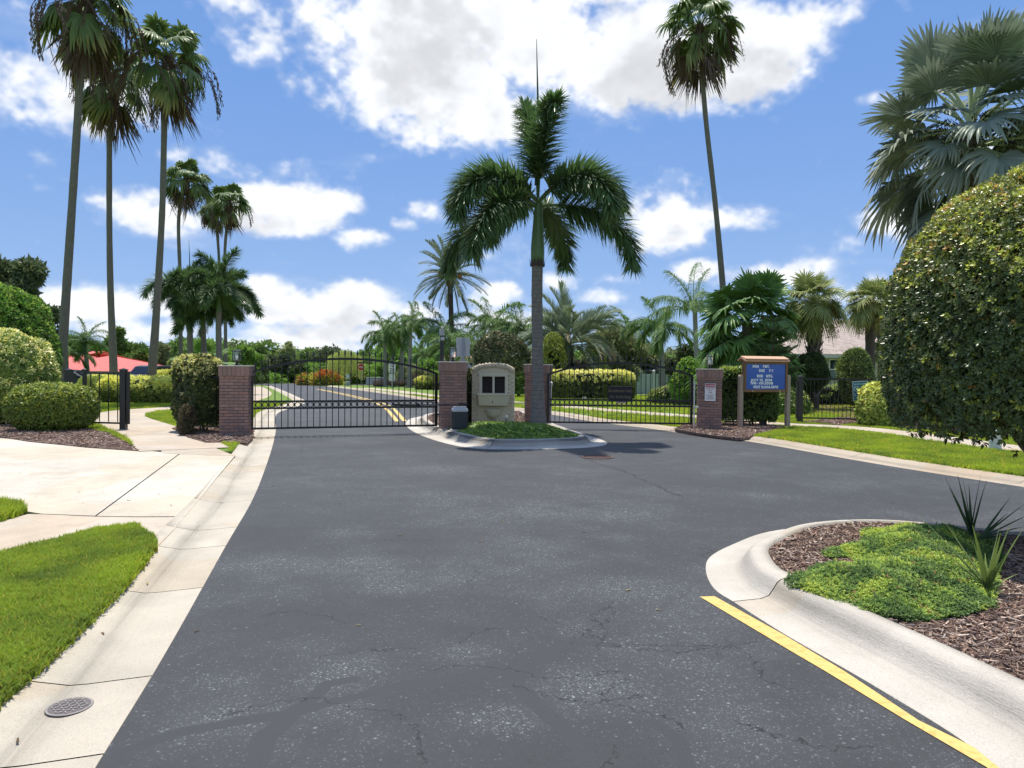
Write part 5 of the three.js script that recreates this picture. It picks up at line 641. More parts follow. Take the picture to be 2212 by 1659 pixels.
royal([[1068, 840], [1067, 790], [1066, 735]], 52, 'royal palm between the date palm and the foxtail palm', 67, 1.1);
royal([[1128, 842], [1128, 790], [1126, 742]], 50, 'royal palm partly hidden just left of the foxtail trunk', 68, 0.95);
royal([[1429, 862], [1429, 800], [1428, 738]], 47, 'royal palm with a smooth pale trunk above the garden shed', 69, 1.0);
royal([[1357, 842], [1357, 790], [1357, 740]], 62, 'small royal palm rising behind the olive green oak', 70, 1.0, 0.17);
royal([[190, 842], [188, 810], [186, 755]], 52, 'small palm in front of the red roof', 71, 0.7, 0.17, [2, 4, 4, 4, 3]);
royal([[146, 845], [144, 815], [144, 785]], 50, 'low palm with a browning arched crown beside the tallest trunk', 72, 0.72, 0.15, [0, 2, 4, 5, 3]);
royal([[976, 862], [975, 815], [974, 765]], 36, 'small bright green palm between the camera pole and the road sign backs', 73, 0.55, 0.1, [3, 4, 5, 5, 2]);
royal([[1028, 858], [1027, 810], [1027, 775]], 38, 'small slim palm just right of the road sign backs', 74, 0.5, 0.07, [2, 3, 4, 4, 2]);
const queenV = [[1.15, 1.0], [0.7, 1.6], [0.35, 1.6]].map(([e, c], i) => [0, 1].map((s) => pinFrond({ e, curve: c, L: 3.0, N: 170, leaf: 0.6, w: 0.03, V: 0.3, jit: 1.0, droop: 0.9, fa: 1.0, seed: 440 + i * 3 + s })));
{ const P = [[1506, 868], [1504, 760], [1501, 672]].map(([u, v]) => at(u, v, 40)); P[0].y = 0.03; const o = thing('queen_palm', 'loose feathery palm rising behind the big fan leaves', 'palm tree', P[0]), L = P.map((p) => p.clone().sub(P[0])); trunk(o, L, () => 0.13, royalTrunk, 12); const r = rng(75); hangFronds(o, L[2], [[queenV[0], 3], [queenV[1], 6], [queenV[2], 5]], royMat, r); }
{ // date palm
  const P = [[977, 845], [976, 780], [975, 700], [972, 594]].map(([u, v]) => at(u, v, 62)); P[0].y = 0.02; const o = thing('date_palm', 'tall date palm with grey green fronds and orange fruit clusters', 'palm tree', P[0]), L = P.map((p) => p.clone().sub(P[0])), r = rng(76), hub = L[3]; trunk(o, L, () => 0.21, std(1, 1, 1, 1, { map: trunkTex([0.10, 0.085, 0.07], 30, 0.5, 4), bumpMap: noiseBump, bumpScale: 0.05 }), 12); const V = [[1.35, 0.4], [0.95, 0.7], [0.5, 0.9], [0.05, 0.9], [-0.4, 0.7], [-0.85, 0.4]].map(([e, c], i) => [0, 1].map((s) => pinFrond({ e, curve: c, L: 3.3, N: 150, leaf: 0.55, w: 0.04, V: 0.5, jit: 0.5, droop: 0.15, fa: 0.75, seed: 470 + i * 3 + s, pr: 0.03 })));
  hangFronds(o, hub, [[V[0], 5], [V[1], 8], [V[2], 9], [V[3], 10], [V[4], 11], [V[5], 8]], dateMat, r); for (let k = 0; k < 8; k++) { const a = k / 8 * 6.283 + 0.4, g = new THREE.IcosahedronGeometry(0.2, 1); g.scale(0.9, 1.3, 0.9); part('fruit_cluster', g, std(0.50, 0.20, 0.06, 0.9, { bumpMap: noiseBump, bumpScale: 0.03 }), o).position.copy(hub).add(V3(Math.cos(a) * 0.9, k === 2 ? 1.5 : 0.35 * (r() - 0.3), Math.sin(a) * 0.9)); }
  const b = new Mesher(); b.col = [0.16, 0.10, 0.05]; b.tube([hub.clone().add(V3(0, -1, 0)), hub.clone().add(V3(0, -0.4, 0)), hub.clone().add(V3(0, 0.3, 0))], (t) => lerp(0.22, 0.42, t), 12); part('leaf_bases', b.geo(), deadLeaf, o);
}
{ // pindo palm
  const P = [[1224, 858], [1223, 800], [1226, 745]].map(([u, v]) => at(u, v, 46)); P[0].y = 0.03; const o = thing('pindo_palm', 'wide grey green palm with arching fronds behind the left end of the right gate', 'palm tree', P[0]), L = P.map((p) => p.clone().sub(P[0])), r = rng(78), hub = L[2]; trunk(o, L, () => 0.42, std(1, 1, 1, 1, { map: trunkTex([0.09, 0.075, 0.06], 24, 0.55, 6), bumpMap: noiseBump, bumpScale: 0.06 }), 12);
  const V = [[1.35, 0.75], [1.05, 1.2], [0.75, 1.5], [0.4, 1.6], [0.0, 1.3], [-0.35, 0.9]].map(([e, c], i) => [0, 1].map((s) => pinFrond({ e, curve: c, L: 3.5, N: 170, leaf: 0.72, w: 0.036, V: 0.85, jit: 0.4, droop: 0.2, fa: 0.75, seed: 490 + i * 3 + s, pr: 0.028, bare: 0.25, tipBrown: i > 2 ? 0.6 : 0 }))); hangFronds(o, hub, [[V[0], 9], [V[1], 14], [V[2], 16], [V[3], 14], [V[4], 10], [V[5], 6]], greyLeaf, r);
  const D = [0, 1].map((s) => fanFrond({ e: -1.15, pet: 1.5, R: 0.9, droop: 1, N: 12, seed: 515 + s, col: [0.12, 0.09, 0.06], wide: 0.5 })); hangFronds(o, hub, [[D, 9]], deadLeaf, r, 'dead_frond');
}
// big fan palm clump, sabals, bismarck
const bigFan = leafy(0.125, 0.225, 0.052, 0.4, 0.42, { vertexColors: true }), sabalMat = leafy(0.20, 0.24, 0.085, 0.35, 0.35, { vertexColors: true }), bisMat = leafy(0.185, 0.22, 0.18, 0.3, 0.2, { vertexColors: true });
const bigV = [[1.4], [1.0], [0.6], [0.2], [-0.2], [-0.55]].map(([e], i) => [0, 1].map((s) => fanFrond({ e, pet: 1.15, R: 1.12, droop: 0.2 + 0.08 * i, bend: 0.5, N: 34, spread: 2.0, seed: 530 + i * 3 + s, wide: 1.0 })));
{ const p = at(1612, 868, 29.5), o = thing('fan_palm', 'low dark fan palm with huge leaves behind the caution sign pillar', 'palm tree', V3(p.x, 0.04, p.z)), r = rng(80); trunk(o, [V3(0, 0, 0), V3(0.05, 1.6, 0), V3(0, 3.6, 0)], () => 0.22, greyTrunk, 12); hangFronds(o, V3(0, 3.6, 0), [[bigV[0], 7], [bigV[1], 11], [bigV[2], 10], [bigV[3], 8]], bigFan, r); hangFronds(o, V3(0, 2.8, 0), [[bigV[2], 6], [bigV[3], 9], [bigV[4], 9], [bigV[5], 6]], bigFan, r); hangFronds(o, V3(0, 1.9, 0), [[bigV[2], 5], [bigV[3], 8], [bigV[4], 9]], bigFan, r); hangFronds(o, V3(0, 1.1, 0), [[bigV[1], 4], [bigV[3], 7], [bigV[4], 6]], bigFan, r); }
{ const p = at(447, 862, 47), o = thing('fan_palm', 'low dark fan palm between the trunks of the three foxtail palms', 'palm tree', V3(p.x, 0.04, p.z)), r = rng(82); trunk(o, [V3(0, 0, 0), V3(0, 0.6, 0), V3(0, 1.4, 0)], () => 0.2, greyTrunk, 10); hangFronds(o, V3(0, 1.5, 0), [[bigV[0], 4], [bigV[1], 6], [bigV[2], 6], [bigV[3], 6], [bigV[4], 5]], bigFan, r); }
const sabV = [[1.4, 0.25], [1.0, 0.3], [0.6, 0.45], [0.15, 0.6], [-0.3, 0.8], [-0.7, 0.9]].map(([e, d], i) => [0, 1].map((s) => fanFrond({ e, pet: 0.75, R: 0.8, droop: d, bend: 0.7, N: 34, spread: 2.1, fold: 0.8, seed: 560 + i * 3 + s, wide: 0.62, tip: [1.35, 1.2, 1.0] })));
const bootGeo = (() => { const m = new Mesher(); for (const s of [-1, 1]) { const a = V3(0, 0, 0.02), b = V3(s * 0.14, 0.34, 0.10); m.quad(V3(-0.045, 0, 0), V3(0.045, 0, 0), V3(s * 0.15 + 0.035, 0.33, 0.11), V3(s * 0.15 - 0.035, 0.34, 0.10)); m.quad(V3(-0.045, 0, 0), V3(0.045, 0, 0), V3(s * 0.15 + 0.035, 0.30, 0.03), V3(s * 0.15 - 0.035, 0.30, 0.03)); } const g = m.geo().toNonIndexed(); g.computeVertexNormals(); return g; })();
function sabal(u, Z, v0, vh, label, seed, sc, boots, tr) {
  const b = at(u, v0, Z), h = at(u, vh, Z); const o = thing('cabbage_palm', label, 'palm tree', V3(b.x, 0.05, b.z)), r = rng(seed), H = h.y - 0.05, hub = V3(h.x - b.x, H, 0); trunk(o, [V3(0, 0, 0), V3(0, H / 2, 0), hub.clone()], () => tr, std(0.09, 0.075, 0.06, 1, { bumpMap: noiseBump, bumpScale: 0.03 }), 12);
  const bm = std(0.20, 0.175, 0.145, 0.95); if (boots) for (let k = 0; k < 88; k++) { const y = 0.5 + (H - 0.9) * k / 88, a = k * 2.4, m = part('leaf_boot', bootGeo, bm, o); m.position.set(Math.sin(a) * (tr - 0.02), y, Math.cos(a) * (tr - 0.02)); m.rotation.y = a; }
  hangFronds(o, hub, [[sabV[0], 4], [sabV[1], 7], [sabV[2], 8], [sabV[3], 9], [sabV[4], 8], [sabV[5], 6]].map(([g, n]) => [g, n]), sabalMat, r); o.children.forEach((c) => { if (c.name === 'frond') c.scale.multiplyScalar(sc); });
  const fl = new Mesher(); for (let k = 0; k < 5; k++) { const a = -0.4 + k * 0.9 + r(), q = V3(Math.cos(a) * 0.75, -0.15 - 0.9 * (k & 1), Math.sin(a) * 0.75).add(hub); for (let j = 0; j < 300; j++) { const d = V3(r() - 0.5, r() - 0.5, r() - 0.5).multiplyScalar(0.75); d.y *= 1.6; const s = 0.8 + 0.5 * r(); fl.col = [0.36 * s, 0.29 * s, 0.14 * s]; const c = q.clone().add(d.multiplyScalar(0.6)); fl.tri(c, c.clone().add(V3(0.05 * r(), -0.09 * r(), 0.03)), c.clone().add(V3(0.02, -0.04, -0.05 * r()))); } } const f = part('flower_spray', fl.geo(), deadLeaf, o); f.userData.kind = 'stuff';
}
sabal(1757, 30, 868, 655, 'cabbage palm with a criss-cross booted trunk before the beige house', 84, 1.0, true, 0.23);
sabal(1878, 33, 868, 655, 'cabbage palm with a dark trunk behind the blue sign, left of the clipped tree', 85, 0.85, false, 0.2);
{ // bismarck palm
  const Z = 21, p = at(2096, 300, Z), q = at(2108, 470, Z), o = thing('bismarck_palm', 'large silvery fan palm towering behind the clipped tree at the right', 'palm tree', V3(q.x + 0.2, 0.06, q.z)), r = rng(86), hub = p.clone().sub(o.position); trunk(o, [V3(0, 0, 0), V3(0, hub.y * 0.5, 0), hub.clone().add(V3(0, -0.9, 0)), hub.clone()], () => 0.24, std(1, 1, 1, 1, { map: trunkTex([0.16, 0.13, 0.10], 16, 0.3, 7) }), 14);
  const V = [[1.4, 0.12], [1.05, 0.18], [0.7, 0.3], [0.3, 0.5], [-0.05, 0.75], [-0.45, 0.95], [-0.85, 1.0]].map(([e, d], i) => [0, 1].map((s) => fanFrond({ e, pet: 1.8, R: 1.38, droop: d * 0.7, bend: 0.6, N: 36, spread: 2.15, fold: 0.7, seed: 600 + i * 3 + s, wide: 0.86, pr: 0.045, tip: i > 3 ? [1.15, 0.98, 0.85] : [1, 1, 1], stalk: [2.2, 2.1, 1.7] })));
  hangFronds(o, hub.clone().add(V3(0, 0.5, 0)), [[V[0], 6], [V[1], 10]], bisMat, r); hangFronds(o, hub.clone().add(V3(0, 0.1, 0)), [[V[2], 11], [V[3], 11]], bisMat, r); hangFronds(o, hub.clone().add(V3(0, -0.3, 0)), [[V[4], 9], [V[5], 7], [V[6], 5]], bisMat, r);
  const hb = o.position.clone().add(hub); // hanging leaves low at the left
  [[3.3, -1.25, -1.9], [3.6, -1.15, -1.3], [2.9, -1.2, -1.5]].forEach(([a, e, y], i) => { const f = part('frond', fanFrond({ e, pet: 2.0, R: 1.5, droop: 0.5, bend: -0.5, N: 34, spread: 1.7, seed: 640 + i, wide: 0.95, pr: 0.045, tip: [1.1, 0.95, 0.85] }), bisMat, o); f.position.copy(hub).add(V3(0, -0.4, 0)); f.rotation.y = a; });
  for (let k = 0; k < 7; k++) { const a = k * 0.9, m = new Mesher(); for (let j = 0; j < 160; j++) { m.col = [0.03, 0.028, 0.02]; const c = V3(Math.cos(a) * (0.8 + 0.5 * r()), 0.35 - 0.9 * r(), Math.sin(a) * (0.8 + 0.5 * r())).add(hub).add(V3((r() - 0.5) * 0.5, 0, (r() - 0.5) * 0.5)); const d = 0.05; m.tri(c, c.clone().add(V3(d, d, 0)), c.clone().add(V3(0, d, d))); m.tri(c, c.clone().add(V3(-d, d, 0)), c.clone().add(V3(0, -d * 0.4, -d))); } const f = part('fruit_cluster', m.geo(), deadLeaf, o); f.userData.kind = 'stuff'; }
}
// ---------------------------------------------------------------- leaves on shrubs and hedges
function leafCluster(n, L, w, seed, tilt = 0.9) { const r = rng(seed), m = new Mesher(); for (let k = 0; k < n; k++) { const a = k / n * 6.283 + r(), up = 0.15 + tilt * r(), d = V3(Math.cos(a) * Math.cos(up), Math.sin(up), Math.sin(a) * Math.cos(up)), s = V3(-Math.sin(a), (r() - 0.5) * 0.6, Math.cos(a)).normalize(), nn = d.clone().cross(s), l = L * (0.7 + 0.5 * r()), b = V3((r() - 0.5) * L * 0.7, (r() - 0.5) * L * 0.5, (r() - 0.5) * L * 0.7), q = 0.8 + 0.4 * r(); m.col = [q, q, q]; const A = m.v(b), B = m.v(b.clone().addScaledVector(d, l * 0.5).addScaledVector(s, w / 2).addScaledVector(nn, w * 0.12)), C = m.v(b.clone().addScaledVector(d, l)), D = m.v(b.clone().addScaledVector(d, l * 0.5).addScaledVector(s, -w / 2).addScaledVector(nn, w * 0.12)); m.t(A, B, C); m.t(A, C, D); } return m.geo(); }
const leafSets = new Map(); const cluster = (n, L, w) => { const k = n + '|' + L + '|' + w; if (!leafSets.has(k)) leafSets.set(k, leafCluster(n, L, w, 7 + leafSets.size)); return leafSets.get(k); };
const leafMat = (coat = 0.3, tr = 0.35) => leafy(1, 1, 1, coat, tr, { vertexColors: true });
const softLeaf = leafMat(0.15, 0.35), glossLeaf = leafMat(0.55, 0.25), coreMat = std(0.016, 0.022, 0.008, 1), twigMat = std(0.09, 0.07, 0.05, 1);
// a rounded box or ball of leaves: half sizes (a, b, c) round its middle, e = squareness, tone(y 0..1, normal, random) gives each cluster's colour
function shrub(name, label, category, pos, turn, { a, b, c, e = 1, cut = -1, n, leaf, tone, mat = softLeaf, seed, rough = 0.06, core = 0.86, stems = 0, group, lump = 0.05, depth = 0.16 }) {
  const o = thing(name, label, category, pos, turn, group), r = rng(seed), list = [], q = new THREE.Quaternion(), Y = V3(0, 1, 0), s = (x, p) => Math.sign(x) * Math.abs(x) ** p;
  const surf = (d) => { const k = (Math.abs(d.x) ** (2 / e) + Math.abs(d.y) ** (2 / e) + Math.abs(d.z) ** (2 / e)) ** (-e / 2); return V3(d.x * a * k, d.y * b * k, d.z * c * k); };
  const area = (d) => { const p = surf(d), N = V3(s(p.x / a, 2 / e - 1) / a, s(p.y / b, 2 / e - 1) / b, s(p.z / c, 2 / e - 1) / c).normalize(); return [p, N]; }; const mx = Math.max(a, b, c) ** 2 * 1.9; let guard = 0;
  while (list.length < n && guard++ < n * 40) {
    const z = r() * 2 - 1, t = r() * 6.283, k = Math.sqrt(1 - z * z), d = V3(k * Math.cos(t), z, k * Math.sin(t)), [p, N] = area(d); if (r() > p.lengthSq() / Math.max(0.15, N.dot(d)) / mx) continue;
    const yy = p.y / b; if (yy < cut + (cut > -1 ? 0.12 * (r() - 0.5) : 0)) continue;
    const lum = fbm(p.x * 3.1 / (lump * 20) + seed, p.y * 3.1 / (lump * 20) + p.z * 2.3 / (lump * 20), 3) - 0.5, inn = r() ** 2 * depth; p.addScaledVector(N, lum * lump * 4 + (r() - 0.3) * rough - inn);
    const dir = N.clone().add(V3(r() - 0.5, r() - 0.2, r() - 0.5).multiplyScalar(0.9)).normalize(); q.setFromUnitVectors(Y, dir); const sc = 0.75 + 0.5 * r(); const cc = tone(p.y / b * 0.5 + 0.5, N, r, lum, inn / depth); list.push({ m: new THREE.Matrix4().compose(p, q.clone().multiply(new THREE.Quaternion().setFromAxisAngle(Y, r() * 6.28)), V3(sc, sc, sc)), c: new THREE.Color().setRGB(...cc) });
  }
  const f = scatter('foliage', cluster(...leaf), mat, list, o);
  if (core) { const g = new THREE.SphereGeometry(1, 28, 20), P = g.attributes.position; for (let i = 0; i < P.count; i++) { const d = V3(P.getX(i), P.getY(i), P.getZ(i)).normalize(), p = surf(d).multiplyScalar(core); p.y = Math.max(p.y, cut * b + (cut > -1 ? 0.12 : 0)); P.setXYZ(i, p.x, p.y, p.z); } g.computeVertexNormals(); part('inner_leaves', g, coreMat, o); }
  for (let k = 0; k < stems; k++) { const m = new Mesher(), x = (r() - 0.5) * a * 1.6, zz = (r() - 0.5) * c; m.tube([V3(x, -b - 0.05, zz), V3(x + (r() - 0.5) * 0.1, -b * 0.7, zz), V3(x + (r() - 0.5) * 0.3, -b * 0.3, zz + (r() - 0.5) * 0.2)], 0.018, 6); part('stem', m.geo(), twigMat, o); }
  return o;
}
const mixc = (A, B, t) => [lerp(A[0], B[0], t), lerp(A[1], B[1], t), lerp(A[2], B[2], t)], jit = (c, r, k = 0.3) => { const s = 1 + (r() - 0.5) * k; return [c[0] * s * (1 + (r() - 0.5) * 0.12), c[1] * s, c[2] * s]; };
const GREEN = [0.095, 0.155, 0.034], DARK = [0.055, 0.09, 0.026], OLIVE = [0.175, 0.20, 0.042], YELLOW = [0.62, 0.60, 0.13], CREAM = [0.72, 0.68, 0.36], LIME = [0.31, 0.41, 0.075], BRIGHT = [0.13, 0.255, 0.034];
const varieg = (share, top = 0.5) => (y, N, r, l) => { const t = share * (0.25 + 1.1 * ss(top - 0.3, top + 0.35, y)) + l * 0.6; return jit(r() < t ? mixc(YELLOW, CREAM, r()) : mixc(GREEN, LIME, r() * 0.6), r); };
const plain = (A, B, sp, C) => (y, N, r, l) => jit(C && r() < sp * ss(0.3, 0.9, y) ? C : mixc(A, B, Math.min(1, Math.max(0, 0.5 + l * 2 + (r() - 0.5)))), r, 0.4);
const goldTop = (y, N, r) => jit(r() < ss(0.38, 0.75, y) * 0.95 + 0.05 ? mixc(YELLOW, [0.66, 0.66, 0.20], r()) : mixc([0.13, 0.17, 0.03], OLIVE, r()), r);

const hp = (u, v, Z, y) => { const p = at(u, v, Z); p.y = y; return p; };
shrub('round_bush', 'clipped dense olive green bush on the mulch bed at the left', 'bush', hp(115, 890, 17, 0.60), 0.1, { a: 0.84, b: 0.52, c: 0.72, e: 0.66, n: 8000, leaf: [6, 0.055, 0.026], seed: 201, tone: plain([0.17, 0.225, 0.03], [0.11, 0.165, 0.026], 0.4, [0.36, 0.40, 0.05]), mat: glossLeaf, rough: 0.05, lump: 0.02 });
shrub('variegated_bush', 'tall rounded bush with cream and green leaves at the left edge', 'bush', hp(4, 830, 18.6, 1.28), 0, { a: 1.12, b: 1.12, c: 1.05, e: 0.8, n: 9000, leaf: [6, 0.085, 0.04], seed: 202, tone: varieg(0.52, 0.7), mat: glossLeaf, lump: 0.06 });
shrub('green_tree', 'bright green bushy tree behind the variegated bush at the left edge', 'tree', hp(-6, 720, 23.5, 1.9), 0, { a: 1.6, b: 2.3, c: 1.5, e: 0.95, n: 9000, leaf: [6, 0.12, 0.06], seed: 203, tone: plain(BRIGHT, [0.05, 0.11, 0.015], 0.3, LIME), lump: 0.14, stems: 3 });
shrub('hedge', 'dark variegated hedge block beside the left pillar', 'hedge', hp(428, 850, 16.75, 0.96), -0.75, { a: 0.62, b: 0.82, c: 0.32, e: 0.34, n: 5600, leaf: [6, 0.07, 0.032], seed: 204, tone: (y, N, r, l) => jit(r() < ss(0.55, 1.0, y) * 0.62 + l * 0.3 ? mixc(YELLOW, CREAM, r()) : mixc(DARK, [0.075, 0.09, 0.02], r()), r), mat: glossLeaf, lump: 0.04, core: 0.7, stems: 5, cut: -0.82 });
shrub('dead_shrub', 'brown withered clump at the foot of the dark hedge beside the left footpath', 'shrub', hp(407, 915, 15.9, 0.33), 0, { a: 0.17, b: 0.36, c: 0.17, n: 500, leaf: [6, 0.06, 0.02], seed: 205, tone: plain([0.10, 0.08, 0.04], [0.06, 0.05, 0.025], 0), core: 0.7 });
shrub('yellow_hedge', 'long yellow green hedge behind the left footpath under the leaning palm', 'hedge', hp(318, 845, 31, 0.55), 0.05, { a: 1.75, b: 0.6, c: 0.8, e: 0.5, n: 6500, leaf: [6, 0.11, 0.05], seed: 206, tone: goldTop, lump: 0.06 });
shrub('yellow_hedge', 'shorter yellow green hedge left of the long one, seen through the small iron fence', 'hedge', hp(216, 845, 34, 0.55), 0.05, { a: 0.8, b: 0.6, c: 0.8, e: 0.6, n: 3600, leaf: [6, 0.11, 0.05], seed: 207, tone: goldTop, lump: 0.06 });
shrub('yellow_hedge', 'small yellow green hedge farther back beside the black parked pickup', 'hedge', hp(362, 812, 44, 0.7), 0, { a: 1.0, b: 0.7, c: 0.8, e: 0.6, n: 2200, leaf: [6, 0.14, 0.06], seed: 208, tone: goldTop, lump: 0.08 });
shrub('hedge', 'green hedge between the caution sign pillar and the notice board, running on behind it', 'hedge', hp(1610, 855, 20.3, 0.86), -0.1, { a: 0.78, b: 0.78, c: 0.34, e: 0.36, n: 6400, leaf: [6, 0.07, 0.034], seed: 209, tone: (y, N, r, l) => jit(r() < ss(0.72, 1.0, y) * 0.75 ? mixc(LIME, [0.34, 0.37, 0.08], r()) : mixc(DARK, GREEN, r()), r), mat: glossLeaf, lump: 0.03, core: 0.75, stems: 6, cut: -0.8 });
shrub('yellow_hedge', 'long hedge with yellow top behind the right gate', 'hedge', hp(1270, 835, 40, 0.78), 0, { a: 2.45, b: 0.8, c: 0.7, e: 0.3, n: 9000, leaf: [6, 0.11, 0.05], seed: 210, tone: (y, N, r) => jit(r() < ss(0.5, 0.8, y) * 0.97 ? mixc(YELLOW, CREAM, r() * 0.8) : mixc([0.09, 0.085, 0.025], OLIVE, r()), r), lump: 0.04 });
shrub('shrub', 'low pale variegated shrubs behind the right end of the right gate', 'shrub', hp(1452, 856, 34, 0.42), 0, { a: 1.1, b: 0.5, c: 0.6, e: 0.7, n: 2600, leaf: [6, 0.1, 0.045], seed: 211, tone: varieg(0.35, 0.4), lump: 0.12 });
shrub('shrub', 'leafy green shrub climbing beside the white vinyl fence', 'shrub', hp(1487, 828, 33, 0.9), 0, { a: 0.7, b: 1.1, c: 0.6, n: 2600, leaf: [6, 0.13, 0.07], seed: 212, tone: plain(GREEN, BRIGHT, 0.4, LIME), lump: 0.12 });
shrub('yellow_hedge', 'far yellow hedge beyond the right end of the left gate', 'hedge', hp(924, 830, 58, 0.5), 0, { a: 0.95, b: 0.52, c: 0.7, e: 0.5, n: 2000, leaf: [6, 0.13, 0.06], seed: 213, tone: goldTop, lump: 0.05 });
shrub('hedge', 'low dark hedge with light green top behind the right iron fence', 'hedge', hp(1800, 850, 34, 0.5), 0, { a: 2.9, b: 0.5, c: 0.55, e: 0.42, n: 6000, leaf: [6, 0.1, 0.05], seed: 214, tone: (y, N, r, l) => jit(r() < ss(0.5, 0.85, y) + l * 0.3 ? mixc(LIME, [0.42, 0.47, 0.10], r()) : mixc(DARK, GREEN, r()), r), lump: 0.06 });
shrub('shrub', 'dark bush with shiny leaves under the right end of the notice board', 'shrub', hp(1704, 866, 26, 0.45), 0, { a: 0.62, b: 0.5, c: 0.5, n: 2200, leaf: [6, 0.09, 0.045], seed: 215, tone: varieg(0.12, 0.5), mat: glossLeaf, lump: 0.1 });
shrub('yellow_bush', 'yellow green bush beside the clipped tree, right of the blue sign', 'bush', hp(1902, 866, 20.6, 0.62), 0, { a: 0.52, b: 0.62, c: 0.5, e: 0.8, n: 2600, leaf: [6, 0.09, 0.045], seed: 216, tone: (y, N, r) => jit(r() < ss(0.35, 0.9, y) ? mixc(YELLOW, LIME, r() * 0.6) : mixc(LIME, OLIVE, r()), r), mat: glossLeaf, lump: 0.07 });
shrub('round_shrub', 'dark round shrub round the foot of the booted cabbage palm', 'shrub', hp(1752, 790, 29, 1.6), 0, { a: 0.62, b: 0.68, c: 0.6, e: 0.9, n: 3600, leaf: [6, 0.11, 0.035], seed: 217, tone: plain([0.035, 0.06, 0.018], [0.05, 0.085, 0.022], 0.1, GREEN), lump: 0.08, stems: 3 });
shrub('podocarpus', 'narrow-leaved green shrub before the right part of the beige house', 'shrub', hp(1852, 780, 31, 1.45), 0, { a: 0.6, b: 1.2, c: 0.7, n: 4200, leaf: [8, 0.2, 0.03], seed: 218, tone: plain([0.085, 0.135, 0.038], [0.14, 0.185, 0.06], 0.2, LIME), lump: 0.2, core: 0.6, stems: 4, depth: 0.4 });
shrub('shrub', 'glossy dark-leaved tree with brownish leaves behind the stone fountain', 'tree', hp(1082, 762, 34, 2.35), 0, { a: 1.15, b: 1.25, c: 1.0, n: 3000, leaf: [6, 0.17, 0.085], seed: 219, tone: plain([0.085, 0.10, 0.036], [0.06, 0.08, 0.026], 0.2, [0.24, 0.19, 0.08]), mat: glossLeaf, lump: 0.3, core: 0.55, stems: 4, depth: 0.5 });
shrub('shrub', 'yellow green leafy bush left of the wide grey green palm', 'shrub', hp(1196, 776, 43, 1.9), 0, { a: 0.7, b: 1.7, c: 0.6, n: 2600, leaf: [6, 0.13, 0.06], seed: 220, tone: plain(LIME, OLIVE, 0.4, [0.3, 0.33, 0.06]), lump: 0.2, core: 0.6 });
shrub('hedge', 'dark leafy screen between the pillar and the left side of the fountain', 'hedge', hp(1019, 860, 18.6, 0.75), 0, { a: 0.28, b: 0.72, c: 0.2, e: 0.5, n: 1100, leaf: [6, 0.07, 0.035], seed: 221, tone: plain(DARK, [0.035, 0.05, 0.018], 0.1, CREAM), lump: 0.05 });
shrub('flowering_shrub', 'spiky yellow plant with red tips at the far junction, the larger of two', 'shrub', hp(707, 822, 72, 0.42), 0, { a: 1.1, b: 0.62, c: 0.8, n: 700, leaf: [8, 0.6, 0.1], seed: 222, tone: (y, N, r) => jit(r() < ss(0.55, 0.95, y) * 0.7 ? [0.45, 0.10, 0.03] : r() < 0.6 ? [0.48, 0.40, 0.05] : [0.18, 0.24, 0.04], r), lump: 0.2, depth: 0.3 });
shrub('flowering_shrub', 'smaller yellow plant with orange tips left of the spiky one at the junction', 'shrub', hp(668, 824, 73, 0.35), 0, { a: 0.85, b: 0.45, c: 0.7, n: 450, leaf: [8, 0.5, 0.09], seed: 223, tone: (y, N, r) => jit(r() < 0.2 ? [0.42, 0.12, 0.04] : mixc([0.45, 0.40, 0.05], [0.15, 0.22, 0.04], r()), r), lump: 0.2, depth: 0.3 });
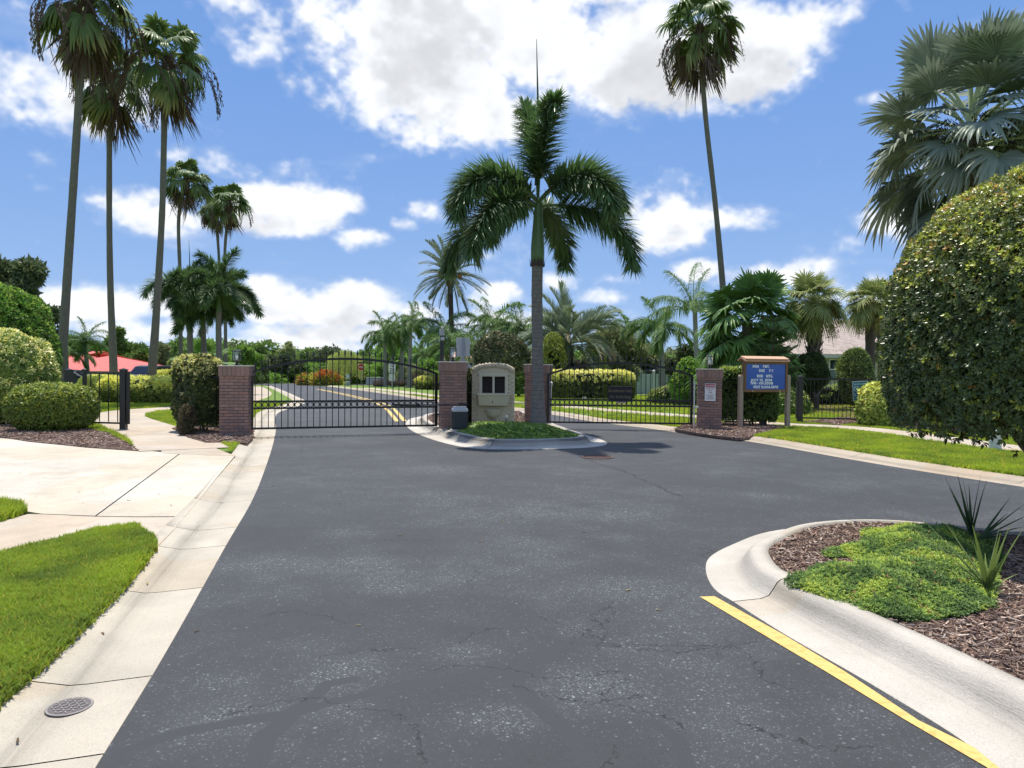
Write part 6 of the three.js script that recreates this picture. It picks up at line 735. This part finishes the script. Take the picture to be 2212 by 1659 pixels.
// ground cover dome on the island
{ const c = V3(0, 0, 0); islandIn.forEach((p) => c.add(p)); const cen = G(1130, 928, 0.2), r = rng(230), list = [], q = new THREE.Quaternion(), Y = V3(0, 1, 0), P = clip(islandIn, (p) => p.z + 17.7);
  const hgt = (x, z) => { let d = 9; for (let i = 0; i < P.length; i++) { const a = P[i], b = P[(i + 1) % P.length]; d = Math.min(d, segDist([a, b], x, z)); } const front = ss(0, 0.75, d); return 0.12 + 0.19 * front; }; const bb = new THREE.Box2(); P.forEach((p) => bb.expandByPoint(new THREE.Vector2(p.x, p.z)));
  const gx = 70, gz = 46, m = new Mesher(), id = []; for (let j = 0; j <= gz; j++) for (let i = 0; i <= gx; i++) { const x = lerp(bb.min.x, bb.max.x, i / gx), z = lerp(bb.min.y, bb.max.y, j / gz); id.push(pip(P, x, z) ? m.v(V3(x, hgt(x, z) - 0.05, z)) : -1); } for (let j = 0; j < gz; j++) for (let i = 0; i < gx; i++) { const a = j * (gx + 1) + i, k = [id[a], id[a + gx + 1], id[a + gx + 2], id[a + 1]]; if (k.every((v) => v >= 0)) m.q(...k); } const sg = m.geo(); sg.deleteAttribute('color'); const o = new THREE.Group(); o.name = 'ground_cover'; o.userData.kind = 'stuff'; o.userData.label = 'dome of small shiny ground cover leaves on the round island'; scene.add(o); part('soil', sg, coreMat, o);
  for (let k = 0; k < 16000; k++) { const x = lerp(bb.min.x, bb.max.x, r()), z = lerp(bb.min.y, bb.max.y, r()); if (!pip(P, x, z)) continue; const h = hgt(x, z), dx = (hgt(x + 0.04, z) - h) / 0.04, dz = (hgt(x, z + 0.04) - h) / 0.04, N = V3(-dx, 1, -dz).normalize().add(V3(r() - 0.5, 0.3 * r(), r() - 0.5).multiplyScalar(0.9)).normalize(); q.setFromUnitVectors(Y, N); const s = 0.7 + 0.6 * r(), t = r(); list.push({ m: new THREE.Matrix4().compose(V3(x, h - 0.03 + 0.03 * r(), z), q.clone(), V3(s, s, s)), c: new THREE.Color().setRGB(...jit(t < 0.3 ? [0.30, 0.40, 0.07] : mixc([0.10, 0.17, 0.036], [0.17, 0.26, 0.055], r()), r, 0.4)) }); }
  scatter('foliage', cluster(6, 0.06, 0.034), glossLeaf, list, o);
}
// ---------------------------------------------------------------- clipped tree and juniper in the near bed
{
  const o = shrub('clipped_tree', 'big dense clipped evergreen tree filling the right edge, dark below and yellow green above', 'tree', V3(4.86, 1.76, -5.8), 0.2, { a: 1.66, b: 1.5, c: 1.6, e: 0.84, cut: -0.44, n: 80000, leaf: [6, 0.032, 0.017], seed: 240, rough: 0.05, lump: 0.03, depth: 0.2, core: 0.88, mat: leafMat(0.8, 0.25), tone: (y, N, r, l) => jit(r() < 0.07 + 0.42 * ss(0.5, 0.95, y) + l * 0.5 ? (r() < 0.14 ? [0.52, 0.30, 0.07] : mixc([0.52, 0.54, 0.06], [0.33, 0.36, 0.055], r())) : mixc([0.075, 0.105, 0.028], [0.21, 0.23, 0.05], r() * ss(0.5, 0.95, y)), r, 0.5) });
  const bark = std(0.16, 0.125, 0.095, 0.95, { bumpMap: noiseBump, bumpScale: 0.01 }), r = rng(241); [[-0.95, -0.15, 0.75], [-0.5, -0.55, 0.5], [0.3, -0.4, 0.2], [0.6, -0.5, -0.5], [-0.3, -0.3, -0.7], [-1.3, 0.0, 0.2]].forEach(([x, y, z]) => { const m = new Mesher(), b = V3(-0.48 + 0.1 * r(), -1.72, 0.5 * (1 - r() * 0.5)); m.tube(smoothPath([b, b.clone().lerp(V3(x, y - 0.4, z), 0.45).add(V3(0.06, 0.02, 0)), V3(x, y - 0.45, z), V3(x * 1.05, y, z * 1.05)], 0.1), (t) => 0.058 * (1.15 - 0.55 * t), 9); const g = m.geo(); g.deleteAttribute('color'); part('stem', g, bark, o); });
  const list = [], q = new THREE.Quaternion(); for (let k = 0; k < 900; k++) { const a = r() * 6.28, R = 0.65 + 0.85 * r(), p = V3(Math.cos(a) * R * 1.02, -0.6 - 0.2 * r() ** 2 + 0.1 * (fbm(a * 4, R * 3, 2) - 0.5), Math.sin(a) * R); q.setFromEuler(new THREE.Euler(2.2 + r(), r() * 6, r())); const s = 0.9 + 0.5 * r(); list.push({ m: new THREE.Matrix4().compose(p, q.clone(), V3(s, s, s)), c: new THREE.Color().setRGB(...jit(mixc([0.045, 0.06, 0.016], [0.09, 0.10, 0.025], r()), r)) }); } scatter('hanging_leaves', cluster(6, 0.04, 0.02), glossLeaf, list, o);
}
{
  const P = poly([[1712, 1256], [1752, 1270], [1800, 1290], [1870, 1312], [1960, 1330], [2060, 1322], [2140, 1300], [2150, 1240], [2165, 1190], [2150, 1160], [2060, 1150], [1960, 1141], [1865, 1138], [1868, 1155], [1858, 1168], [1812, 1176], [1778, 1186], [1790, 1196], [1836, 1194], [1862, 1206], [1866, 1218], [1838, 1222], [1808, 1208], [1768, 1212], [1752, 1226], [1715, 1238], [1700, 1246]], 0.16), r = rng(250);
  const hgt = (x, z) => { let d = 9; for (let i = 0; i < P.length; i++) d = Math.min(d, segDist([P[i], P[(i + 1) % P.length]], x, z)); return 0.13 + 0.125 * ss(0, 0.42, d) * (0.75 + 0.6 * fbm(x * 2.6, z * 2.6, 3)) + 0.05 * (fbm(x * 8, z * 8, 2) - 0.4); };
  const sprig = (seed) => { const r = rng(seed), m = new Mesher(); for (let k = 0; k < 5; k++) { const a = k * 1.256 + r(), lean = 0.5 + 0.5 * r(), L = 0.045 * (0.7 + 0.6 * r()); for (let j = 0; j < 7; j++) { const t = (j + 1) / 7, c = V3(Math.cos(a) * lean * L * t, L * t * (1.1 - 0.5 * t), Math.sin(a) * lean * L * t), b = r() * 6.28, w = 0.0095; const s = 0.75 + 0.5 * t; m.col = [s, s, s]; m.tri(c, c.clone().add(V3(Math.cos(b) * w, w * 0.7, Math.sin(b) * w)), c.clone().add(V3(Math.cos(b + 0.9) * w * 0.8, w * 0.5, Math.sin(b + 0.9) * w * 0.8))); m.tri(c, c.clone().add(V3(Math.cos(b + 3) * w, w * 0.7, Math.sin(b + 3) * w)), c.clone().add(V3(Math.cos(b + 4) * w * 0.8, w * 0.4, Math.sin(b + 4) * w * 0.8))); } } return m.geo(); };
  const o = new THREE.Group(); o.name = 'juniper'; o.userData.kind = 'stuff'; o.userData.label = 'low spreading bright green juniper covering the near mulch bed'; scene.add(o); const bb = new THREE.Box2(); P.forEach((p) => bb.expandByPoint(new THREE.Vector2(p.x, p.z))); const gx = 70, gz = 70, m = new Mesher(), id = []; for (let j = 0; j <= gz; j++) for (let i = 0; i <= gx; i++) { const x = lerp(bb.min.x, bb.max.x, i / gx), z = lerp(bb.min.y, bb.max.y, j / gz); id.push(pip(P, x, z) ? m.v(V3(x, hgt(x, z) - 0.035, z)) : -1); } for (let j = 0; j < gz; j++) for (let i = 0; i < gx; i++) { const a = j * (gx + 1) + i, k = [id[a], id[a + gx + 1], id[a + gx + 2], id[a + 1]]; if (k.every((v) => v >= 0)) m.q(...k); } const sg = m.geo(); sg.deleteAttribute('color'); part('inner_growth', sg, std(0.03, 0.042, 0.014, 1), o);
  const L = [[], []], q = new THREE.Quaternion(), Y = V3(0, 1, 0); for (let k = 0; k < 46000; k++) { const x = lerp(bb.min.x, bb.max.x, r()), z = lerp(bb.min.y, bb.max.y, r()); if (!pip(P, x, z)) continue; const h = hgt(x, z), dx = (hgt(x + 0.03, z) - h) / 0.03, dz = (hgt(x, z + 0.03) - h) / 0.03, N = V3(-dx, 1.2, -dz).normalize().add(V3(r() - 0.5, 0, r() - 0.5).multiplyScalar(0.7)).normalize(); q.setFromUnitVectors(Y, N); const s = 0.75 + 0.6 * r(), n = fbm(x * 5, z * 5, 3), t = n + (r() - 0.5) * 0.3; const c = t > 0.62 ? [0.33, 0.39, 0.07] : t > 0.44 ? [0.18, 0.265, 0.058] : [0.09, 0.15, 0.042]; L[k & 1].push({ m: new THREE.Matrix4().compose(V3(x, h - 0.03 + 0.012 * r(), z), q.clone(), V3(s, s, s)), c: new THREE.Color().setRGB(...jit(r() < 0.012 ? [0.3, 0.16, 0.08] : c, r, 0.35)) }); }
  scatter('foliage', sprig(1), softLeaf, L[0], o); scatter('foliage', sprig(2), softLeaf, L[1], o);
  // young palmettos rising from the juniper
  const blade = (list, p, label, mat) => { const q = thing('palmetto', label, 'plant', p), r = rng(Math.round(p.x * 1000)); for (const [az, e, L, w] of list) { const m = new Mesher(), n = 6; m.col = [1, 1, 1]; let prev = null, P = V3(0, 0, 0), el = e; for (let k = 0; k <= n; k++) { const t = k / n, ww = 1.6 * w * (0.35 + 0.65 * Math.sin(Math.PI * Math.min(1, t * 0.75 + 0.2))) * (1 - t * 0.85), d = V3(Math.cos(el) * Math.cos(az), Math.sin(el), Math.cos(el) * Math.sin(az)), S = V3(-Math.sin(az), 0, Math.cos(az)), U = d.clone().cross(S); const s = 0.8 + 0.3 * t; m.col = [s, s, s]; const row = [m.v(P.clone().addScaledVector(S, ww)), m.v(P.clone().addScaledVector(U, -ww * 0.5)), m.v(P.clone().addScaledVector(S, -ww))]; if (prev) { m.q(prev[0], prev[1], row[1], row[0]); m.q(prev[1], prev[2], row[2], row[1]); } prev = row; P = P.clone().addScaledVector(d, L / n); el -= 0.16 / n * r(); } part('leaf', m.geo(), mat, q); } return q; };
  const pm = leafy(0.055, 0.10, 0.04, 0.3, 0.3, { vertexColors: true }), pl = leafy(0.16, 0.22, 0.055, 0.3, 0.35, { vertexColors: true }), fan = (n, c, s, r0) => { const r = rng(r0); return Array.from({ length: n }, (_, k) => [c + (k / (n - 1) - 0.5) * s + 0.1 * r(), 0.9 + 0.5 * r(), 0.30 + 0.16 * r(), 0.011]); };
  const p1 = at(2098, 1175, 5.85); blade([[3.3, 1.2, 0.5, 0.02], [3.1, 1.35, 0.5, 0.02], [2.9, 1.1, 0.45, 0.011], [3.8, 1.45, 0.48, 0.011], [0.4, 1.5, 0.5, 0.012], [0, 1.35, 0.46, 0.012], [5, 1.4, 0.4, 0.011]], V3(p1.x, 0.22, p1.z), 'dark upright palmetto shoot at the back of the juniper', pm);
  const p3 = at(2118, 1172, 5.75); blade([[0.1, 0.75, 0.44, 0.013], [0.3, 0.6, 0.46, 0.013], [-0.2, 0.9, 0.42, 0.012], [0.5, 0.45, 0.36, 0.012], [0, 0.35, 0.3, 0.012], [-0.4, 0.55, 0.36, 0.012], [0.2, 0.2, 0.26, 0.012]], V3(p3.x, 0.22, p3.z), 'dark palmetto shoot leaning right at the back of the juniper', pm);
  const p2 = at(2132, 1285, 4.6); blade([[3.2, 0.85, 0.62, 0.013], [3.0, 0.68, 0.72, 0.009], [3.4, 1.05, 0.5, 0.016], [2.6, 1.2, 0.46, 0.016], [0.6, 1.45, 0.42, 0.017], [0.1, 1.3, 0.42, 0.017], [0.3, 1.15, 0.44, 0.016], [-0.2, 1.0, 0.34, 0.014], [4.4, 1.25, 0.3, 0.014], [1.6, 1.3, 0.4, 0.015], [0.2, 0.6, 0.2, 0.012], [5.2, 0.9, 0.25, 0.013]], V3(p2.x, 0.16, p2.z), 'sunlit yellow green palmetto with long blades in front of the juniper', pl);
}
// ---------------------------------------------------------------- trees
function crownGeo(seed, blobs, per, leaf, tones, flat = 1) { const r = rng(seed), m = new Mesher(); for (const [bx, by, bz, br] of blobs) { const tb = mixc(tones[0], tones[1], r()); for (let k = 0; k < per * br * br; k++) { const z = r() * 2 - 1, t = r() * 6.283, s = Math.sqrt(1 - z * z), N = V3(s * Math.cos(t), z, s * Math.sin(t)), R = br * (0.55 + 0.5 * Math.sqrt(r())), p = V3(bx + N.x * R, by + N.y * R * flat, bz + N.z * R); for (let j = 0; j < 3; j++) { const d = N.clone().add(V3(r() - 0.5, r() - 0.6, r() - 0.5).multiplyScalar(1.8)).normalize(), w = d.clone().cross(V3(r() - 0.5, r() - 0.5, r() - 0.5)).normalize(), l = leaf * (0.6 + 0.8 * r()), q = p.clone().add(V3(r() - 0.5, r() - 0.5, r() - 0.5).multiplyScalar(leaf)); m.col = jit(r() < 0.08 ? tones[2] || tones[1] : mixc(tb, tones[Math.floor(r() * 2)], 0.5), r, 0.5); m.tri(q.clone().addScaledVector(w, l * 0.3), q.clone().addScaledVector(w, -l * 0.3), q.clone().addScaledVector(d, l)); } } } return m.geo(); }
function blobsFor(seed, w, h, y0, n) { const r = rng(seed), B = []; for (let k = 0; k < n; k++) { const t = r(), a = r() * 6.283, R = w * 0.72 * Math.sqrt(r()) * Math.sqrt(1 - (2 * t - 0.9) ** 2 * 0.6); B.push([Math.cos(a) * R, y0 + h * (0.12 + 0.76 * t), Math.sin(a) * R, Math.min(w, h) * (0.22 + 0.2 * r())]); } return B; }
const crownMat = leafy(1, 1, 1, 0.12, 0.4, { vertexColors: true });
function broadTree(name, label, u, vTop, Z, halfPx, tones, seed, { n = 14, per = 210, leaf = 0.22, y0 = 0.28, category = 'tree' } = {}) {
  const c = at(u, vTop, Z), top = c.y, w = halfPx * Z / FOCAL, base = terr(c.x, c.z), o = thing(name, label, category, V3(c.x, base, c.z)), H = top - base, r = rng(seed);
  part('crown', crownGeo(seed, blobsFor(seed, w, H * (1 - y0), H * y0, n), per / Math.max(0.3, (Math.min(w, H) * 0.32) ** 2) * 1.1, leaf, tones), crownMat, o);
  const m = new Mesher(); m.tube([V3(0, 0, 0), V3(0.1, H * 0.25, 0), V3(0, H * 0.55, 0)], (t) => (0.05 + H * 0.022) * (1 - 0.5 * t), 8); for (let k = 0; k < 4; k++) { const a = r() * 6.28; m.tube([V3(0.05, H * 0.25, 0), V3(Math.cos(a) * w * 0.3, H * 0.45, Math.sin(a) * w * 0.3), V3(Math.cos(a) * w * 0.55, H * 0.62, Math.sin(a) * w * 0.5)], (t) => (0.03 + H * 0.01) * (1 - 0.6 * t), 6); } const g = m.geo(); g.deleteAttribute('color'); part('trunk', g, twigMat, o); return o;
}
const TG = [[0.095, 0.165, 0.036], [0.145, 0.225, 0.05], [0.24, 0.31, 0.075]], TD = [[0.065, 0.095, 0.042], [0.10, 0.13, 0.055], [0.17, 0.19, 0.085]], TO = [[0.155, 0.185, 0.08], [0.20, 0.225, 0.10], [0.28, 0.30, 0.13]], TB = [[0.14, 0.26, 0.042], [0.20, 0.32, 0.06], [0.33, 0.41, 0.085]], TP = [[0.34, 0.40, 0.12], [0.26, 0.32, 0.09], [0.46, 0.48, 0.18]];
broadTree('oak_tree', 'dark feathery oak rising at the left edge above the bushes', 34, 545, 46, 72, TD, 261, { n: 26, leaf: 0.28, per: 260, y0: 0.2 });
broadTree('oak_tree', 'dark thin oak low branch mass between the left edge and the tallest trunk', 96, 655, 44, 42, TD, 262, { n: 14, leaf: 0.25 });
broadTree('pine_tree', 'rounded green tree behind the red roof, between the first two tall trunks', 176, 716, 80, 48, TG, 263, { n: 14, leaf: 0.32, y0: 0.4 });
broadTree('pine_tree', 'taller green tree just right of the second tall trunk', 262, 704, 84, 32, TG, 264, { n: 12, leaf: 0.32 });
broadTree('fig_tree', 'dense round dark green tree behind the right part of the red roof', 290, 738, 72, 42, [[0.075, 0.145, 0.028], [0.11, 0.19, 0.036], [0.19, 0.27, 0.06]], 265, { n: 14, leaf: 0.28, y0: 0.1 });
broadTree('shade_tree', 'olive tree between the leaning palm and the three foxtail palms', 352, 738, 78, 30, TO, 266, { leaf: 0.3 });
broadTree('shade_tree', 'yellow green bush-like tree left of the foxtail trunks', 392, 765, 64, 28, [[0.19, 0.235, 0.06], [0.25, 0.29, 0.085], [0.33, 0.36, 0.11]], 267, { leaf: 0.25, y0: 0.05 });
broadTree('shade_tree', 'bright green tree right behind the left pillar lantern', 535, 752, 78, 34, TB, 268, { leaf: 0.3, y0: 0.1 });
broadTree('shade_tree', 'grey green tree next to the bright one, above the left end of the left gate', 562, 768, 84, 26, TO, 269, { leaf: 0.3, y0: 0.1 });
broadTree('dark_tree', 'dark tree below the single cabbage palm crown behind the left gate', 600, 762, 95, 32, TD, 270, { leaf: 0.34, y0: 0.1 });
broadTree('dark_tree', 'low dark tree just left of the pale weeping tree', 655, 778, 95, 32, TD, 271, { leaf: 0.34, y0: 0.05 });
broadTree('green_tree', 'bright green bushy tree right behind the stop sign', 815, 790, 84, 30, TB, 272, { leaf: 0.32, y0: 0.05 });
broadTree('green_tree', 'green bushy tree below the far small palm by the camera pole', 925, 782, 80, 34, TB, 273, { leaf: 0.32, y0: 0.05 });
broadTree('oak_tree', 'large grey olive oak behind the yellow topped hedge', 1330, 716, 52, 76, TO, 274, { n: 26, leaf: 0.22, per: 280, y0: 0.12 });
broadTree('oak_tree', 'second grey olive oak behind the shed, right of the larger one', 1400, 738, 56, 48, TO, 275, { n: 16, leaf: 0.22, y0: 0.1 });
broadTree('lime_tree', 'small yellow green tree in front of the large olive oak', 1292, 752, 46, 24, TP, 276, { n: 9, leaf: 0.2, y0: 0.2 });
broadTree('dark_tree', 'dark green tree filling the gap between the royal palm and the big fan leaves', 1475, 742, 50, 38, TD, 277, { leaf: 0.25, y0: 0.05 });
broadTree('shade_tree', 'pale olive tree above the dark-trunked cabbage palm', 1902, 590, 38, 42, [[0.15, 0.175, 0.085], [0.20, 0.225, 0.105], [0.28, 0.30, 0.15]], 278, { n: 16, leaf: 0.16, y0: 0.3 });
broadTree('green_tree', 'green tree just left of the foxtail trunk behind the third pillar', 1120, 765, 42, 30, TG, 279, { leaf: 0.2, y0: 0.1 });
broadTree('green_tree', 'dark green tree behind the hanging leaves of the low fan palm', 1660, 735, 45, 40, TD, 280, { leaf: 0.22, y0: 0.05 });
{ // pale weeping tree: hanging strands
  const c = at(745, 752, 77), o = thing('weeping_tree', 'pale yellow green weeping tree with two trunks at the far junction', 'tree', V3(c.x, 0, c.z)), r = rng(290), m = new Mesher(); for (let k = 0; k < 430; k++) { const a = r() * 6.28, R = 1.75 * Math.sqrt(r()), top = c.y * (1.0 - 0.22 * (R / 1.75) ** 2) - 0.3 * r(), len = 1.2 + 1.3 * r(); let p = V3(Math.cos(a) * R, top, Math.sin(a) * R); for (let j = 0; j < 9; j++) { const s = 0.75 + 0.5 * r(), q = p.clone().add(V3(Math.cos(a) * 0.05, -len / 9, Math.sin(a) * 0.05)); m.col = [0.48 * s, 0.52 * s, 0.15 * s]; const b = r() * 6.28; m.tri(p, q, p.clone().lerp(q, 0.6).add(V3(Math.cos(b) * 0.13, -0.08, Math.sin(b) * 0.13))); p = q; } } part('crown', m.geo(), crownMat, o); for (const x of [-0.6, 0.55]) { const t = new Mesher(); t.tube([V3(x, 0, 0), V3(x * 1.05, 1.3, 0), V3(x * 0.8, 2.7, 0)], 0.14, 8); const g = t.geo(); g.deleteAttribute('color'); part('trunk', g, std(0.20, 0.19, 0.17, 0.9), o); }
}
{ const P = [[622, 840], [622, 790], [622, 757]].map(([u, v]) => at(u, v, 96)); P[0].y = 0; const o = thing('cabbage_palm', 'far cabbage palm crown above the dark trees behind the left gate', 'palm tree', P[0]), L = P.map((p) => p.clone().sub(P[0])), r = rng(291); trunk(o, L, () => 0.18, greyTrunk, 8); hangFronds(o, L[2], [[sabV[0], 5], [sabV[1], 7], [sabV[2], 8], [sabV[3], 8], [sabV[4], 6]], sabalMat, r); }
{ // norfolk pine beside the notice board roof
  const c = at(1668, 868, 27), o = thing('norfolk_pine', 'young pine with finger-like branches behind the notice board roof', 'tree', V3(c.x, 0.05, c.z)), r = rng(292), pm = leafy(0.06, 0.095, 0.035, 0.2, 0.2, { vertexColors: true }); const fg = [0, 1, 2].map((s) => { const m = new Mesher(), r2 = rng(700 + s); const L = 1.0; for (let k = 0; k < 420; k++) { const t = r2(), p = V3(L * t, 0.25 * t * t, 0), a = r2() * 6.28, w = 0.085 * Math.sin(Math.PI * (0.12 + 0.85 * t)) + 0.02, q = p.clone().add(V3(0.05, Math.cos(a) * w, Math.sin(a) * w)), s2 = 0.8 + 0.8 * r2(); m.col = [s2, s2, s2]; m.tri(p, q, q.clone().add(V3(0.03, 0.015, 0.02))); m.tri(p.clone().add(V3(0.02, 0, 0.01)), q, q.clone().add(V3(0.01, -0.02, 0.03))); } return m.geo(); });
  const tm = new Mesher(); tm.tube([V3(0, 0, 0), V3(0, 2, 0), V3(0, 3.6, 0)], (t) => 0.07 * (1.1 - t), 8); const g = tm.geo(); g.deleteAttribute('color'); part('trunk', g, twigMat, o); for (let w = 0; w < 7; w++) for (let k = 0; k < 6; k++) { const b = part('branch', fg[k % 3], pm, o); b.position.set(0, 1.0 + w * 0.4, 0); b.rotation.set(0, k * 1.047 + w * 0.5 + 0.3 * r(), 0.12); b.scale.setScalar(1.25 - w * 0.13); }
}
// the far wood that closes the view
{ const r = rng(300), kinds = [0, 1, 2, 3].map((k) => crownGeo(310 + k, blobsFor(320 + k, 3.2, 5.2, 0.2, 16), 95, 0.42, [TG, TD, TO, TB][k])); const L = [[], [], [], []], q = new THREE.Quaternion(); for (let k = 0; k < 330; k++) { const a = -1.15 + 2.3 * (k + r()) / 330, D = 108 + 45 * r(), x = Math.sin(a) * D, z = -Math.cos(a) * D, s = 0.62 + 0.5 * r(); q.setFromAxisAngle(V3(0, 1, 0), r() * 6.28); L[Math.floor(r() * 4)].push({ m: new THREE.Matrix4().compose(V3(x, -0.3, z), q.clone(), V3(s * 1.2, s * 0.98, s * 1.2)) }); }
  const o = new THREE.Group(); o.name = 'far_woods'; o.userData.kind = 'stuff'; o.userData.label = 'far line of mixed green trees closing the view'; scene.add(o); kinds.forEach((g, k) => scatter('crowns', g, crownMat, L[k], o));
  // undergrowth between the houses
  const U = [[], [], []]; for (let k = 0; k < 170; k++) { const a = -0.72 + 1.44 * r(), D = 76 + 26 * r(), x = Math.sin(a) * D, z = -Math.cos(a) * D; if (a < -0.24 && D < 84) continue; const s = 0.28 + 0.22 * r(); q.setFromAxisAngle(V3(0, 1, 0), r() * 6.28); U[Math.floor(r() * 3)].push({ m: new THREE.Matrix4().compose(V3(x, terr(x, z) - 0.4, z), q.clone(), V3(s * 1.5, s * 1.1, s * 1.5)) }); } const u = new THREE.Group(); u.name = 'undergrowth'; u.userData.kind = 'stuff'; u.userData.label = 'low green undergrowth in front of the far trees'; scene.add(u); [0, 3, 2].forEach((g, k) => scatter('bushes', kinds[g], crownMat, U[k], u)); }

scene.traverse((o) => { if (o.isMesh) { o.castShadow = true; o.receiveShadow = true; } });
renderer.setSize(1024, 768);
renderer.render(scene, camera);
